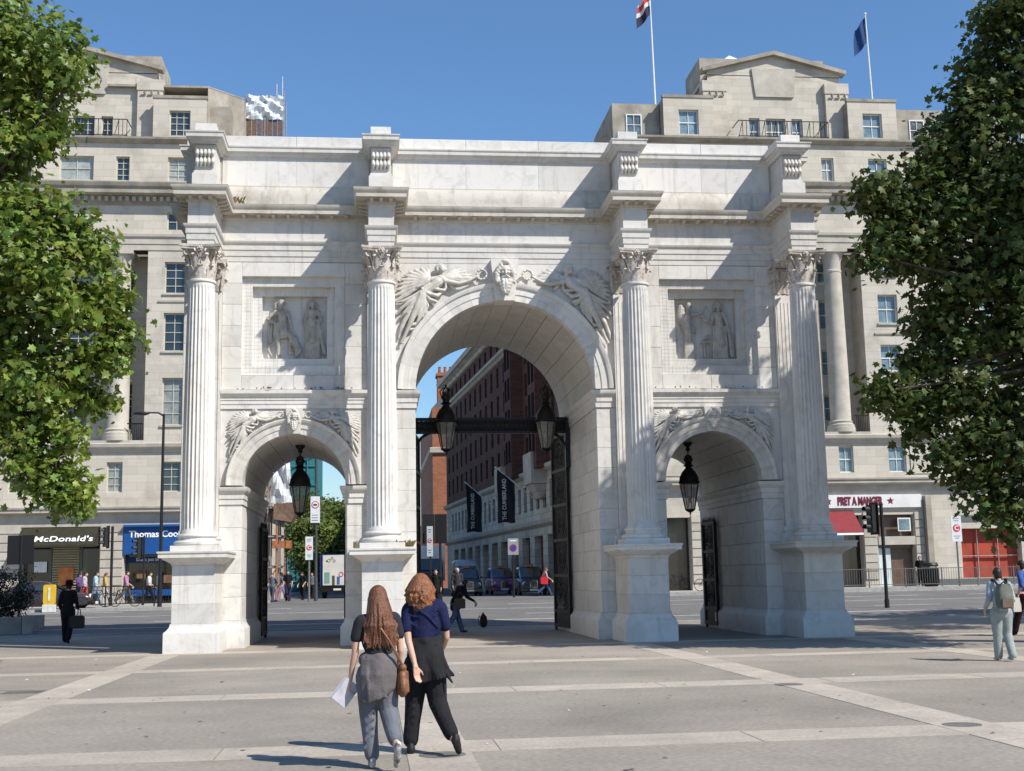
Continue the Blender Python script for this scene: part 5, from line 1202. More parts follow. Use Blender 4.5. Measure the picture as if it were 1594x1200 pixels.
def star(x, y, z, r_):
    b = MB(); pts = []
    for i in range(10): a = math.pi/2+i*math.pi/5; q = r_ if i % 2 == 0 else r_*.42; pts.append((x+q*math.cos(a), z+q*math.sin(a)))
    b.prism(pts, 1, y-.02, y); return b
rb_part(star(27.05, 39.79, 5.82, .22), 'star_emblem', MAROON); rb_part(star(23.2, 39.79, 5.82, .22), 'star_emblem', MAROON)
RED = mat('red_awning_cloth', (.22, .028, .034), .75, .15, 3)
b = MB(); b.prism([(39.95, 5.25), (38.5, 3.95), (38.5, 3.75), (38.55, 3.75), (38.6, 3.95), (39.98, 5.2)], 0, 21.9, 24.75); rb_part(b, 'awning', RED)
b = MB(); b.box(21.9, 24.75, 38.48, 38.51, 3.78, 3.9); rb_part(b, 'awning_trim', WHITE)
for x0, x1, gl in ((12.6, 14.8, SHOPG), (16.5, 20.4, SHOPG), (22.2, 25.3, SHOPG), (38, 42, SHOPG)): b = MB(); b.box(x0, x1, 40.6, 40.64, GL, 5.0); rb_part(b, 'shop_glass', gl)
b = MB(); b.box(26.2, 28.5, 40.5, 40.54, GL, 5.0); rb_part(b, 'doorway_back', mat('brown_shop_door', (.14, .085, .055), .4, .3, 2, spec=.5))
b = MB(); b.box(26.3, 27.05, 40.3, 40.36, GL+.1, 3.0); rb_part(b, 'white_door_panel', mat('pale_blue_door', (.62, .70, .70), .4))
b = MB(); b.box(26.25, 28.45, 40.3, 40.5, 3.0, 3.2); rb_part(b, 'door_lintel', FRAMED)
b = MB(); b.box(26.2, 28.5, 39.9, 40.5, 3.2, 3.7); rb_part(b, 'canopy_slab', STONE_L)
b = MB(); b.box(27.5, 28.3, 40.0, 40.05, 4.0, 4.8); rb_part(b, 'open_casement', FRAMEW); b = MB(); b.box(27.58, 28.22, 39.98, 39.995, 4.08, 4.72); rb_part(b, 'casement_pane', GLASS_C)
REDP = mat('red_shop_display', (.40, .06, .025), .55, .3, .8, col2=(.22, .03, .018), amount2=.8)
b = MB(); b.box(31.4, 35.2, 40.6, 40.64, GL+.5, 4.1); rb_part(b, 'red_window_display', REDP)
for x in (32.6, 33.9): b = MB(); b.box(x-.02, x+.02, 40.4, 40.5, GL+.5, 4.1); rb_part(b, 'mullion', SCAF)
b = MB(); b.box(31.4, 35.2, 40.38, 40.5, 2.45, 2.49); rb_part(b, 'transom', SCAF)
b = MB(); b.box(29.3, 36.2, 39.93, 40.05, GL, GL+.45); rb_part(b, 'dark_stall_riser', FRAMED)
b = MB(); b.box(31.0, 34, 39.96, 39.99, 4.5, 4.9); rb_part(b, 'vent_grille', FRAMED)
for z in np.arange(1.2, 5.0, .5):
    for x0, x1 in ((25.35, 26.15), (28.55, 29.1), (14.85, 16.45), (20.5, 22.1)): b = MB(); b.box(x0, x1, 39.92, 40.05, z, z+.44); rb_part(b, 'rusticated_block', STONE_L)
b = MB(); b.box(29.15, 29.5, 39.6, 40.05, GL, 6.1); rb_part(b, 'corner_pier', STONE_D)
# street nameplate on the building seen through the right arch
b = MB(); b.box(14.9, 16.1, 39.66, 39.7, 6.75, 7.25); rb_part(b, 'street_nameplate', WHITE)
lbl(RIGHTB, 'OXFORD\nSTREET W1', .2, 15.5-rx_, 39.65-ry_, 7.05-rz_, mat('black_letter', (.02, .02, .02), .5), .003)
# ================================================================== VEHICLES
TYRE = mat('tyre_rubber', (.02, .02, .02), .85, .2, 10); RIM = mat('steel_rim', (.35, .35, .35), .35, .2, 6, metal=.7); CHROME = mat('chrome', (.6, .6, .6), .15, .1, 3, metal=1.)
HEADL = mat('headlamp_glass', (.75, .75, .72), .1, .1, 5, spec=.9); PLATE = mat('number_plate', (.72, .72, .68), .5); CARGL = mat('car_glass', (.03, .045, .05), .04, .3, 2, spec=1.)
def rrect(hw, z0, z1, y, r=.12, tumble=0., n=3):
    """rounded cross-section loop at y"""
    pts = []
    for cx_, cz, a0 in ((hw-r, z0+r*.6, -90), (hw-r-tumble, z1-r, 0), (-hw+r+tumble, z1-r, 90), (-hw+r, z0+r*.6, 180)):
        for i in range(n+1): a = R(a0+90*i/n); pts.append((cx_+r*math.cos(a), y, cz+(r*.6 if a0 in (-90, 180) else r)*math.sin(a)))
    return pts
def car(name, label, loc, rz, paint, kind='taxi', grp=None, sign=True, plate_txt=True):
    t = thing(name, label, 'taxi' if kind == 'taxi' else 'car', loc, rz, grp)
    tx = kind == 'taxi'
    hood, roof, waist, hw = (1.06, 1.82, 1.06, .87) if tx else (.86, 1.42, .92, .86)
    b = MB()
    secs = [(-2.22, .62, .42, .78), (-2.15, .74, .30, hood-.16), (-1.9, hw-.05, .24, hood-.07), (-1.2, hw, .22, hood), (-.75, hw, .22, waist+.02), (1.0, hw, .22, waist), (1.9, hw-.02, .24, waist), (2.2, hw-.1, .32, waist-.06), (2.28, hw-.2, .42, waist-.2)]
    b.loft([rrect(h_, z0, z1, y, .16) for y, h_, z0, z1 in secs]); b.build('car_body', paint, t, True, 50)
    b = MB()
    cab = [(-.85, hw-.12, waist-.1, waist+.04), (-.32, hw-.07, waist-.1, roof-.1), (.1, hw-.06, waist-.1, roof), (1.2, hw-.06, waist-.1, roof), (1.85, hw-.09, waist-.1, roof-.12), (2.15, hw-.16, waist-.1, waist+.1)] if tx else [(-.9, hw-.14, waist-.1, waist+.03), (-.1, hw-.14, waist-.1, roof-.06), (.4, hw-.15, waist-.1, roof), (1.0, hw-.16, waist-.1, roof-.05), (1.75, hw-.18, waist-.1, waist+.08)]
    b.loft([rrect(h_, z0, z1, y, .14 if z1-z0 > .3 else .06, .10) for y, h_, z0, z1 in cab]); b.build('cabin', paint, t, True, 50)
    # windscreen, side and rear glass, set 6 mm proud of the cabin shell
    b = MB(); y0, y1, zt = cab[0][0], cab[1][0], roof-.16
    b.add([(-hw+.24, y0+.045, waist+.06), (hw-.24, y0+.045, waist+.06), (hw-.30, y1-.02, zt), (-hw+.30, y1-.02, zt)], [(0, 1, 2, 3)]); b.rot(Matrix.Translation((0, -.07, .035))); b.build('windscreen', CARGL, t)
    for s_ in (-1, 1):
        for ya, yb in (((-.25, .45), (.52, 1.35)) if tx else ((-.35, .35), (.42, 1.15))):
            b = MB(); xb, xt = s_*(hw-.052), s_*(hw-.135); b.add([(xb, ya-.12*(ya < 0), waist+.06), (xb, yb, waist+.06), (xt, yb, roof-.17), (xt, ya+.1, roof-.17)], [(0, 1, 2, 3)]); b.build('side_window', CARGL, t)
        wh = .33
        for y in (-1.38, 1.42):
            o_ = MB(); o_.lathe([(.20, -.09), (wh-.03, -.1), (wh, -.06), (wh, .06), (wh-.03, .1), (.20, .09)], n=20); o_.rot(Matrix.Translation((s_*(hw-.09), y, wh)) @ Matrix.Rotation(math.pi/2, 4, 'Y')); tw = o_.build('wheel', TYRE, t, True)
            o_ = MB(); o_.lathe([(.02, -.10), (.10, -.105), (.21, -.085), (.21, .085), (.10, .105), (.02, .1)], n=16); o_.rot(Matrix.Translation((s_*(hw-.09), y, wh)) @ Matrix.Rotation(math.pi/2, 4, 'Y')); o_.build('rim', RIM, tw, True)
        o_ = MB(); o_.lathe([(.02, -.05), (.09, -.03), (.115, .0), (.115, .06)], n=14); o_.rot(Matrix.Translation((s_*.60, -2.13, .74 if tx else .66)) @ Matrix.Rotation(-math.pi/2, 4, 'X')@Matrix.Rotation(math.pi, 4, 'X')); o_.build('headlight', HEADL, t, True)
        b = MB(); b.sph((s_*(hw+.08), -.62, waist+.12), (.1, .05, .075), 10, 6); b.cyl((s_*(hw-.1), -.6, waist+.06), (s_*(hw+.03), -.62, waist+.1), .02, n=5); b.build('wing_mirror', paint, t, True)
    b = MB(); gw, g0, g1 = (.23, .48, .92) if tx else (.3, .45, .66)
    b.box(-gw, gw, -2.25, -2.1, g0, g1)
    gr = b.build('grille', CHROME if tx else BLACKM, t)
    b = MB(); b.box(-gw+.035, gw-.035, -2.262, -2.24, g0+.035, g1-.04); o = b.build('grille_mesh', BLACKM, gr)
    b = MB()
    for i in range(7): x = -gw+.06+i*(2*gw-.12)/6; b.box(x-.008, x+.008, -2.27, -2.255, g0+.04, g1-.05)
    b.build('grille_bars', CHROME, gr)
    b = MB(); b.loft([rrect(hw-.04, .28, .46, y, .06) for y in (-2.32, -2.12)]); b.build('bumper', BLACKM if not tx else paint, t, True)
    b = MB(); b.box(-.27, .27, -2.345, -2.325, .30, .42); b.build('number_plate', PLATE, t)
    if tx and sign: b = MB(); b.loft([rrect(.24-.06*abs(i-1), roof-.03, roof+.13, -.18+.1*i, .05) for i in range(3)]); b.build('taxi_sign', mat('amber_taxi_sign', (.35, .16, .03), .4), t, True)
    return t
PT_BK = mat('black_car_paint', (.04, .045, .045), .22, .2, 2, spec=.4, coat=.25); PT_GY = mat('dark_green_grey_paint', (.05, .06, .058), .25, .2, 2, spec=.4, coat=.25); PT_BL = mat('blue_red_livery', (.02, .05, .20), .3, .2, 1.2, coat=.5, col2=(.25, .03, .03), amount2=.35); PT_DK = mat('aubergine_car_paint', (.04, .03, .038), .25, .2, 2, coat=.5)
G = 'taxis queueing in the street behind'
car('taxi', 'black taxi on the left of the queue seen through the central arch', (2.3, 50.5, GZ1+.005), 0.03, PT_GY, grp=G)
car('taxi', 'taxi in blue and red livery between the two black taxis', (4.95, 54.5, GZ1+.005), .02, PT_BL, grp=G)
car('taxi', 'black taxi with chromed grille on the right of the queue', (6.15, 47.8, GZ1+.005), .0, PT_BK, grp=G)
car('saloon_car', 'dark saloon car beside the planter on the left', (-19.2, 29.8, GZ1+.0), R(90), PT_DK, kind='car')
# box lorry and a van behind the taxis
t = thing('box_lorry', 'white box lorry behind the taxi queue', 'lorry', (.2, 62, GZ1))
b = MB(); b.box(-1.2, 1.35, 0, 6, 1.0, 3.6); b.build('cargo_box', mat('white_lorry_box', (.82, .84, .85), .5), t)
b = MB(); b.loft([rrect(1.1, .5, 1.6, -1.9, .12), rrect(1.12, .4, 1.75, -1.6, .12), rrect(1.12, .4, 2.6, -1.0, .15), rrect(1.12, .4, 2.65, -.1, .15)]); b.build('cab', PT_DK, t, True)
b = MB(); b.add([(-.95, -1.66, 1.75), (.95, -1.66, 1.75), (.9, -1.09, 2.5), (-.9, -1.09, 2.5)], [(0, 1, 2, 3)]); b.rot(Matrix.Translation((0, -.03, .03))); b.build('windscreen', CARGL, t)
for s_ in (-1, 1):
    for y in (-1, 4.5): o_ = MB(); o_.lathe([(.2, -.12), (.45, -.12), (.45, .12), (.2, .12)], n=18); o_.rot(Matrix.Translation((s_*1.0, y, .45)) @ Matrix.Rotation(math.pi/2, 4, 'Y')); o_.build('wheel', TYRE, t, True)
t = thing('grey_van', 'pale grey blue van behind the left taxi', 'van', (3.0, 60, GZ1))
b = MB(); b.loft([rrect(.9, .35, 1.2, -1.2, .12), rrect(.95, .3, 1.3, -.9, .12), rrect(.95, .3, 2.15, -.2, .25, .1), rrect(.95, .3, 2.5, .6, .3, .12), rrect(.95, .3, 2.5, 3.6, .3, .12)]); b.build('van_body', mat('grey_blue_van_paint', (.30, .36, .40), .3, .1, 1, coat=.4), t, True)
b = MB(); b.add([(-.75, -.93, 1.35), (.75, -.93, 1.35), (.68, -.3, 2.0), (-.68, -.3, 2.0)], [(0, 1, 2, 3)]); b.rot(Matrix.Translation((0, -.03, .03))); b.build('windscreen', CARGL, t)
for s_ in (-1, 1): o_ = MB(); o_.lathe([(.2, -.1), (.36, -.1), (.36, .1), (.2, .1)], n=16); o_.rot(Matrix.Translation((s_*.85, 0, .36)) @ Matrix.Rotation(math.pi/2, 4, 'Y')); o_.build('wheel', TYRE, t, True)
# advertising van seen through the left arch
t = thing('advertising_van', 'van with a printed white and pink panel seen through the left arch', 'van', (-6.15, 51, GZ1+.01), R(-6))
b = MB(); b.box(-1.1, 1.15, .1, 5, .75, 2.85); b.build('van_box', mat('dark_blue_van', (.012, .04, .16), .4), t)
b = MB(); b.box(-.9, 1.15, .02, .1, .85, 2.8); ad = b.build('advert_panel', mat('cream_advert', (.66, .64, .58), .5, .12, 2), t)
PINK = mat('pink_print', (.62, .04, .26), .5); DKP = mat('dark_print', (.08, .06, .06), .6); GRNP = mat('green_print', (.18, .36, .30), .6)
b = MB(); b.prism([(.55, .9), (1.14, .9), (1.14, 1.95), (.95, 1.95), (.75, 1.8), (.5, 1.55)], 1, .004, .018); b.build('pink_print', PINK, ad)
b = MB(); b.prism([(.62, 2.35), (.75, 2.2), (1.12, 2.2), (1.12, 2.75), (.8, 2.78), (.65, 2.65)], 1, .004, .018); b.build('portrait_hair', DKP, ad)
for x, z, w_, h, m_ in ((-.62, 1.2, .34, .7, GRNP), (-.2, 1.05, .16, .6, DKP), (.12, 1.05, .18, .5, mat('blue_print', (.05, .14, .35), .6)), (-.62, 2.4, .1, .1, DKP)): b = MB(); b.box(x-w_/2, x+w_/2, .006, .018, z-h*.3, z+h*.7); b.build('printed_product', m_, ad)
for x, z, r_ in ((-.5, 2.45, .1), (-.3, 2.6, .07), (-.15, 2.42, .08)):
    b = MB(); b.tube([(x+r_*math.cos(a*.628), .012, z+r_*math.sin(a*.628)) for a in range(11)], .012, 4); b.build('printed_doodle', DKP, ad)
b = MB(); b.tube([(.3+.13*math.cos(a*.628), .012, 1.55+.15*math.sin(a*.628)) for a in range(11)], .025, 4); b.build('printed_ring', PINK, ad)
b = MB(); b.box(-1.12, 1.17, -.02, .3, .42, .78); b.build('rear_bumper', BLACKM, t)
b = MB(); b.box(-.2, .3, -.03, -.022, .52, .64); b.build('number_plate', PLATE, t)
for s_ in (-1, 1):
    o_ = MB(); o_.lathe([(.15, -.12), (.4, -.12), (.4, .12), (.15, .12)], n=18); o_.rot(Matrix.Translation((s_*.9, .9, .4)) @ Matrix.Rotation(math.pi/2, 4, 'Y')); o_.build('wheel', TYRE, t, True)

# ================================================================== STREET FURNITURE
POST = mat('black_painted_post', (.015, .015, .016), .5, .2, 8); POSTG = mat('grey_steel_post', (.20, .20, .20), .5, .2, 8, metal=.3)
SIGNW = mat('white_sign_plate', (.68, .69, .68), .45, .08, 3); SIGNR = mat('red_sign_disc', (.55, .03, .05), .5); SIGNB = mat('blue_sign_disc', (.03, .05, .25), .5); SIGNG = mat('grey_sign_back', (.28, .29, .30), .5)
def signal(name_, label, x, y, z, h, yaw, heads=((0, 0),), pole_r=.055, z_head=None, k_=1.):
    t = thing('traffic_light', label, 'traffic light', (x, y, z), 0, 'traffic lights around the junction')
    b = MB(); b.cyl((0, 0, 0), (0, 0, h), pole_r, n=10); b.cyl((0, 0, 0), (0, 0, .35), pole_r*1.35, n=10); b.build('pole', POST, t, True)
    for dx, a in heads:
        hd = MB(); zt = z_head or h-.1; hd.box(-.16, .16, -.02, .2, zt-1.0, zt); 
        M_ = Matrix.Translation((dx, 0, 0)) @ Matrix.Rotation(a, 4, 'Z') @ Matrix.Translation((0, -.2, 0)) @ Matrix.Translation((0, 0, zt)) @ Matrix.Scale(k_, 4) @ Matrix.Translation((0, 0, -zt)); hd.rot(M_); hh = hd.build('signal_head', POST, t)
        bp = MB(); bp.box(-.24, .24, .19, .21, zt-1.08, zt+.08); bp.rot(M_); bp.build('backing_board', POST, hh)
        for i, c in enumerate(('red', 'amber', 'green')):
            zz = zt-.17-.32*i
            ln = MB(); ln.lathe([(.005, -.03), (.08, -.02), (.1, 0)], n=14); ln.rot(M_ @ Matrix.Translation((0, -.025, zz)) @ Matrix.Rotation(-math.pi/2, 4, 'X') @ Matrix.Rotation(math.pi, 4, 'X')); ln.build('signal_lens', mat('%s_lens' % c, {'red': (.10, .01, .01), 'amber': (.12, .06, .01), 'green': (.01, .07, .05)}[c], .2, spec=.7), hh)
            hv = MB(); seg = [(.12*math.cos(R(q)), .12*math.sin(R(q))) for q in range(-20, 201, 20)]
            vs = [(px, -.02, zz+pz) for px, pz in seg]+[(px*.95, -.26, zz+pz*.95) for px, pz in seg]; n = len(seg)
            hv.add(vs, [(i_, i_+1, n+i_+1, n+i_) for i_ in range(n-1)]); hv.rot(M_); hv.build('signal_hood', POST, hh)
    return t
signal('', 'black traffic light on the pavement corner to the right of the arch', 17.4, 18.0, .19, 4.3, 0, ((-.35, R(-72)),), .075, 4.25, 1.15)
signal('', 'traffic light beside the end of the dark olive awning', -17.13, 34.3, GL, 4.05, 0, ((-.22, R(-60)),), .07, 4.0)
signal('', 'traffic light in front of the blue shop sign', -15.5, 34.2, GL, 3.55, 0, ((-.16, R(-60)),), .05, 3.4)
signal('', 'pair of black traffic lights at the left edge of the picture', -17.7, 19.5, .23, 3.5, 0, ((.25, R(180)), (-.3, R(180))), .06, 3.45)
signal('', 'black traffic light seen from behind through the central arch', -.17, 35.4, GZ1, 4.2, 0, ((.05, R(170)), (-.62, R(178))), .07, 4.5, 1.35)
def plate_sign(label, x, y, z, h, plates, yaw=0, pr=.045, pm=None):
    t = thing('sign_post', label, 'sign', (x, y, z), yaw, 'street signs on posts')
    b = MB(); b.cyl((0, 0, 0), (0, 0, h), pr, n=10); b.build('pole', pm or POSTG, t, True)
    for z0, w_, hh, kind in plates:
        b = MB(); b.box(-w_/2, w_/2, -pr-.04, -pr-.01, z0, z0+hh); p = b.build('sign_plate', SIGNG if kind == 'park' else SIGNW, t); f = -pr-.043
        def disc(r_, cz, m_, yy, nm): d_ = MB(); d_.lathe([(r_, 0), (r_, .006)], n=22); d_.rot(Matrix.Translation((0, yy, cz)) @ Matrix.Rotation(math.pi/2, 4, 'X')); d_.build(nm, m_, p)
        if kind == 'c':
            disc(w_*.36, z0+hh*.52, SIGNR, f, 'red_disc'); o = obj('lettering', text_mesh('C', w_*.62, .003, .012), SIGNW, p, (0, f-.012, z0+hh*.52), (math.pi/2, 0, 0))
            for zz, ww in ((.88, .6), (.8, .5), (.2, .6), (.12, .4)): q_ = MB(); q_.box(-w_*ww/2, w_*ww/2, f-.004, f, z0+hh*zz, z0+hh*zz+.03); q_.build('sign_text_line', FRAMED, p)
        elif kind == 'ring':
            disc(w_*.4, z0+hh*.68, SIGNR, f, 'red_ring'); disc(w_*.31, z0+hh*.68, SIGNW, f-.008, 'white_disc'); q_ = MB(); q_.box(-w_*.2, w_*.2, f-.02, f-.016, z0+hh*.65, z0+hh*.71); q_.build('sign_symbol', POST, p)
            for zz, ww in ((.3, .7), (.2, .7), (.1, .5)): q_ = MB(); q_.box(-w_*ww/2, w_*ww/2, f-.004, f, z0+hh*zz, z0+hh*zz+.035); q_.build('sign_text_line', FRAMED, p)
        elif kind == 'park':
            disc(w_*.36, z0+hh*.42, SIGNR, f, 'red_ring'); disc(w_*.29, z0+hh*.42, SIGNB, f-.008, 'blue_disc'); q_ = MB(); q_.box(-w_*.3, w_*.3, f-.004, f, z0+hh*.82, z0+hh*.9); q_.build('sign_text_line', SIGNW, p)
    return t
plate_sign('tall white plate with a red C disc on a post right of the arch', 29.3, 36.2, GZ1+.2, 3.9, ((2.5, .6, 1.45, 'c'),), 0, .05)
plate_sign('white plate with red C disc on a post seen through the left arch', -7.35, 39.6, GZ1, 3.2, ((2.35, .42, 1.3, 'c'),), 0, .06, POSTG)
plate_sign('grey parking restriction plate with a blue disc in front of the taxis', 4.34, 40.6, GZ1, 3.4, ((2.45, .62, .95, 'park'),), 0, .06, POST)
plate_sign('narrow plate with red C disc at the left jamb of the central arch', -.72, 35.0, GZ1, 4.0, ((2.35, .32, 1.6, 'c'),), R(-20), .05, POST)
def lamp(label, x, y, z, h, arm, m_, plates=None):
    t = thing('street_lamp', label, 'street lamp', (x, y, z), 0, 'tall street lamps')
    b = MB(); b.cyl((0, 0, 0), (0, 0, 1.4), .11, .1, 12); b.cyl((0, 0, 1.4), (0, 0, h), .085, .06, 12); b.build('lamp_post', m_, t, True)
    b = MB(); b.chain([(0, 0, h-.1, .05), (arm*.2, 0, h+.05, .04), (arm*.6, 0, h+.06, .035)], 8); b.build('lamp_arm', m_, t, True)
    b = MB(); b.sph((arm*.85, 0, h+.02), (abs(arm)*.32, .17, .1), 14, 8); hd = b.build('lamp_head', m_, t, True); b = MB(); b.sph((arm*.88, 0, h-.03), (abs(arm)*.22, .13, .09), 12, 6); b.build('lamp_lens', mat('lamp_lens', (.25, .26, .26), .2), hd, True)
    if plates:
        for z0, w_, hh in plates:
            b = MB(); b.box(-w_/2-.05, w_/2-.05, -.14, -.11, z0, z0+hh); p = b.build('sign_plate', SIGNW, t)
            for r_, m2, yy in ((w_*.4, SIGNR, -.145), (w_*.31, SIGNW, -.152)): d_ = MB(); d_.lathe([(r_, 0), (r_, .004)], n=22); d_.rot(Matrix.Translation((-.05, yy, z0+hh*.68)) @ Matrix.Rotation(math.pi/2, 4, 'X')); d_.build('sign_disc', m2, p)
            q_ = MB(); q_.box(-.05-w_*.2, -.05+w_*.2, -.164, -.158, z0+hh*.65, z0+hh*.71); q_.build('sign_symbol', POST, p)
            for zz in (.28, .18, .08): q_ = MB(); q_.box(-w_*.35-.05, w_*.3-.05, -.146, -.141, z0+hh*zz, z0+hh*zz+.035); q_.build('sign_text_line', FRAMED, p)
    return t
lamp('tall dark street lamp standing left of the arch with its arm to the left', -13.75, 28.6, GL, 9.15, -1.25, POST)
lamp('street lamp seen through the left arch, with a ringed sign plate on it', -7.1, 42.5, GZ1, 9.0, 1.4, mat('dark_grey_post', (.06, .065, .065), .5), ((4.55, .55, 1.55),))
# pedestrian railings
def railing(label, x0, x1, y, z, h, step, m_):
    n = max(1, round((x1-x0)/2.0)); t = thing('guard_railing', label, 'railing', (x0, y, z))
    L = (x1-x0)/n
    for i in range(n+1): b = MB(); b.box(i*L-.03, i*L+.03, -.03, .03, 0, h+.03); b.build('railing_post', m_, t)
    for i in range(n):
        b = MB(); b.box(i*L+.03, (i+1)*L-.03, -.02, .02, h-.04, h); b.box(i*L+.03, (i+1)*L-.03, -.02, .02, .14, .18)
        k_ = int(L/step)
        for j in range(1, k_): x = i*L+L*j/k_; b.box(x-.008, x+.008, -.008, .008, .18, h-.04)
        b.build('railing_panel', m_, t)
railing('black guard railing in front of the burger restaurant on the left', -18.9, -12.0, 30.4, GL, 1.0, .13, POST)
railing('grey guard railing along the kerb on the right of the arch', 19.5, 36.5, 35.6, GZ1+.2, 1.05, .14, mat('galvanised_rail', (.16, .16, .155), .5, .2, 8, metal=.4))
t = thing('litter_bin', 'dark slatted litter bin behind the railing on the right', 'bin', (27.8, 36.6, GZ1+.2))
b = MB(); b.lathe([(.36, 0), (.40, .1), (.42, 1.05), (.38, 1.06)], n=20); b.build('bin_body', POST, t, True)
for i in range(20): a = i*math.pi/10; b = MB(); b.box(-.025, .025, -.02, .02, .1, 1.02); b.rot(Matrix.Rotation(a, 4, 'Z') @ Matrix.Translation((.43, 0, 0)) @ Matrix.Rotation(math.pi/2, 4, 'Z')); b.build('bin_slat', POST, t)
b = MB(); b.lathe([(.44, 1.12), (.46, 1.2), (.40, 1.32), (.36, 1.34)], n=20); b.cyl((.35, 0, 1), (.35, 0, 1.2), .03); b.cyl((-.35, 0, 1), (-.35, 0, 1.2), .03); b.build('bin_lid', POST, t, True)
t = thing('bollard_box', 'yellow and white illuminated bollard by the dark car', 'bollard', (-18.5, 27.5, .54))
b = MB(); b.box(-.28, .28, -.12, .12, 0, .35); b.build('bollard_base', PAINT, t); b = MB(); b.loft([rrect(.26, .35, 1.25, y, .08) for y in (-.11, .11)]); b.build('bollard_shell', mat('yellow_bollard', (.72, .46, .03), .45), t, True)
b = MB(); b.box(-.05, .05, -.13, -.115, .5, 1.1); b.build('bollard_stripe', PAINT, t)
# planter with shrub
t = thing('stone_planter', 'low concrete planter wall at the left edge', 'planter', (-17.2, 14.6, .03))
CONC = mat('grey_concrete', (.30, .27, .235), .9, .25, 2.5, .2, 30)
for i in range(4): cblock(-3.8+i*1.18, -3.8+(i+1)*1.18-.01, 0, .35, 0, .62, .02).build('planter_block', CONC, t)
cblock(.93, 1.22, -.02, .37, 0, .68, .02).build('planter_end_post', STONE_D, t); cblock(.6, .92, .36, 3.2, 0, .62, .02).build('planter_block', CONC, t)
b = MB(); b.box(-3.8, .9, .36, 3.2, 0, .5); b.build('soil', mat('soil', (.05, .04, .03), .95), t)
def bicycle(label, x, y, z, rz):
    t = thing('bicycle', label, 'bicycle', (x, y, z), rz, 'parked bicycles')
    for wx in (-.52, .52):
        b = MB(); b.tube([(wx+.33*math.cos(a*math.pi/10), 0, .34+.33*math.sin(a*math.pi/10)) for a in range(21)], .02, 5); wq = b.build('wheel', TYRE, t)
        b = MB(); [b.cyl((wx, 0, .34), (wx+.32*math.cos(a*math.pi/6), 0, .34+.32*math.sin(a*math.pi/6)), .004, n=3) for a in range(12)]; b.build('spokes', RIM, wq)
    b = MB(); P_ = dict(bb=(0, 0, .3), st=(-.18, 0, .82), hd=(.36, 0, .8), r=(-.52, 0, .34), f=(.52, 0, .34))
    for p, q in (('bb', 'st'), ('st', 'hd'), ('bb', 'hd'), ('bb', 'r'), ('st', 'r'), ('hd', 'f')): b.cyl(P_[p], P_[q], .02, n=6)
    b.build('frame', POST, t); b = MB(); b.sph((-.2, 0, .9), (.13, .06, .035), 8, 5); b.cyl((-.18, 0, .82), (-.2, 0, .88), .015, n=5); b.build('saddle', POST, t); b = MB(); b.tube([(.34, -.26, 1.0), (.36, 0, .98), (.34, .26, 1.0)], .015, 5); b.cyl((.36, 0, .8), (.36, 0, .98), .015, n=5); b.build('handlebar', RIM, t)
bicycle('parked bicycle behind the railing beside the restaurant', -17.3, 31.2, GL, .2); bicycle('parked bicycle behind the railing near the blue shop', -15.9, 31.6, GL, 2.9); bicycle('parked bicycle seen through the right side arch', 14.9, 36.8, GZ1+.2, .1)
# ================================================================== PEOPLE
SKIN = mat('skin', (.56, .34, .25), .55, .08, 9, spec=.3); SKIN_D = mat('tanned_skin', (.36, .20, .13), .55, .1, 9)
HAIR_A = mat('auburn_hair', (.17, .060, .022), .38, .5, 14, .6, 90, col2=(.06, .019, .008), amount2=1, spec=.5); HAIR_C = mat('copper_hair', (.27, .098, .030), .38, .5, 14, .6, 90, col2=(.09, .03, .011), amount2=1, spec=.5); HAIR_D = mat('dark_hair', (.025, .018, .014), .5, .4, 16)
def cloth(nm, c, v=.2): return mat(nm, c, .9, v, 5, .35, 22, spec=.15, detail=9)
def hand(b, w_, down, side, fwd, k_=1., curl=.35):
    """palm and five fingers: w_ wrist point, down = direction of the fingers, side = thumb direction, fwd = palm normal"""
    w_, d, s_, f = Vector(w_), Vector(down).normalized(), Vector(side).normalized(), Vector(fwd).normalized()
    pc = w_+d*.05*k_
    for t in (-.03, -.01, .01, .03): b.cap(w_+s_*t*.6*k_, .014*k_, w_+d*.085*k_+s_*t*k_, .0125*k_, 8)
    for i, (t, L) in enumerate(((-.033, .062), (-.011, .075), (.011, .082), (.033, .072))):
        p0 = w_+d*.09*k_+s_*t*k_; p1 = p0+(d*math.cos(curl)+f*math.sin(curl))*L*.5*k_; p2 = p1+(d*math.cos(curl*2.4)+f*math.sin(curl*2.4))*L*.5*k_
        b.cap(p0, .0095*k_, p1, .009*k_, 8); b.cap(p1, .009*k_, p2, .0078*k_, 8)
    p0 = w_+d*.03*k_+s_*.035*k_; p1 = p0+(d*.7+s_*.6+f*.3)*.045*k_; p2 = p1+(d*.9+s_*.1+f*.4)*.03*k_
    b.cap(p0, .0125*k_, p1, .0105*k_, 8); b.cap(p1, .0105*k_, p2, .0085*k_, 8)
def head(b, c, q=None, k_=1.):
    """skull, jaw, nose, brow, ears facing +y"""
    q = q or Quaternion(); c = Vector(c); P = lambda x, y, z: c+q @ Vector((x*k_, y*k_, z*k_))
    b.sph(c, (.076*k_, .095*k_, .105*k_), 16, 12, q); b.sph(P(0, .03, -.055), (.058*k_, .062*k_, .068*k_), 12, 8, q)
    b.cap(P(0, .088, .0), .011*k_, P(0, .105, -.03), .014*k_, 8); b.cap(P(-.02, .08, -.062), .009*k_, P(.02, .08, -.062), .009*k_, 7); b.cap(P(-.03, .082, .022), .012*k_, P(.03, .082, .022), .012*k_, 7)
    for s_ in (-1, 1): b.sph(P(s_*.078, -.005, -.012), (.012*k_, .022*k_, .032*k_), 8, 6, q)
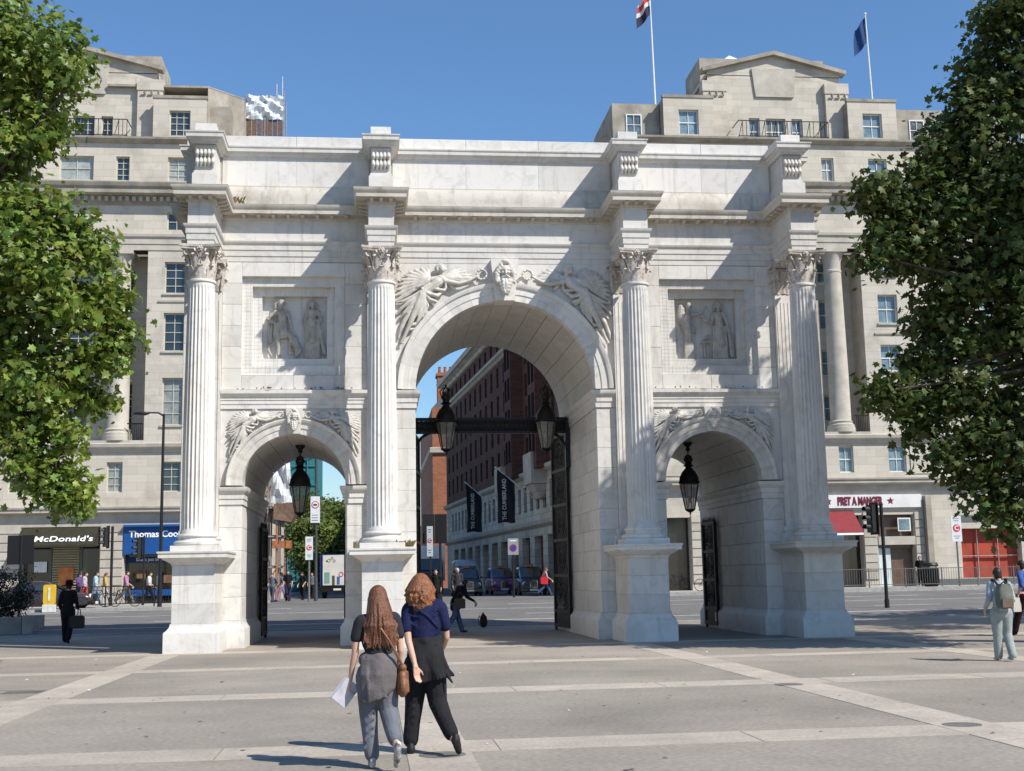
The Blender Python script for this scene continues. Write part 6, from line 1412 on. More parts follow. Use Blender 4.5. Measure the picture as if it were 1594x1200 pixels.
def shoe(b, heel, toe, k_=1., h=.05):
    heel, toe = Vector(heel), Vector(toe); d = toe-heel
    b.cap(heel, .034*k_, heel+d*.45, .04*k_, 10); b.cap(heel+d*.4, .04*k_, toe, .03*k_, 10); b.cap(heel+Vector((0, 0, h*.6)), .036*k_, heel+d*.35+Vector((0, 0, h*.5)), .036*k_, 10)
def add_person(name, label, loc, rz, parts, grp=None, scale=1.):
    t = thing(name, label, 'person', loc, rz, grp); t.scale = (scale,)*3
    body = None
    for nm, me, m_ in parts:
        o = obj(nm, me, m_, t)
    return t
# ---- woman with long auburn hair (left)
def woman_long_hair():
    V = .009; out = []
    b = MB()                                                       # body: one continuous figure
    head(b, (.03, .03, 1.56), Quaternion((0, 0, 1), R(12)) @ Quaternion((1, 0, 0), R(-6)))
    b.chain([(.03, .0, 1.48, .052), (.03, -.015, 1.40, .058)], 12)
    b.chain([(-.12, 0, 1.33, .075), (.18, 0, 1.35, .075)], 12); b.chain([(.03, .0, 1.30, .125), (.03, .01, 1.12, .115), (.03, .01, 1.0, .125), (.03, 0, .88, .145)], 14)
    b.chain([(-.165, 0, 1.33, .052), (-.20, -.01, 1.19, .043), (-.205, -.005, 1.06, .037), (-.235, .02, .92, .031), (-.25, .05, .80, .023)], 10)
    hand(b, (-.25, .05, .81), (-.05, .1, -1), (.2, 1, .1), (1, -.1, 0), 1.0, .55)
    b.chain([(.215, 0, 1.35, .052), (.245, -.01, 1.21, .043), (.262, -.005, 1.08, .037), (.25, .05, .95, .031), (.245, .1, .84, .023)], 10)
    hand(b, (.245, .1, .85), (0, .2, -1), (-.2, 1, .1), (-1, -.1, 0), 1.0, .4)
    b.chain([(-.06, 0, .86, .12), (-.065, .06, .50, .072), (-.035, .0, .10, .04), (-.035, .04, .05, .035)], 10)
    b.chain([(.11, 0, .86, .12), (.13, .0, .50, .072), (.175, -.28, .26, .04), (.18, -.30, .2, .035)], 10)
    out.append(('body', remesh(b, 'body', V, 2), SKIN))
    b = MB()                                                       # charcoal T-shirt with cap sleeves
    b.chain([(-.13, 0, 1.345, .083), (.19, 0, 1.365, .083)], 14); b.chain([(.03, -.0, 1.32, .14), (.03, .005, 1.14, .132), (.03, .01, 1.0, .145)], 16); b.sph((.03, 0, 1.2), (.175, .12, .2), 14, 8)
    b.chain([(-.15, 0, 1.335, .075), (-.195, -.01, 1.21, .062)], 10); b.chain([(.20, 0, 1.355, .075), (.245, -.01, 1.23, .062)], 10)
    for i in range(7): z = 1.02+.045*i; b.chain([(-.10+.05*(i % 3), -.100, z, .016), (.02+.03*(i % 2), -.118, z-.03, .018), (.15, -.095, z+.05*(i % 3-1), .016)], 6)
    out.append(('t_shirt', remesh(b, 't_shirt', V, 6), cloth('charcoal_jersey', (.028, .028, .032))))
    b = MB()                                                       # trousers
    b.chain([(.03, 0, .98, .14), (.03, 0, .86, .17)], 14)
    b.chain([(-.06, .0, .84, .145), (-.065, .06, .52, .098), (-.05, .03, .3, .082), (-.035, -.005, .125, .078)], 12); b.chain([(.11, 0, .84, .145), (.135, .0, .52, .098), (.155, -.15, .36, .082), (.172, -.24, .28, .074)], 12)
    for i in range(5): z = .18+.075*i; b.cap((-.115+.01*i, -.03, z), .02, (-.03, -.05, z+.05), .02, 6)
    for i in range(5): t = i/5; b.cap((.08+.1*t, -.09-.2*t, .5-.24*t), .013, (.22+.03*t, -.05-.2*t, .48-.24*t), .012, 6)
    out.append(('trousers', remesh(b, 'trousers', V, 6), cloth('grey_blue_trouser', (.15, .155, .18))))
    b = MB()                                                       # sweater tied round the waist
    b.chain([(-.10, -.02, 1.0, .075), (.03, -.09, 1.01, .07), (.17, -.02, 1.02, .075)], 12); b.chain([(-.1, .05, 1.0, .06), (.03, .12, 1.0, .06), (.17, .05, 1.0, .06)], 10)
    rs = random.Random(8)
    for i in range(15):
        t = i/14; x = -.125+.31*t; sn = math.sin(t*3.14); j = rs.uniform(-.012, .012); lo = .60+.10*t+rs.uniform(-.015, .015)
        b.chain([(x, -.075-.05*sn, 1.0, .034), (x*1.04-.005+j, -.10-.062*sn+j, .86, .032), (x*1.0-.012-j, -.105-.06*sn-j, .74, .030), (x*.92-.018, -.10-.055*sn, lo, .020)], 8)
    for i in range(4): b.chain([(-.11, -.115, .97-.03*i, .014), (.0, -.155, .93-.06*i, .015), (.10, -.15, .86-.07*i, .014)], 6)
    b.chain([(.12, .1, 1.0, .035), (.13, .16, .9, .03), (.11, .15, .78, .026)], 8); b.chain([(.0, .12, 1.0, .035), (-.02, .17, .88, .03), (-.03, .15, .74, .026)], 8)
    out.append(('tied_sweater', remesh(b, 'tied_sweater', .0085, 5, .5), cloth('warm_grey_knit', (.135, .12, .12))))
    b = MB(); rs = random.Random(2)                                # long hair
    b.sph((.03, .0, 1.585), (.1, .11, .118), 14, 10)
    for i in range(150):
        a = math.pi*(1.0+1.0*rs.random()); x0, y0 = .03+.088*math.cos(a), .0+.1*math.sin(a); k_ = rs.uniform(.85, 1.25); e = rs.uniform(-.03, .03); g_ = rs.uniform(-.02, .015)
        b.chain([(.03+(x0-.03)*.72, y0*.72, 1.645, .014), (.03+(x0-.03)*1.1, y0*1.1, 1.57, .012), (.03+(x0-.03)*1.3+.012+e*.6, y0*1.2-.012+g_, 1.44, .012), (.045+(x0-.03)*1.5*k_-e*.5, y0*1.0-.055+g_, 1.32, .011), (.06+(x0-.03)*1.55*k_+e, min(y0*.8, -.05)-.06, 1.20+rs.uniform(-.11, .08), .006)], 5)
    out.append(('hair', remesh(b, 'hair', .0062, 1, .35), HAIR_A))
    for nm, pts in (('shoe', [((-.035, -.075, .035), (-.03, .17, .03))]), ('shoe', [((.182, -.40, .215), (.178, -.285, .05))])):
        b = MB()
        for h_, t_ in pts: shoe(b, h_, t_)
        out.append((nm, remesh(b, 'shoe', .01, 1), mat('white_sports_shoe', (.55, .54, .5), .6, .3, 14, col2=(.12, .11, .11), amount2=.4)))
    b = MB()                                                       # brown shoulder bag and strap
    b.sph((.245, -.08, .80), (.055, .09, .14), 12, 8); b.chain([(.25, -.12, .92, .04), (.25, -.05, .92, .04)], 8); b.sph((.25, -.1, .74), (.058, .1, .1), 12, 8)
    for i in range(4): b.cap((.292, -.14+.04*i, .88), .012, (.298, -.15+.045*i, .70), .012, 6)
    return out, remesh(b, 'bag', .009, 1)
W1, BAGM = woman_long_hair()
w1 = add_person('person', 'person with long auburn hair, charcoal T-shirt and grey trousers carrying a book', (-3.72, -20.60, .012), R(6), W1); w1.scale = (.93, .95, 1.)
LEATH = mat('tan_leather', (.22, .095, .045), .5, .3, 12, .2, 40)
t = thing('shoulder_bag', 'brown leather shoulder bag worn by the long-haired walker', 'bag', (-3.72, -20.60, .012), R(6)); obj('bag_body', BAGM, LEATH, t)
b = MB(); pts = [(-.10, .06, 1.40), (-.06, -.06, 1.42), (.02, -.15, 1.32), (.10, -.17, 1.2), (.17, -.165, 1.08), (.235, -.13, .96), (.25, -.1, .90)]
for p, q in zip(pts, pts[1:]): b.cap(p, .013, q, .013, 6)
b.build('bag_strap', LEATH, t, True)
t = thing('book', 'pale paperback book in the hand of the long-haired walker', 'book', (-3.99, -20.58, .73), 0); t.rotation_euler = (R(10), R(38), R(30))
b = MB(); b.box(-.085, .085, -.018, .018, -.14, .09); b.build('pages', mat('book_pages', (.66, .62, .58), .8, .1, 20), t); b = MB(); b.box(-.088, .088, -.023, -.019, -.143, .093); b.box(-.088, .088, .019, .023, -.143, .093); b.box(.086, .09, -.023, .023, -.143, .093); b.build('cover', mat('lilac_cover', (.52, .50, .56), .5, .2, 9), t)
# ---- woman with copper bob (right)
def woman_bob():
    V = .009; out = []
    b = MB()
    head(b, (.12, .03, 1.67), Quaternion((0, 0, 1), R(20)))
    b.chain([(.13, .0, 1.57, .055), (.15, -.01, 1.48, .06)], 12); b.chain([(.0, 0, 1.42, .08), (.31, 0, 1.44, .08)], 12); b.chain([(.155, 0, 1.38, .13), (.16, 0, 1.2, .125), (.165, 0, 1.08, .135), (.165, 0, .94, .15)], 14)
    b.chain([(-.035, 0, 1.42, .056), (-.04, -.05, 1.28, .046), (-.02, -.10, 1.12, .04), (.02, -.20, .98, .034), (.05, -.255, .87, .025)], 10); hand(b, (.05, -.255, .88), (.12, .0, -1), (.8, .6, 0), (.5, -.8, 0), 1.05, .3)
    b.chain([(.355, 0, 1.44, .056), (.385, -.01, 1.30, .046), (.40, .02, 1.15, .04), (.38, .12, 1.06, .034), (.35, .2, 1.0, .025)], 10); hand(b, (.35, .2, 1.0), (-.4, 1, -.2), (0, 0, 1), (-1, -.3, 0), 1.05, .4)
    b.chain([(.07, 0, .9, .125), (.045, .05, .5, .078), (.0, .0, .1, .042), (.0, .02, .05, .036)], 10); b.chain([(.25, 0, .9, .125), (.29, -.06, .5, .078), (.43, -.36, .22, .042), (.44, -.38, .16, .036)], 10)
    out.append(('body', remesh(b, 'body', V, 2), SKIN))
    b = MB()
    b.chain([(-.0, 0, 1.435, .088), (.31, 0, 1.455, .088)], 14); b.chain([(.155, 0, 1.40, .145), (.16, 0, 1.22, .142), (.165, 0, 1.08, .152)], 16); b.sph((.16, -.01, 1.25), (.185, .135, .22), 14, 8)
    b.chain([(-.02, 0, 1.42, .08), (-.038, -.06, 1.245, .067)], 10); b.chain([(.34, 0, 1.44, .08), (.387, -.005, 1.265, .067)], 10)
    for i in range(8): z = 1.10+.045*i; b.chain([(.03+.05*(i % 3), -.105, z+.05*(i % 2), .016), (.15+.03*(i % 2), -.128, z-.02, .018), (.28, -.10, z+.05*(i % 3), .016)], 6)
    b.chain([(.05, -.14, 1.46, .008), (.2, -.155, 1.36, .008), (.33, -.11, 1.22, .008)], 6)
    out.append(('t_shirt', remesh(b, 't_shirt', V, 6), cloth('navy_jersey', (.014, .018, .058))))
    b = MB()
    b.chain([(.165, 0, 1.0, .15), (.16, 0, .9, .17)], 14); b.chain([(.07, 0, .86, .15), (.045, .05, .5, .105), (.02, .02, .3, .088), (.0, -.005, .13, .086)], 12); b.chain([(.25, 0, .86, .15), (.295, -.06, .5, .105), (.36, -.22, .34, .088), (.42, -.33, .22, .082)], 12)
    for i in range(5): z = .18+.075*i; b.cap((-.06+.012*i, -.035, z), .02, (.03, -.06, z+.05), .02, 6)
    for i in range(5): t = i/5; b.cap((.22+.14*t, -.15-.22*t, .46-.25*t), .013, (.38+.06*t, -.12-.22*t, .47-.24*t), .012, 6)
    out.append(('trousers', remesh(b, 'trousers', V, 6), cloth('black_trouser', (.018, .018, .02))))
    b = MB()
    b.chain([(.03, -.03, 1.10, .07), (.16, -.11, 1.11, .065), (.30, -.03, 1.12, .07)], 12); b.chain([(.04, .06, 1.1, .06), (.16, .13, 1.1, .06), (.3, .06, 1.1, .06)], 10)
    rs = random.Random(9)
    for i in range(17):
        t = i/16; x = .005+.32*t; fl_ = (t-.42); sn = math.sin(t*3.14); j = rs.uniform(-.012, .012); w_ = .018*math.sin(t*15.)
        b.chain([(x, -.085-.05*sn, 1.09, .030), (x+fl_*.05+j, -.12-.055*sn+w_*.4, .95, .029), (x+fl_*.13-j, -.145-.05*sn+w_, .82, .026), (x+fl_*.24, -.16-.04*sn+w_*1.4, .70+.07*abs(fl_)+.03*t, .017)], 8)
    for i in range(3): b.cap((.03, -.115, 1.07-.04*i), .018, (.29, -.135, 1.08-.035*i), .018, 6)
    b.chain([(.36, -.14, .84, .02), (.42, -.18, .74, .018), (.45, -.2, .70, .012)], 7)
    out.append(('tied_sweater', remesh(b, 'tied_sweater', .0085, 5, .5), cloth('black_knit', (.022, .022, .024))))
    b = MB(); rs = random.Random(4); b.sph((.12, .005, 1.69), (.112, .122, .122), 16, 12)
    for i in range(170):
        a = math.pi*(.85+1.3*rs.random()); k_ = rs.uniform(.9, 1.2); r0 = .1; x0, y0 = .12+r0*math.cos(a), r0*1.08*math.sin(a); e = rs.uniform(-.045, .045)
        b.chain([(.12+(x0-.12)*.85, y0*.85, 1.745, .016), (.12+(x0-.12)*1.12+e*.2, y0*1.1, 1.70, .015), (.12+(x0-.12)*1.22*k_+e*.5, y0*1.2+e*.3, 1.63, .016), (.12+(x0-.12)*1.2*k_-e*.7, y0*1.15*k_-e*.5, 1.56+rs.uniform(-.03, .03), .015), (.125+(x0-.12)*1.08*k_+e*.8, y0*1.05-.01+e*.3, 1.50+rs.uniform(-.03, .03), .013), (.13+(x0-.12)*.85*k_-e*.5, y0*.9-.02, 1.45+rs.uniform(-.05, .04), .008)], 5)
    out.append(('hair', remesh(b, 'hair', .0062, 1, .35), HAIR_C))
    for h_, t_ in (((.0, -.085, .04), (.0, .17, .03)), ((.46, -.49, .165), (.50, -.35, .04))):
        b = MB(); shoe(b, h_, t_, 1.15); b.sph(h_, (.05, .05, .06), 10, 7); out.append(('shoe', remesh(b, 'shoe', .01, 1), mat('black_shoe', (.015, .015, .015), .55, .2, 10)))
    return out
w2 = add_person('person', 'person with a copper bob, navy T-shirt and black sweater tied round the waist', (-3.36, -19.66, .012), R(0), woman_bob()); w2.scale = (.94, .95, 1.)
# ---- figures farther away: two shared poses
def figure(walk, lean=0., coat=False, arms=.1, skirt=False, V=.02):
    b = MB(); l_ = lean; s_ = walk; P = {}
    hz, sz = .92, 1.42
    hd = (0, .06+l_*.75, 1.62-l_*.25); sh = (0, l_*.5, sz-l_*.12)
    head(b, hd); b.chain([(0, l_*.6, 1.52-l_*.2, .05), (0, l_*.5, 1.44-l_*.15, .055)], 10)
    b.chain([(-.15, sh[1], sh[2], .07), (.15, sh[1], sh[2], .07)], 10); b.chain([(0, sh[1], sh[2]-.06, .12), (0, l_*.2, 1.15, .11), (0, 0, hz, .13)], 12)
    legs = []
    for sd, ph in ((-1, 1), (1, -1)):
        k_ = s_*ph; hip = (sd*.09, 0, hz); kn = (sd*.095, k_*.5+.04*(k_ < 0), .5+.03*abs(s_)); an = (sd*.09, k_*.95-(.12 if k_ < 0 else 0), .10+(.12*min(1, s_*3) if k_ < 0 else 0)); legs.append((hip, kn, an))
        b.chain([(*hip, .11), (*kn, .068), (*an, .04)], 10)
        a = -k_*.6; el = (sd*.24, sh[1]+a*.35-.03, 1.14-l_*.1); wr = (sd*(.25-.04*arms*5), sh[1]+a*.7+.08+arms, .9-l_*.05+arms*.4)
        b.chain([(sd*.18, sh[1], sh[2]-.01, .05), (*el, .04), (*wr, .027)], 9); hand(b, wr, (0, .25, -1), (-sd*.1, 1, 0), (-sd, 0, 0), 1.15, .4); P[sd] = (el, wr)
    body = remesh(b, 'body', V*.75, 1)
    b = MB(); b.chain([(-.15, sh[1], sh[2]+.005, .082), (.15, sh[1], sh[2]+.005, .082)], 10); b.chain([(0, sh[1], sh[2]-.05, .138), (0, l_*.2, 1.15, .135), (0, 0, hz+.03, .15)], 12); b.sph((0, l_*.3, 1.2), (.18, .125, .2), 10, 7)
    for sd in (-1, 1):
        el, wr = P[sd]; b.chain([(sd*.18, sh[1], sh[2]-.01, .068), (*el, .056)]+([(el[0]+(wr[0]-el[0])*.85, el[1]+(wr[1]-el[1])*.85, el[2]+(wr[2]-el[2])*.85, .043)] if coat else []), 9)
    if coat == True:
        for xx in (-.075, .075): b.chain([(xx, 0, hz+.05, .115), (xx*1.15, -.01, hz-.16, .118)], 10)
    top = remesh(b, 'top', V, 1)
    b = MB(); b.chain([(0, 0, hz+.06, .135), (0, 0, hz-.03, .15)], 12)
    for hip, kn, an in legs: b.chain([(hip[0], hip[1], hip[2]-.03, .128), (*kn, .088), (an[0], an[1], an[2]-.01, .08)], 10)
    tr = remesh(b, 'trousers', V, 1)
    b = MB(); b.sph((hd[0], hd[1]-.015, hd[2]+.025), (.088, .102, .105), 12, 9); b.sph((hd[0], hd[1]-.05, hd[2]-.03), (.08, .065, .09), 10, 7)
    hr = remesh(b, 'hair', V*.8, 1)
    shs = []
    for hip, kn, an in legs:
        b = MB(); up = an[2] > .15; shoe(b, (an[0], an[1]-.03, an[2]-.06), (an[0], an[1]+(.06 if up else .19), an[2]-(.17 if up else .07))); shs.append(remesh(b, 'shoe', .016, 1))
    b = MB(); b.chain([(hd[0], hd[1]-.07, hd[2], .07), (hd[0], hd[1]-.11, hd[2]-.16, .075), (hd[0], hd[1]-.10, hd[2]-.3, .05)], 9); b.sph((hd[0], hd[1]-.01, hd[2]+.025), (.092, .106, .108), 12, 9); lh = remesh(b, 'hair', V*.8, 1)
    return dict(body=body, top=top, trousers=tr, hair=hr, shoes=shs, long_hair=lh, P=P, hd=hd)
FIG = dict(walk=figure(.3), stride=figure(.4, arms=.12), stand=figure(.04), coat=figure(.14, coat=True), lean=figure(.3, .45, coat=True, arms=.16), pocket=figure(.05, arms=.16, coat=2))
def person(label, pose, x, y, z, rz, h, top, trs, hair=HAIR_D, skin=SKIN, shoes=None, long_hair=False, bald=False, grp=None):
    F = FIG[pose]; shoes = shoes or mat('black_shoe', (.015, .015, .015))
    parts = [('body', F['body'], skin), ('top', F['top'], cloth(*top)), ('trousers', F['trousers'], cloth(*trs))]
    if not bald: parts.append(('hair', F['long_hair' if long_hair else 'hair'], hair))
    parts += [('shoe', m_, shoes) for m_ in F['shoes']]
    return add_person('person', label, (x, y, z), rz, parts, grp, h/1.74)
BLK = ('black_cloth', (.014, .014, .015)); DEN = ('blue_denim', (.05, .075, .14)); GRY = ('grey_cloth', (.12, .12, .13)); WHT = ('white_cotton', (.6, .6, .6)); KHK = ('stone_chino', (.30, .31, .28))
def bagthing(label, loc, k_, m_, cat='bag', rz=0):
    b = MB(); b.loft([rrect(.17*k_, .0, .32*k_, y, .06*k_) for y in (-.07*k_, .07*k_)]); t = thing('handbag', label, cat, loc, rz); b.build('bag_body', m_, t, True); b = MB(); b.tube([(-.09*k_, 0, .3*k_), (-.07*k_, 0, .46*k_), (0, 0, .5*k_), (.07*k_, 0, .46*k_), (.09*k_, 0, .3*k_)], .012*k_, 6); b.build('bag_handle', m_, t); return t
BLKL = mat('black_leather', (.012, .012, .012), .5)
hat = person('person in a black coat and wide-brimmed black hat left of the arch', 'coat', -13.1, 7.7, .012, 0, 1.84, BLK, BLK)
b = MB(); b.lathe([(.02, .21), (.085, .2), (.1, .17), (.112, .07), (.2, .035), (.225, .05), (.22, .02), (.11, .02)], (0, .06, 1.60), 20); b.build('hat', cloth(*BLK), hat, True)
bagthing('black bag carried by the walker in the black hat', (-12.8, 7.62, .43), 1.25, BLKL)
m = person('person seen from behind with a grey-green backpack and pale trousers on the right', 'pocket', 8.17, -9.7, .012, R(-4), 1.74, ('pale_check_shirt', (.36, .42, .46), .35), ('pale_green_chino', (.30, .33, .31)), shoes=mat('white_trainer', (.6, .6, .58), .6))
t = thing('backpack', 'grey-green backpack on the back of the person at right', 'backpack', (8.17, -9.7, .012), R(-4))
b = MB(); b.loft([[(x*k_, -.14-d*.16, .98+.46*zz+e) for x, zz, e in ((-.14, 0, 0), (.14, 0, 0), (.16, .3, 0), (.15, .75, 0), (.1, 1.0, 0), (-.1, 1.0, 0), (-.15, .75, 0), (-.16, .3, 0))] for d, k_ in ((0, .95), (.3, 1.0), (.8, .95), (1, .75))]); bb = b.build('backpack_body', cloth('grey_green_canvas', (.17, .18, .15), .3), t, True, 50)
b = MB(); b.box(-.10, .10, -.345, -.29, 1.0, 1.16); b.build('front_pocket', cloth('brown_canvas', (.16, .12, .09)), t); b = MB(); b.chain([(-.05, -.2, 1.44, .012), (0, -.22, 1.48, .012), (.05, -.2, 1.44, .012)], 6); b.build('grab_handle', BLKL, t)
for s_ in (-1, 1): b = MB(); b.chain([(s_*.09, -.15, 1.42, .025), (s_*.12, -.10, 1.50, .025), (s_*.13, .0, 1.52, .025), (s_*.13, .12, 1.42, .022)], 7); b.build('shoulder_strap', BLKL, t)
person('person in a blue shirt and dark trousers at the right edge', 'walk', 13.05, -1.5, .012, R(30), 1.92, ('blue_shirt', (.06, .11, .32)), ('dark_maroon_trouser', (.03, .012, .016)))
t = thing('paper_bag', 'pale bag held by the person in the blue shirt', 'bag', (12.72, -1.6, .62), R(20)); b = MB(); b.loft([rrect(.16-.02*abs(i-1), 0, .36, -.05+.05*i, .02) for i in range(3)]); b.build('bag_body', mat('pale_paper', (.46, .43, .40), .8), t); b = MB(); b.tube([(-.07, 0, .35), (-.05, 0, .45), (.05, 0, .45), (.07, 0, .35)], .01, 5); b.build('bag_handle', BLKL, t)
person('person in a black jacket and jeans leaning forward under the central arch', 'lean', -1.12, 8.1, .012, R(-60), 1.80, BLK, ('mid_blue_denim', (.09, .13, .22)))
bagthing('dark shoulder bag on the leaning person in jeans', (-1.0, 7.75, .78), 1.0, mat('dark_brown_leather', (.05, .03, .025), .5))
person('bald person in a dark grey suit crossing behind the central arch', 'coat', -.05, 23.5, gz(23.5)+.02, R(185), 1.80, ('dark_grey_suit', (.04, .042, .048)), ('dark_grey_suit', (.04, .042, .048)), bald=True)
person('person in a dark suit with white collar at the left jamb of the central arch', 'coat', -1.05, 22.5, gz(22.5)+.02, R(175), 1.78, BLK, BLK)
person('person with a bright red bag walking in front of the right taxi', 'stride', 6.5, 42.9, GZ1+.015, R(-80), 1.70, ('pale_pink_top', (.42, .32, .32)), DEN, HAIR_A, long_hair=True)
bagthing('bright red handbag beside the right taxi', (6.42, 42.7, GZ1+.72), 1.3, mat('red_leather', (.55, .02, .03), .5))
person('person in olive standing behind the right taxi', 'stand', 6.9, 45.2, GZ1+.015, R(20), 1.74, ('olive_cloth', (.12, .13, .08)), BLK)
person('person in a pale top half hidden by the right gate', 'walk', 7.55, 43.5, GZ1+.015, R(-70), 1.70, ('peach_top', (.5, .3, .24)), BLK, HAIR_A)
GP = 'people on the pavement beyond the left arch'
for la, pose, x, y, rz, h, tp, tr, lh in (('person in a grey jacket and jeans walking beyond the left arch', 'walk', -9.5, 41.2, 2.9, 1.62, ('grey_blue_jacket', (.10, .13, .16)), DEN, False), ('person in a black T-shirt facing the camera beyond the left arch', 'stand', -8.7, 42.3, 3.14, 1.80, BLK, ('navy_trouser', (.03, .035, .06)), False),
        ('person in a white and purple top beside the left gate', 'stand', -9.95, 40.2, .6, 1.66, ('white_purple_top', (.40, .34, .48), .4), ('grey_jeans', (.10, .10, .14)), True), ('person in lilac trousers under the scaffold', 'walk', -9.1, 43.4, 1.4, 1.68, GRY, ('lilac_trouser', (.34, .24, .40)), True),
        ('person in dark clothes near the sign posts beyond the left arch', 'stand', -8.1, 47.0, 2.4, 1.72, BLK, BLK, True), ('person in dark grey farther up the street beyond the left arch', 'walk', -7.7, 50.5, 3.0, 1.7, GRY, BLK, False)):
    person(la, pose, x, y, GZ1+.12 if x < -9.6 else GZ1+.015, rz, h, tp, tr, HAIR_D, long_hair=lh, grp=GP)
GP = 'people on the pavement in front of the left shops'
for la, pose, x, y, rz, h, tp, tr, hr, lh in (('person in a white and lilac top outside the burger restaurant', 'walk', -19.3, 38.2, 1.6, 1.78, ('white_lilac_top', (.5, .42, .52), .35), ('red_trouser', (.4, .06, .06)), HAIR_D, False), ('person in a purple top half hidden behind the walker in white outside the restaurant', 'walk', -19.75, 38.8, 1.7, 1.72, ('purple_top', (.14, .07, .25)), DEN, HAIR_D, True),
        ('person in a light blue shirt and jeans walking past the restaurant', 'walk', -18.55, 37.4, 1.5, 1.78, ('light_blue_shirt', (.38, .52, .58)), ('faded_jeans', (.20, .28, .36)), HAIR_D, False), ('person in an ochre top beside the light blue shirt', 'walk', -18.15, 37.9, 1.4, 1.72, ('ochre_top', (.5, .36, .12)), ('pale_trouser', (.5, .48, .44)), HAIR_C, True),
        ('person in a pink shirt in front of the blue shop', 'stride', -17.3, 39.2, 1.57, 1.80, ('pink_shirt', (.42, .20, .34)), ('olive_grey_trouser', (.13, .13, .11)), HAIR_D, False), ('person in a white top by the travel agent window', 'walk', -16.3, 40.6, 1.57, 1.74, WHT, BLK, HAIR_D, False)):
    person(la, pose, x, y, GL+.004, -rz, h, tp, tr, hr, long_hair=lh, grp=GP)
person('person standing behind the litter bin on the right', 'stand', 27.9, 38.2, GZ1+.205, 2.8, 1.72, BLK, BLK)
person('person in an orange vest seen through the right arch', 'stand', 16.2, 36.6, GZ1+.205, 1.2, 1.7, ('orange_vest', (.75, .12, .03)), BLK)
# dark rucksack standing on the paving
t = thing('rucksack', 'dark brown rucksack standing alone on the paving under the central arch', 'rucksack', (.1, 11.9, .006), .4)
b = MB(); b.chain([(0, 0, .13, .13), (.0, 0, .32, .13), (0, .02, .42, .07)], 12); b.sph((0, -.1, .17), (.11, .06, .1), 10, 7); obj('rucksack_body', remesh(b, 'rucksack_body', .015, 1), cloth('dark_brown_canvas', (.05, .025, .018), .4), t)
b = MB(); b.chain([(-.05, .02, .46, .012), (0, .03, .53, .012), (.05, .02, .46, .012)], 6); b.build('grab_handle', BLKL, t)
for s_ in (-1, 1): b = MB(); b.chain([(s_*.08, .11, .42, .016), (s_*.13, .17, .3, .016), (s_*.1, .12, .1, .014)], 6); b.build('shoulder_strap', BLKL, t)
# ================================================================== TREES
def leaf_shape(lobed=True):
    if lobed: pts = [(0, -.5), (.16, -.36), (.46, -.30), (.30, -.10), (.50, .12), (.22, .14), (.16, .26), (0, .52), (-.16, .26), (-.22, .14), (-.50, .12), (-.30, -.10), (-.46, -.30), (-.16, -.36)]
    else: pts = [(0, -.5), (.26, -.18), (.3, .12), (0, .5), (-.3, .12), (-.26, -.18)]
    v = [(x, y, -.16*abs(x)-.10*y*y) for x, y in pts]+[(0, 0, .05)]; n = len(pts)
    return np.array(v), [(i, (i+1) % n, n) for i in range(n)]
def leaves(clumps, size, density, seed, lobed=True, twig=.32, per=11, up=.55):
    """clumps: (x,y,z, rx,ry,rz); leaves grouped round twigs, gaps in between"""
    r_ = np.random.default_rng(seed); LV, LF = leaf_shape(lobed); C_ = []
    tw = []
    for (x, y, z, rx, ry, rz) in clumps:
        n = max(8, int(density*(rx*ry*rz)**.75)); d = r_.normal(size=(n, 3)); d /= np.linalg.norm(d, axis=1)[:, None]
        rad = r_.random(n)**.42*(1+.18*r_.normal(size=n).clip(-1, 1.6)); p = np.array([x, y, z])+d*rad[:, None]*np.array([rx, ry, rz]); tw.append(np.hstack([p, d]))
    tw = np.vstack(tw); n = len(tw)*per; c = np.repeat(tw[:, :3], per, 0)+r_.normal(size=(n, 3))*twig*np.array([1, 1, .75]); out = np.repeat(tw[:, 3:], per, 0)
    nor = out*.8+r_.normal(size=(n, 3))*.6+np.array([0, 0, up]); nor /= np.linalg.norm(nor, axis=1)[:, None]
    t = r_.normal(size=(n, 3)); t[:, 2] -= .6; t -= nor*(t*nor).sum(1)[:, None]; t /= np.linalg.norm(t, axis=1)[:, None]; bt = np.cross(nor, t)
    s_ = size*(.5+.8*r_.random(n)**1.2)
    V_ = c[:, None, :]+s_[:, None, None]*(LV[None, :, 0:1]*bt[:, None, :]+LV[None, :, 1:2]*t[:, None, :]+LV[None, :, 2:3]*nor[:, None, :])
    k_ = len(LV); F_ = (np.array(LF)[None]+(np.arange(n)*k_)[:, None, None]).reshape(-1, 3)
    return V_.reshape(-1, 3), F_, tw[:, :3]
def tri_mesh(name, V_, F_):
    me = bpy.data.meshes.new(name); me.vertices.add(len(V_)); me.vertices.foreach_set('co', V_.astype(np.float32).ravel()); me.loops.add(len(F_)*3); me.loops.foreach_set('vertex_index', F_.astype(np.int32).ravel())
    me.polygons.add(len(F_)); me.polygons.foreach_set('loop_start', np.arange(0, len(F_)*3, 3, dtype=np.int32)); me.polygons.foreach_set('loop_total', np.full(len(F_), 3, dtype=np.int32)); me.update(); me.validate(); return me
BARK = mat('plane_bark', (.085, .068, .05), .9, .35, 3, .5, 14)
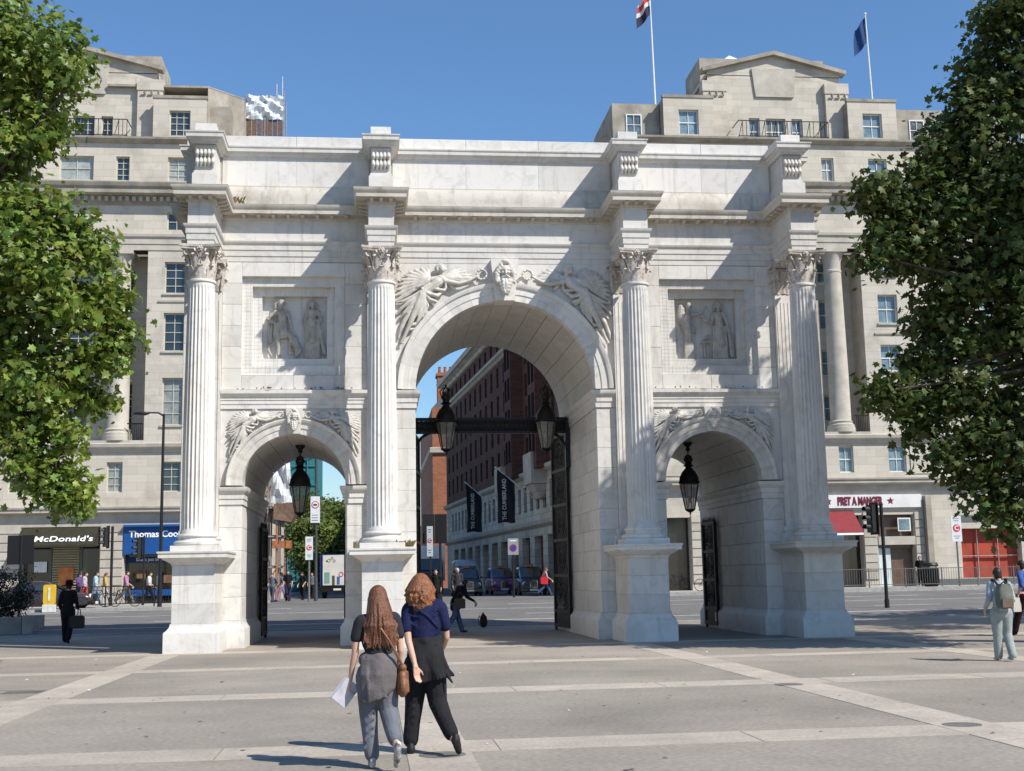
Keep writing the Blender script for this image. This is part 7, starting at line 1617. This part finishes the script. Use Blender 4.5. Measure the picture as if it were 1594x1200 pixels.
def tree(name, label, cat, base, trunk_top, clumps, size, density, seed, leafm, lobed=True, per=11, twig=.32, trunk_r=.32, limb=.09, grp=None, inner=1):
    t = thing(name, label, cat, base, 0, grp); B0 = np.array(base)
    cl = [(c[0]-base[0], c[1]-base[1], c[2]-base[2], *c[3:]) for c in clumps]
    V_, F_, tw = leaves(cl, size, density, seed, lobed, twig, per); obj('crown', tri_mesh('crown', V_, F_), leafm, t)
    b = MB(); r_ = random.Random(seed); tt = Vector(trunk_top)-Vector(base)
    b.chain([(0, 0, -.1, trunk_r*1.25), (tt.x*.3, tt.y*.3, tt.z*.35, trunk_r), (tt.x*.7, tt.y*.7, tt.z*.7, trunk_r*.85), (tt.x, tt.y, tt.z, trunk_r*.7)], 10); b.build('trunk', BARK, t, True)
    b = MB()
    for c in cl:
        e = Vector(c[:3]); m_ = tt.lerp(e, .5)+Vector((r_.uniform(-.4, .4), r_.uniform(-.4, .4), r_.uniform(.1, .8)))
        b.chain([(*tt, limb*1.6), (*m_, limb), (*e, limb*.45)], 6)
        for _ in range(5):
            d = Vector((r_.gauss(0, 1), r_.gauss(0, 1), r_.gauss(0, .7))).normalized(); q = e+Vector((d.x*c[3], d.y*c[4], d.z*c[5]))*.85; mm = e.lerp(q, .5)+Vector((0, 0, .12)); b.chain([(*e, limb*.4), (*mm, limb*.26), (*q, limb*.1)], 5)
    b.build('branches', BARK, t, True); return t
GREEN_L = mat('plane_leaf_sunlit_tone', (.20, .30, .05), .42, .25, .8, island=.42, transl=.42, spec=.5, col2=(.085, .155, .03), amount2=.8)  # sunlit brightness of the left crown is put into the leaf colour
GREEN_R = mat('plane_leaf_shade_tone', (.072, .12, .03), .5, .3, .8, island=.34, transl=.34, spec=.3, col2=(.06, .085, .022), amount2=.9)  # same kind of leaf, with the crown's shaded side put into its colour
GREEN_F = mat('far_leaf', (.11, .17, .035), .6, .3, .6, island=.35, transl=.3)
GREEN_B = mat('dark_evergreen_leaf', (.018, .026, .014), .5, .3, 3, island=.3, transl=.1)
LT = [(-12.1, -4.2, 14.2, 1.3, 1.5, 1.0), (-11.15, -3.6, 14.5, .65, .8, .55), (-11.0, -4.4, 13.5, .55, .8, .5), (-11.9, -3.4, 12.9, 1.0, 1.4, .7), (-11.35, -4.6, 12.5, .45, .6, .5), (-12.3, -4.0, 11.7, .7, 1.2, .6), (-11.6, -4.3, 11.9, .35, .5, .4),
      (-12.0, -4.4, 10.2, 1.0, 1.4, .6), (-11.0, -4.6, 10.0, .7, .9, .5), (-10.35, -4.2, 9.45, .65, 1., .5), (-11.4, -4.9, 8.9, 1.2, 1.4, .8), (-9.95, -4.0, 8.5, .6, .8, .5), (-10.7, -4.8, 8.0, .9, 1.2, .6), (-9.65, -4.3, 7.75, .5, .6, .4), (-12.0, -4.0, 7.6, 1.2, 1.5, .9),
      (-9.75, -4.2, 6.95, .45, .6, .35), (-10.6, -4.2, 6.8, .75, .9, .5), (-11.4, -4.4, 6.3, .9, 1.2, .6), (-10.3, -3.8, 6.05, .45, .5, .35), (-12.2, -4.2, 5.8, .8, 1.1, .6), (-10.9, -4.0, 5.3, .6, .7, .45), (-11.6, -4.4, 4.9, .5, .7, .45), (-10.75, -4.1, 4.35, .4, .45, .35), (-10.7, -3.9, 3.95, .26, .35, .2), (-11.3, -4.2, 4.1, .32, .4, .3), (-10.55, -4, 3.62, .15, .2, .12),
      (-13.5, -3.5, 14.5, 2, 2.2, 1.8), (-14.5, -2.5, 11.5, 2.4, 2.5, 2.2), (-13.8, -3.5, 8.5, 1.8, 2, 1.8), (-14.5, -3, 6.5, 1.6, 1.8, 1.2), (-16.5, -2.5, 12.5, 2.6, 2.6, 2.8), (-17.5, -3, 9, 2, 2.2, 1.8)]
rsp = random.Random(12)
LT += [(c[0]+rsp.uniform(.2, .9)*c[3], c[1]+rsp.uniform(-.5, .5), c[2]-rsp.uniform(.2, 1.1)*c[5], .14, .2, .13) for c in LT[:26] for _ in range(2)]
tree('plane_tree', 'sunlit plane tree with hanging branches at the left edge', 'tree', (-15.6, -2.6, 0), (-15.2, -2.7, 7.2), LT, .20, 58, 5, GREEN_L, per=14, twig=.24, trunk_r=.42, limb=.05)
RT = [(8.9, -6.2, 11.0, .55, .7, .5), (7.55, -6.2, 10.4, .5, .6, .42), (8.2, -6.0, 10.0, .8, .9, .6), (9.1, -6.4, 9.7, .9, 1.1, .7), (7.8, -6.3, 9.3, .6, .7, .4), (8.6, -6.0, 8.8, .8, 1., .5), (7.3, -6.4, 8.75, .3, .35, .25), (9.9, -6.2, 12.0, .9, 1.2, .8), (9.5, -5.8, 11.3, .7, 1., .5), (10.6, -6.0, 13.4, .85, 1.2, 1.0), (10.9, -6.5, 14.6, .8, 1.2, .7), (11.6, -6, 15.2, .7, 1, .7),
      (9.6, -6.2, 8.2, .9, 1.2, .7), (8.9, -6.1, 7.5, .6, .8, .5), (10.4, -6.2, 10.6, 1.2, 1.5, 1.1), (10.5, -6.5, 8.8, 1.1, 1.5, 1.0), (9.4, -6.0, 6.7, .7, .9, .5), (10.5, -6.2, 7.0, 1.0, 1.4, .8), (8.5, -5.8, 6.35, .55, .6, .35), (7.3, -6.2, 5.75, .3, .35, .18), (8.2, -6.0, 5.6, .6, .7, .32), (9.1, -6.3, 5.7, .7, .9, .45), (10.2, -6.2, 5.4, .9, 1.3, .65), (8.35, -6.2, 4.95, .25, .3, .2), (9.6, -6.2, 4.6, .6, .8, .4), (10.5, -6.3, 4.1, .8, 1.1, .55), (9.4, -6.2, 3.95, .35, .4, .25), (10.0, -6.2, 3.2, .5, .6, .35), (10.6, -6.3, 2.9, .45, .7, .35), (8.75, -6.4, 4.2, .22, .25, .18),
      (12.4, -6.5, 13.2, 1.7, 2.2, 1.6), (12.2, -6.6, 10.2, 1.7, 2.2, 1.5), (12.0, -6.4, 7.4, 1.5, 2, 1.3), (12.0, -6.4, 4.9, 1.3, 1.8, 1.0), (14.3, -6.8, 15.8, 2.2, 2.6, 1.8), (14.4, -6.6, 12.2, 2.2, 2.6, 1.8), (14.2, -6.5, 8.8, 2, 2.4, 1.6), (16.6, -6.6, 17.2, 2.2, 2.6, 1.7), (16.8, -6.4, 13.8, 2.3, 2.8, 2.0), (16.6, -6.2, 10.4, 2.2, 2.6, 1.6), (18.6, -6.4, 15.2, 2.2, 2.6, 1.8), (13.4, -9.3, 13.8, 1.5, 1.6, 1.3), (12.6, -9.0, 12.2, .9, 1.2, .8)]
RT = [(c[0]+.32, *c[1:]) for c in RT]
RT += [(c[0]-rsp.uniform(.3, 1.0)*c[3], c[1]+rsp.uniform(-.5, .5), c[2]-rsp.uniform(-.3, 1.1)*c[5], .16, .2, .14) for c in RT[:30] for _ in range(2)]
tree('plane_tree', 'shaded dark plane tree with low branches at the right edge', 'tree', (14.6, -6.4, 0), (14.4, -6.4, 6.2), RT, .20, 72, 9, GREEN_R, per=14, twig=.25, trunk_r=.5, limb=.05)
OT = [(22+1.1*i+random.uniform(-1, 1), .5+1.6*i+random.uniform(-1.5, 1.5), 9.5+random.uniform(-2.5, 3), 2.0, 2.0, 1.5) for i in range(5) for _ in range(2)]+[(19.6, -1.8, 8.6, 1.4, 1.6, 1.2), (20.5, .5, 10.5, 1.6, 1.8, 1.4)]
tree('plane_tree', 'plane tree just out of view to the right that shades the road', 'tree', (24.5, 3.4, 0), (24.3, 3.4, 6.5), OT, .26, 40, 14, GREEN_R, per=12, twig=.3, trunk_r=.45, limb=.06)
# trees up the side street, seen through the left arch
for i, (x, y, zc, r_) in enumerate(((-8.9, 80, 4.0, 2.7), (-6.4, 88, 5.6, 3.1), (-9.6, 96, 6.6, 3.2))):
    rr = random.Random(i); cl = [(x+rr.uniform(-1, 1)*r_*.7, y+rr.uniform(-1, 1)*r_*.5, zc+rr.uniform(-.8, 1)*r_*.85, r_*.5, r_*.5, r_*.42) for _ in range(20)]
    tree('street_tree', ('nearest green tree seen through the left arch', 'right-hand green tree seen through the left arch', 'tall green tree behind the others through the left arch')[i], 'tree', (x, y, GZ1), (x, y, zc-r_*.4), cl, .34, 55, 20+i, GREEN_F, False, per=9, twig=.4, trunk_r=.2, limb=.07, grp='trees up the side street')
# evergreen shrub in the planter
cl = [(-17.75+random.uniform(-1.2, 1.1), 16.3+random.uniform(-.6, .6), .75+random.uniform(0, 1.5), .55, .5, .42) for _ in range(40)]
t = thing('evergreen_shrub', 'dense dark evergreen shrub growing in the concrete planter', 'shrub', (-18.3, 16.3, .5)); V_, F_, tw = leaves([(c[0]+18.3, c[1]-16.3, c[2]-.5, *c[3:]) for c in cl], .085, 160, 31, False, .1, 9); obj('foliage', tri_mesh('foliage', V_, F_), GREEN_B, t)
b = MB()
for c in cl: b.chain([((c[0]+18.3)*.3, (c[1]-16.3)*.3, -.05, .03), (c[0]+18.3, c[1]-16.3, c[2]-.5, .012)], 5)
b.build('stems', BARK, t)
bpy.data.scenes.remove(_TMP)
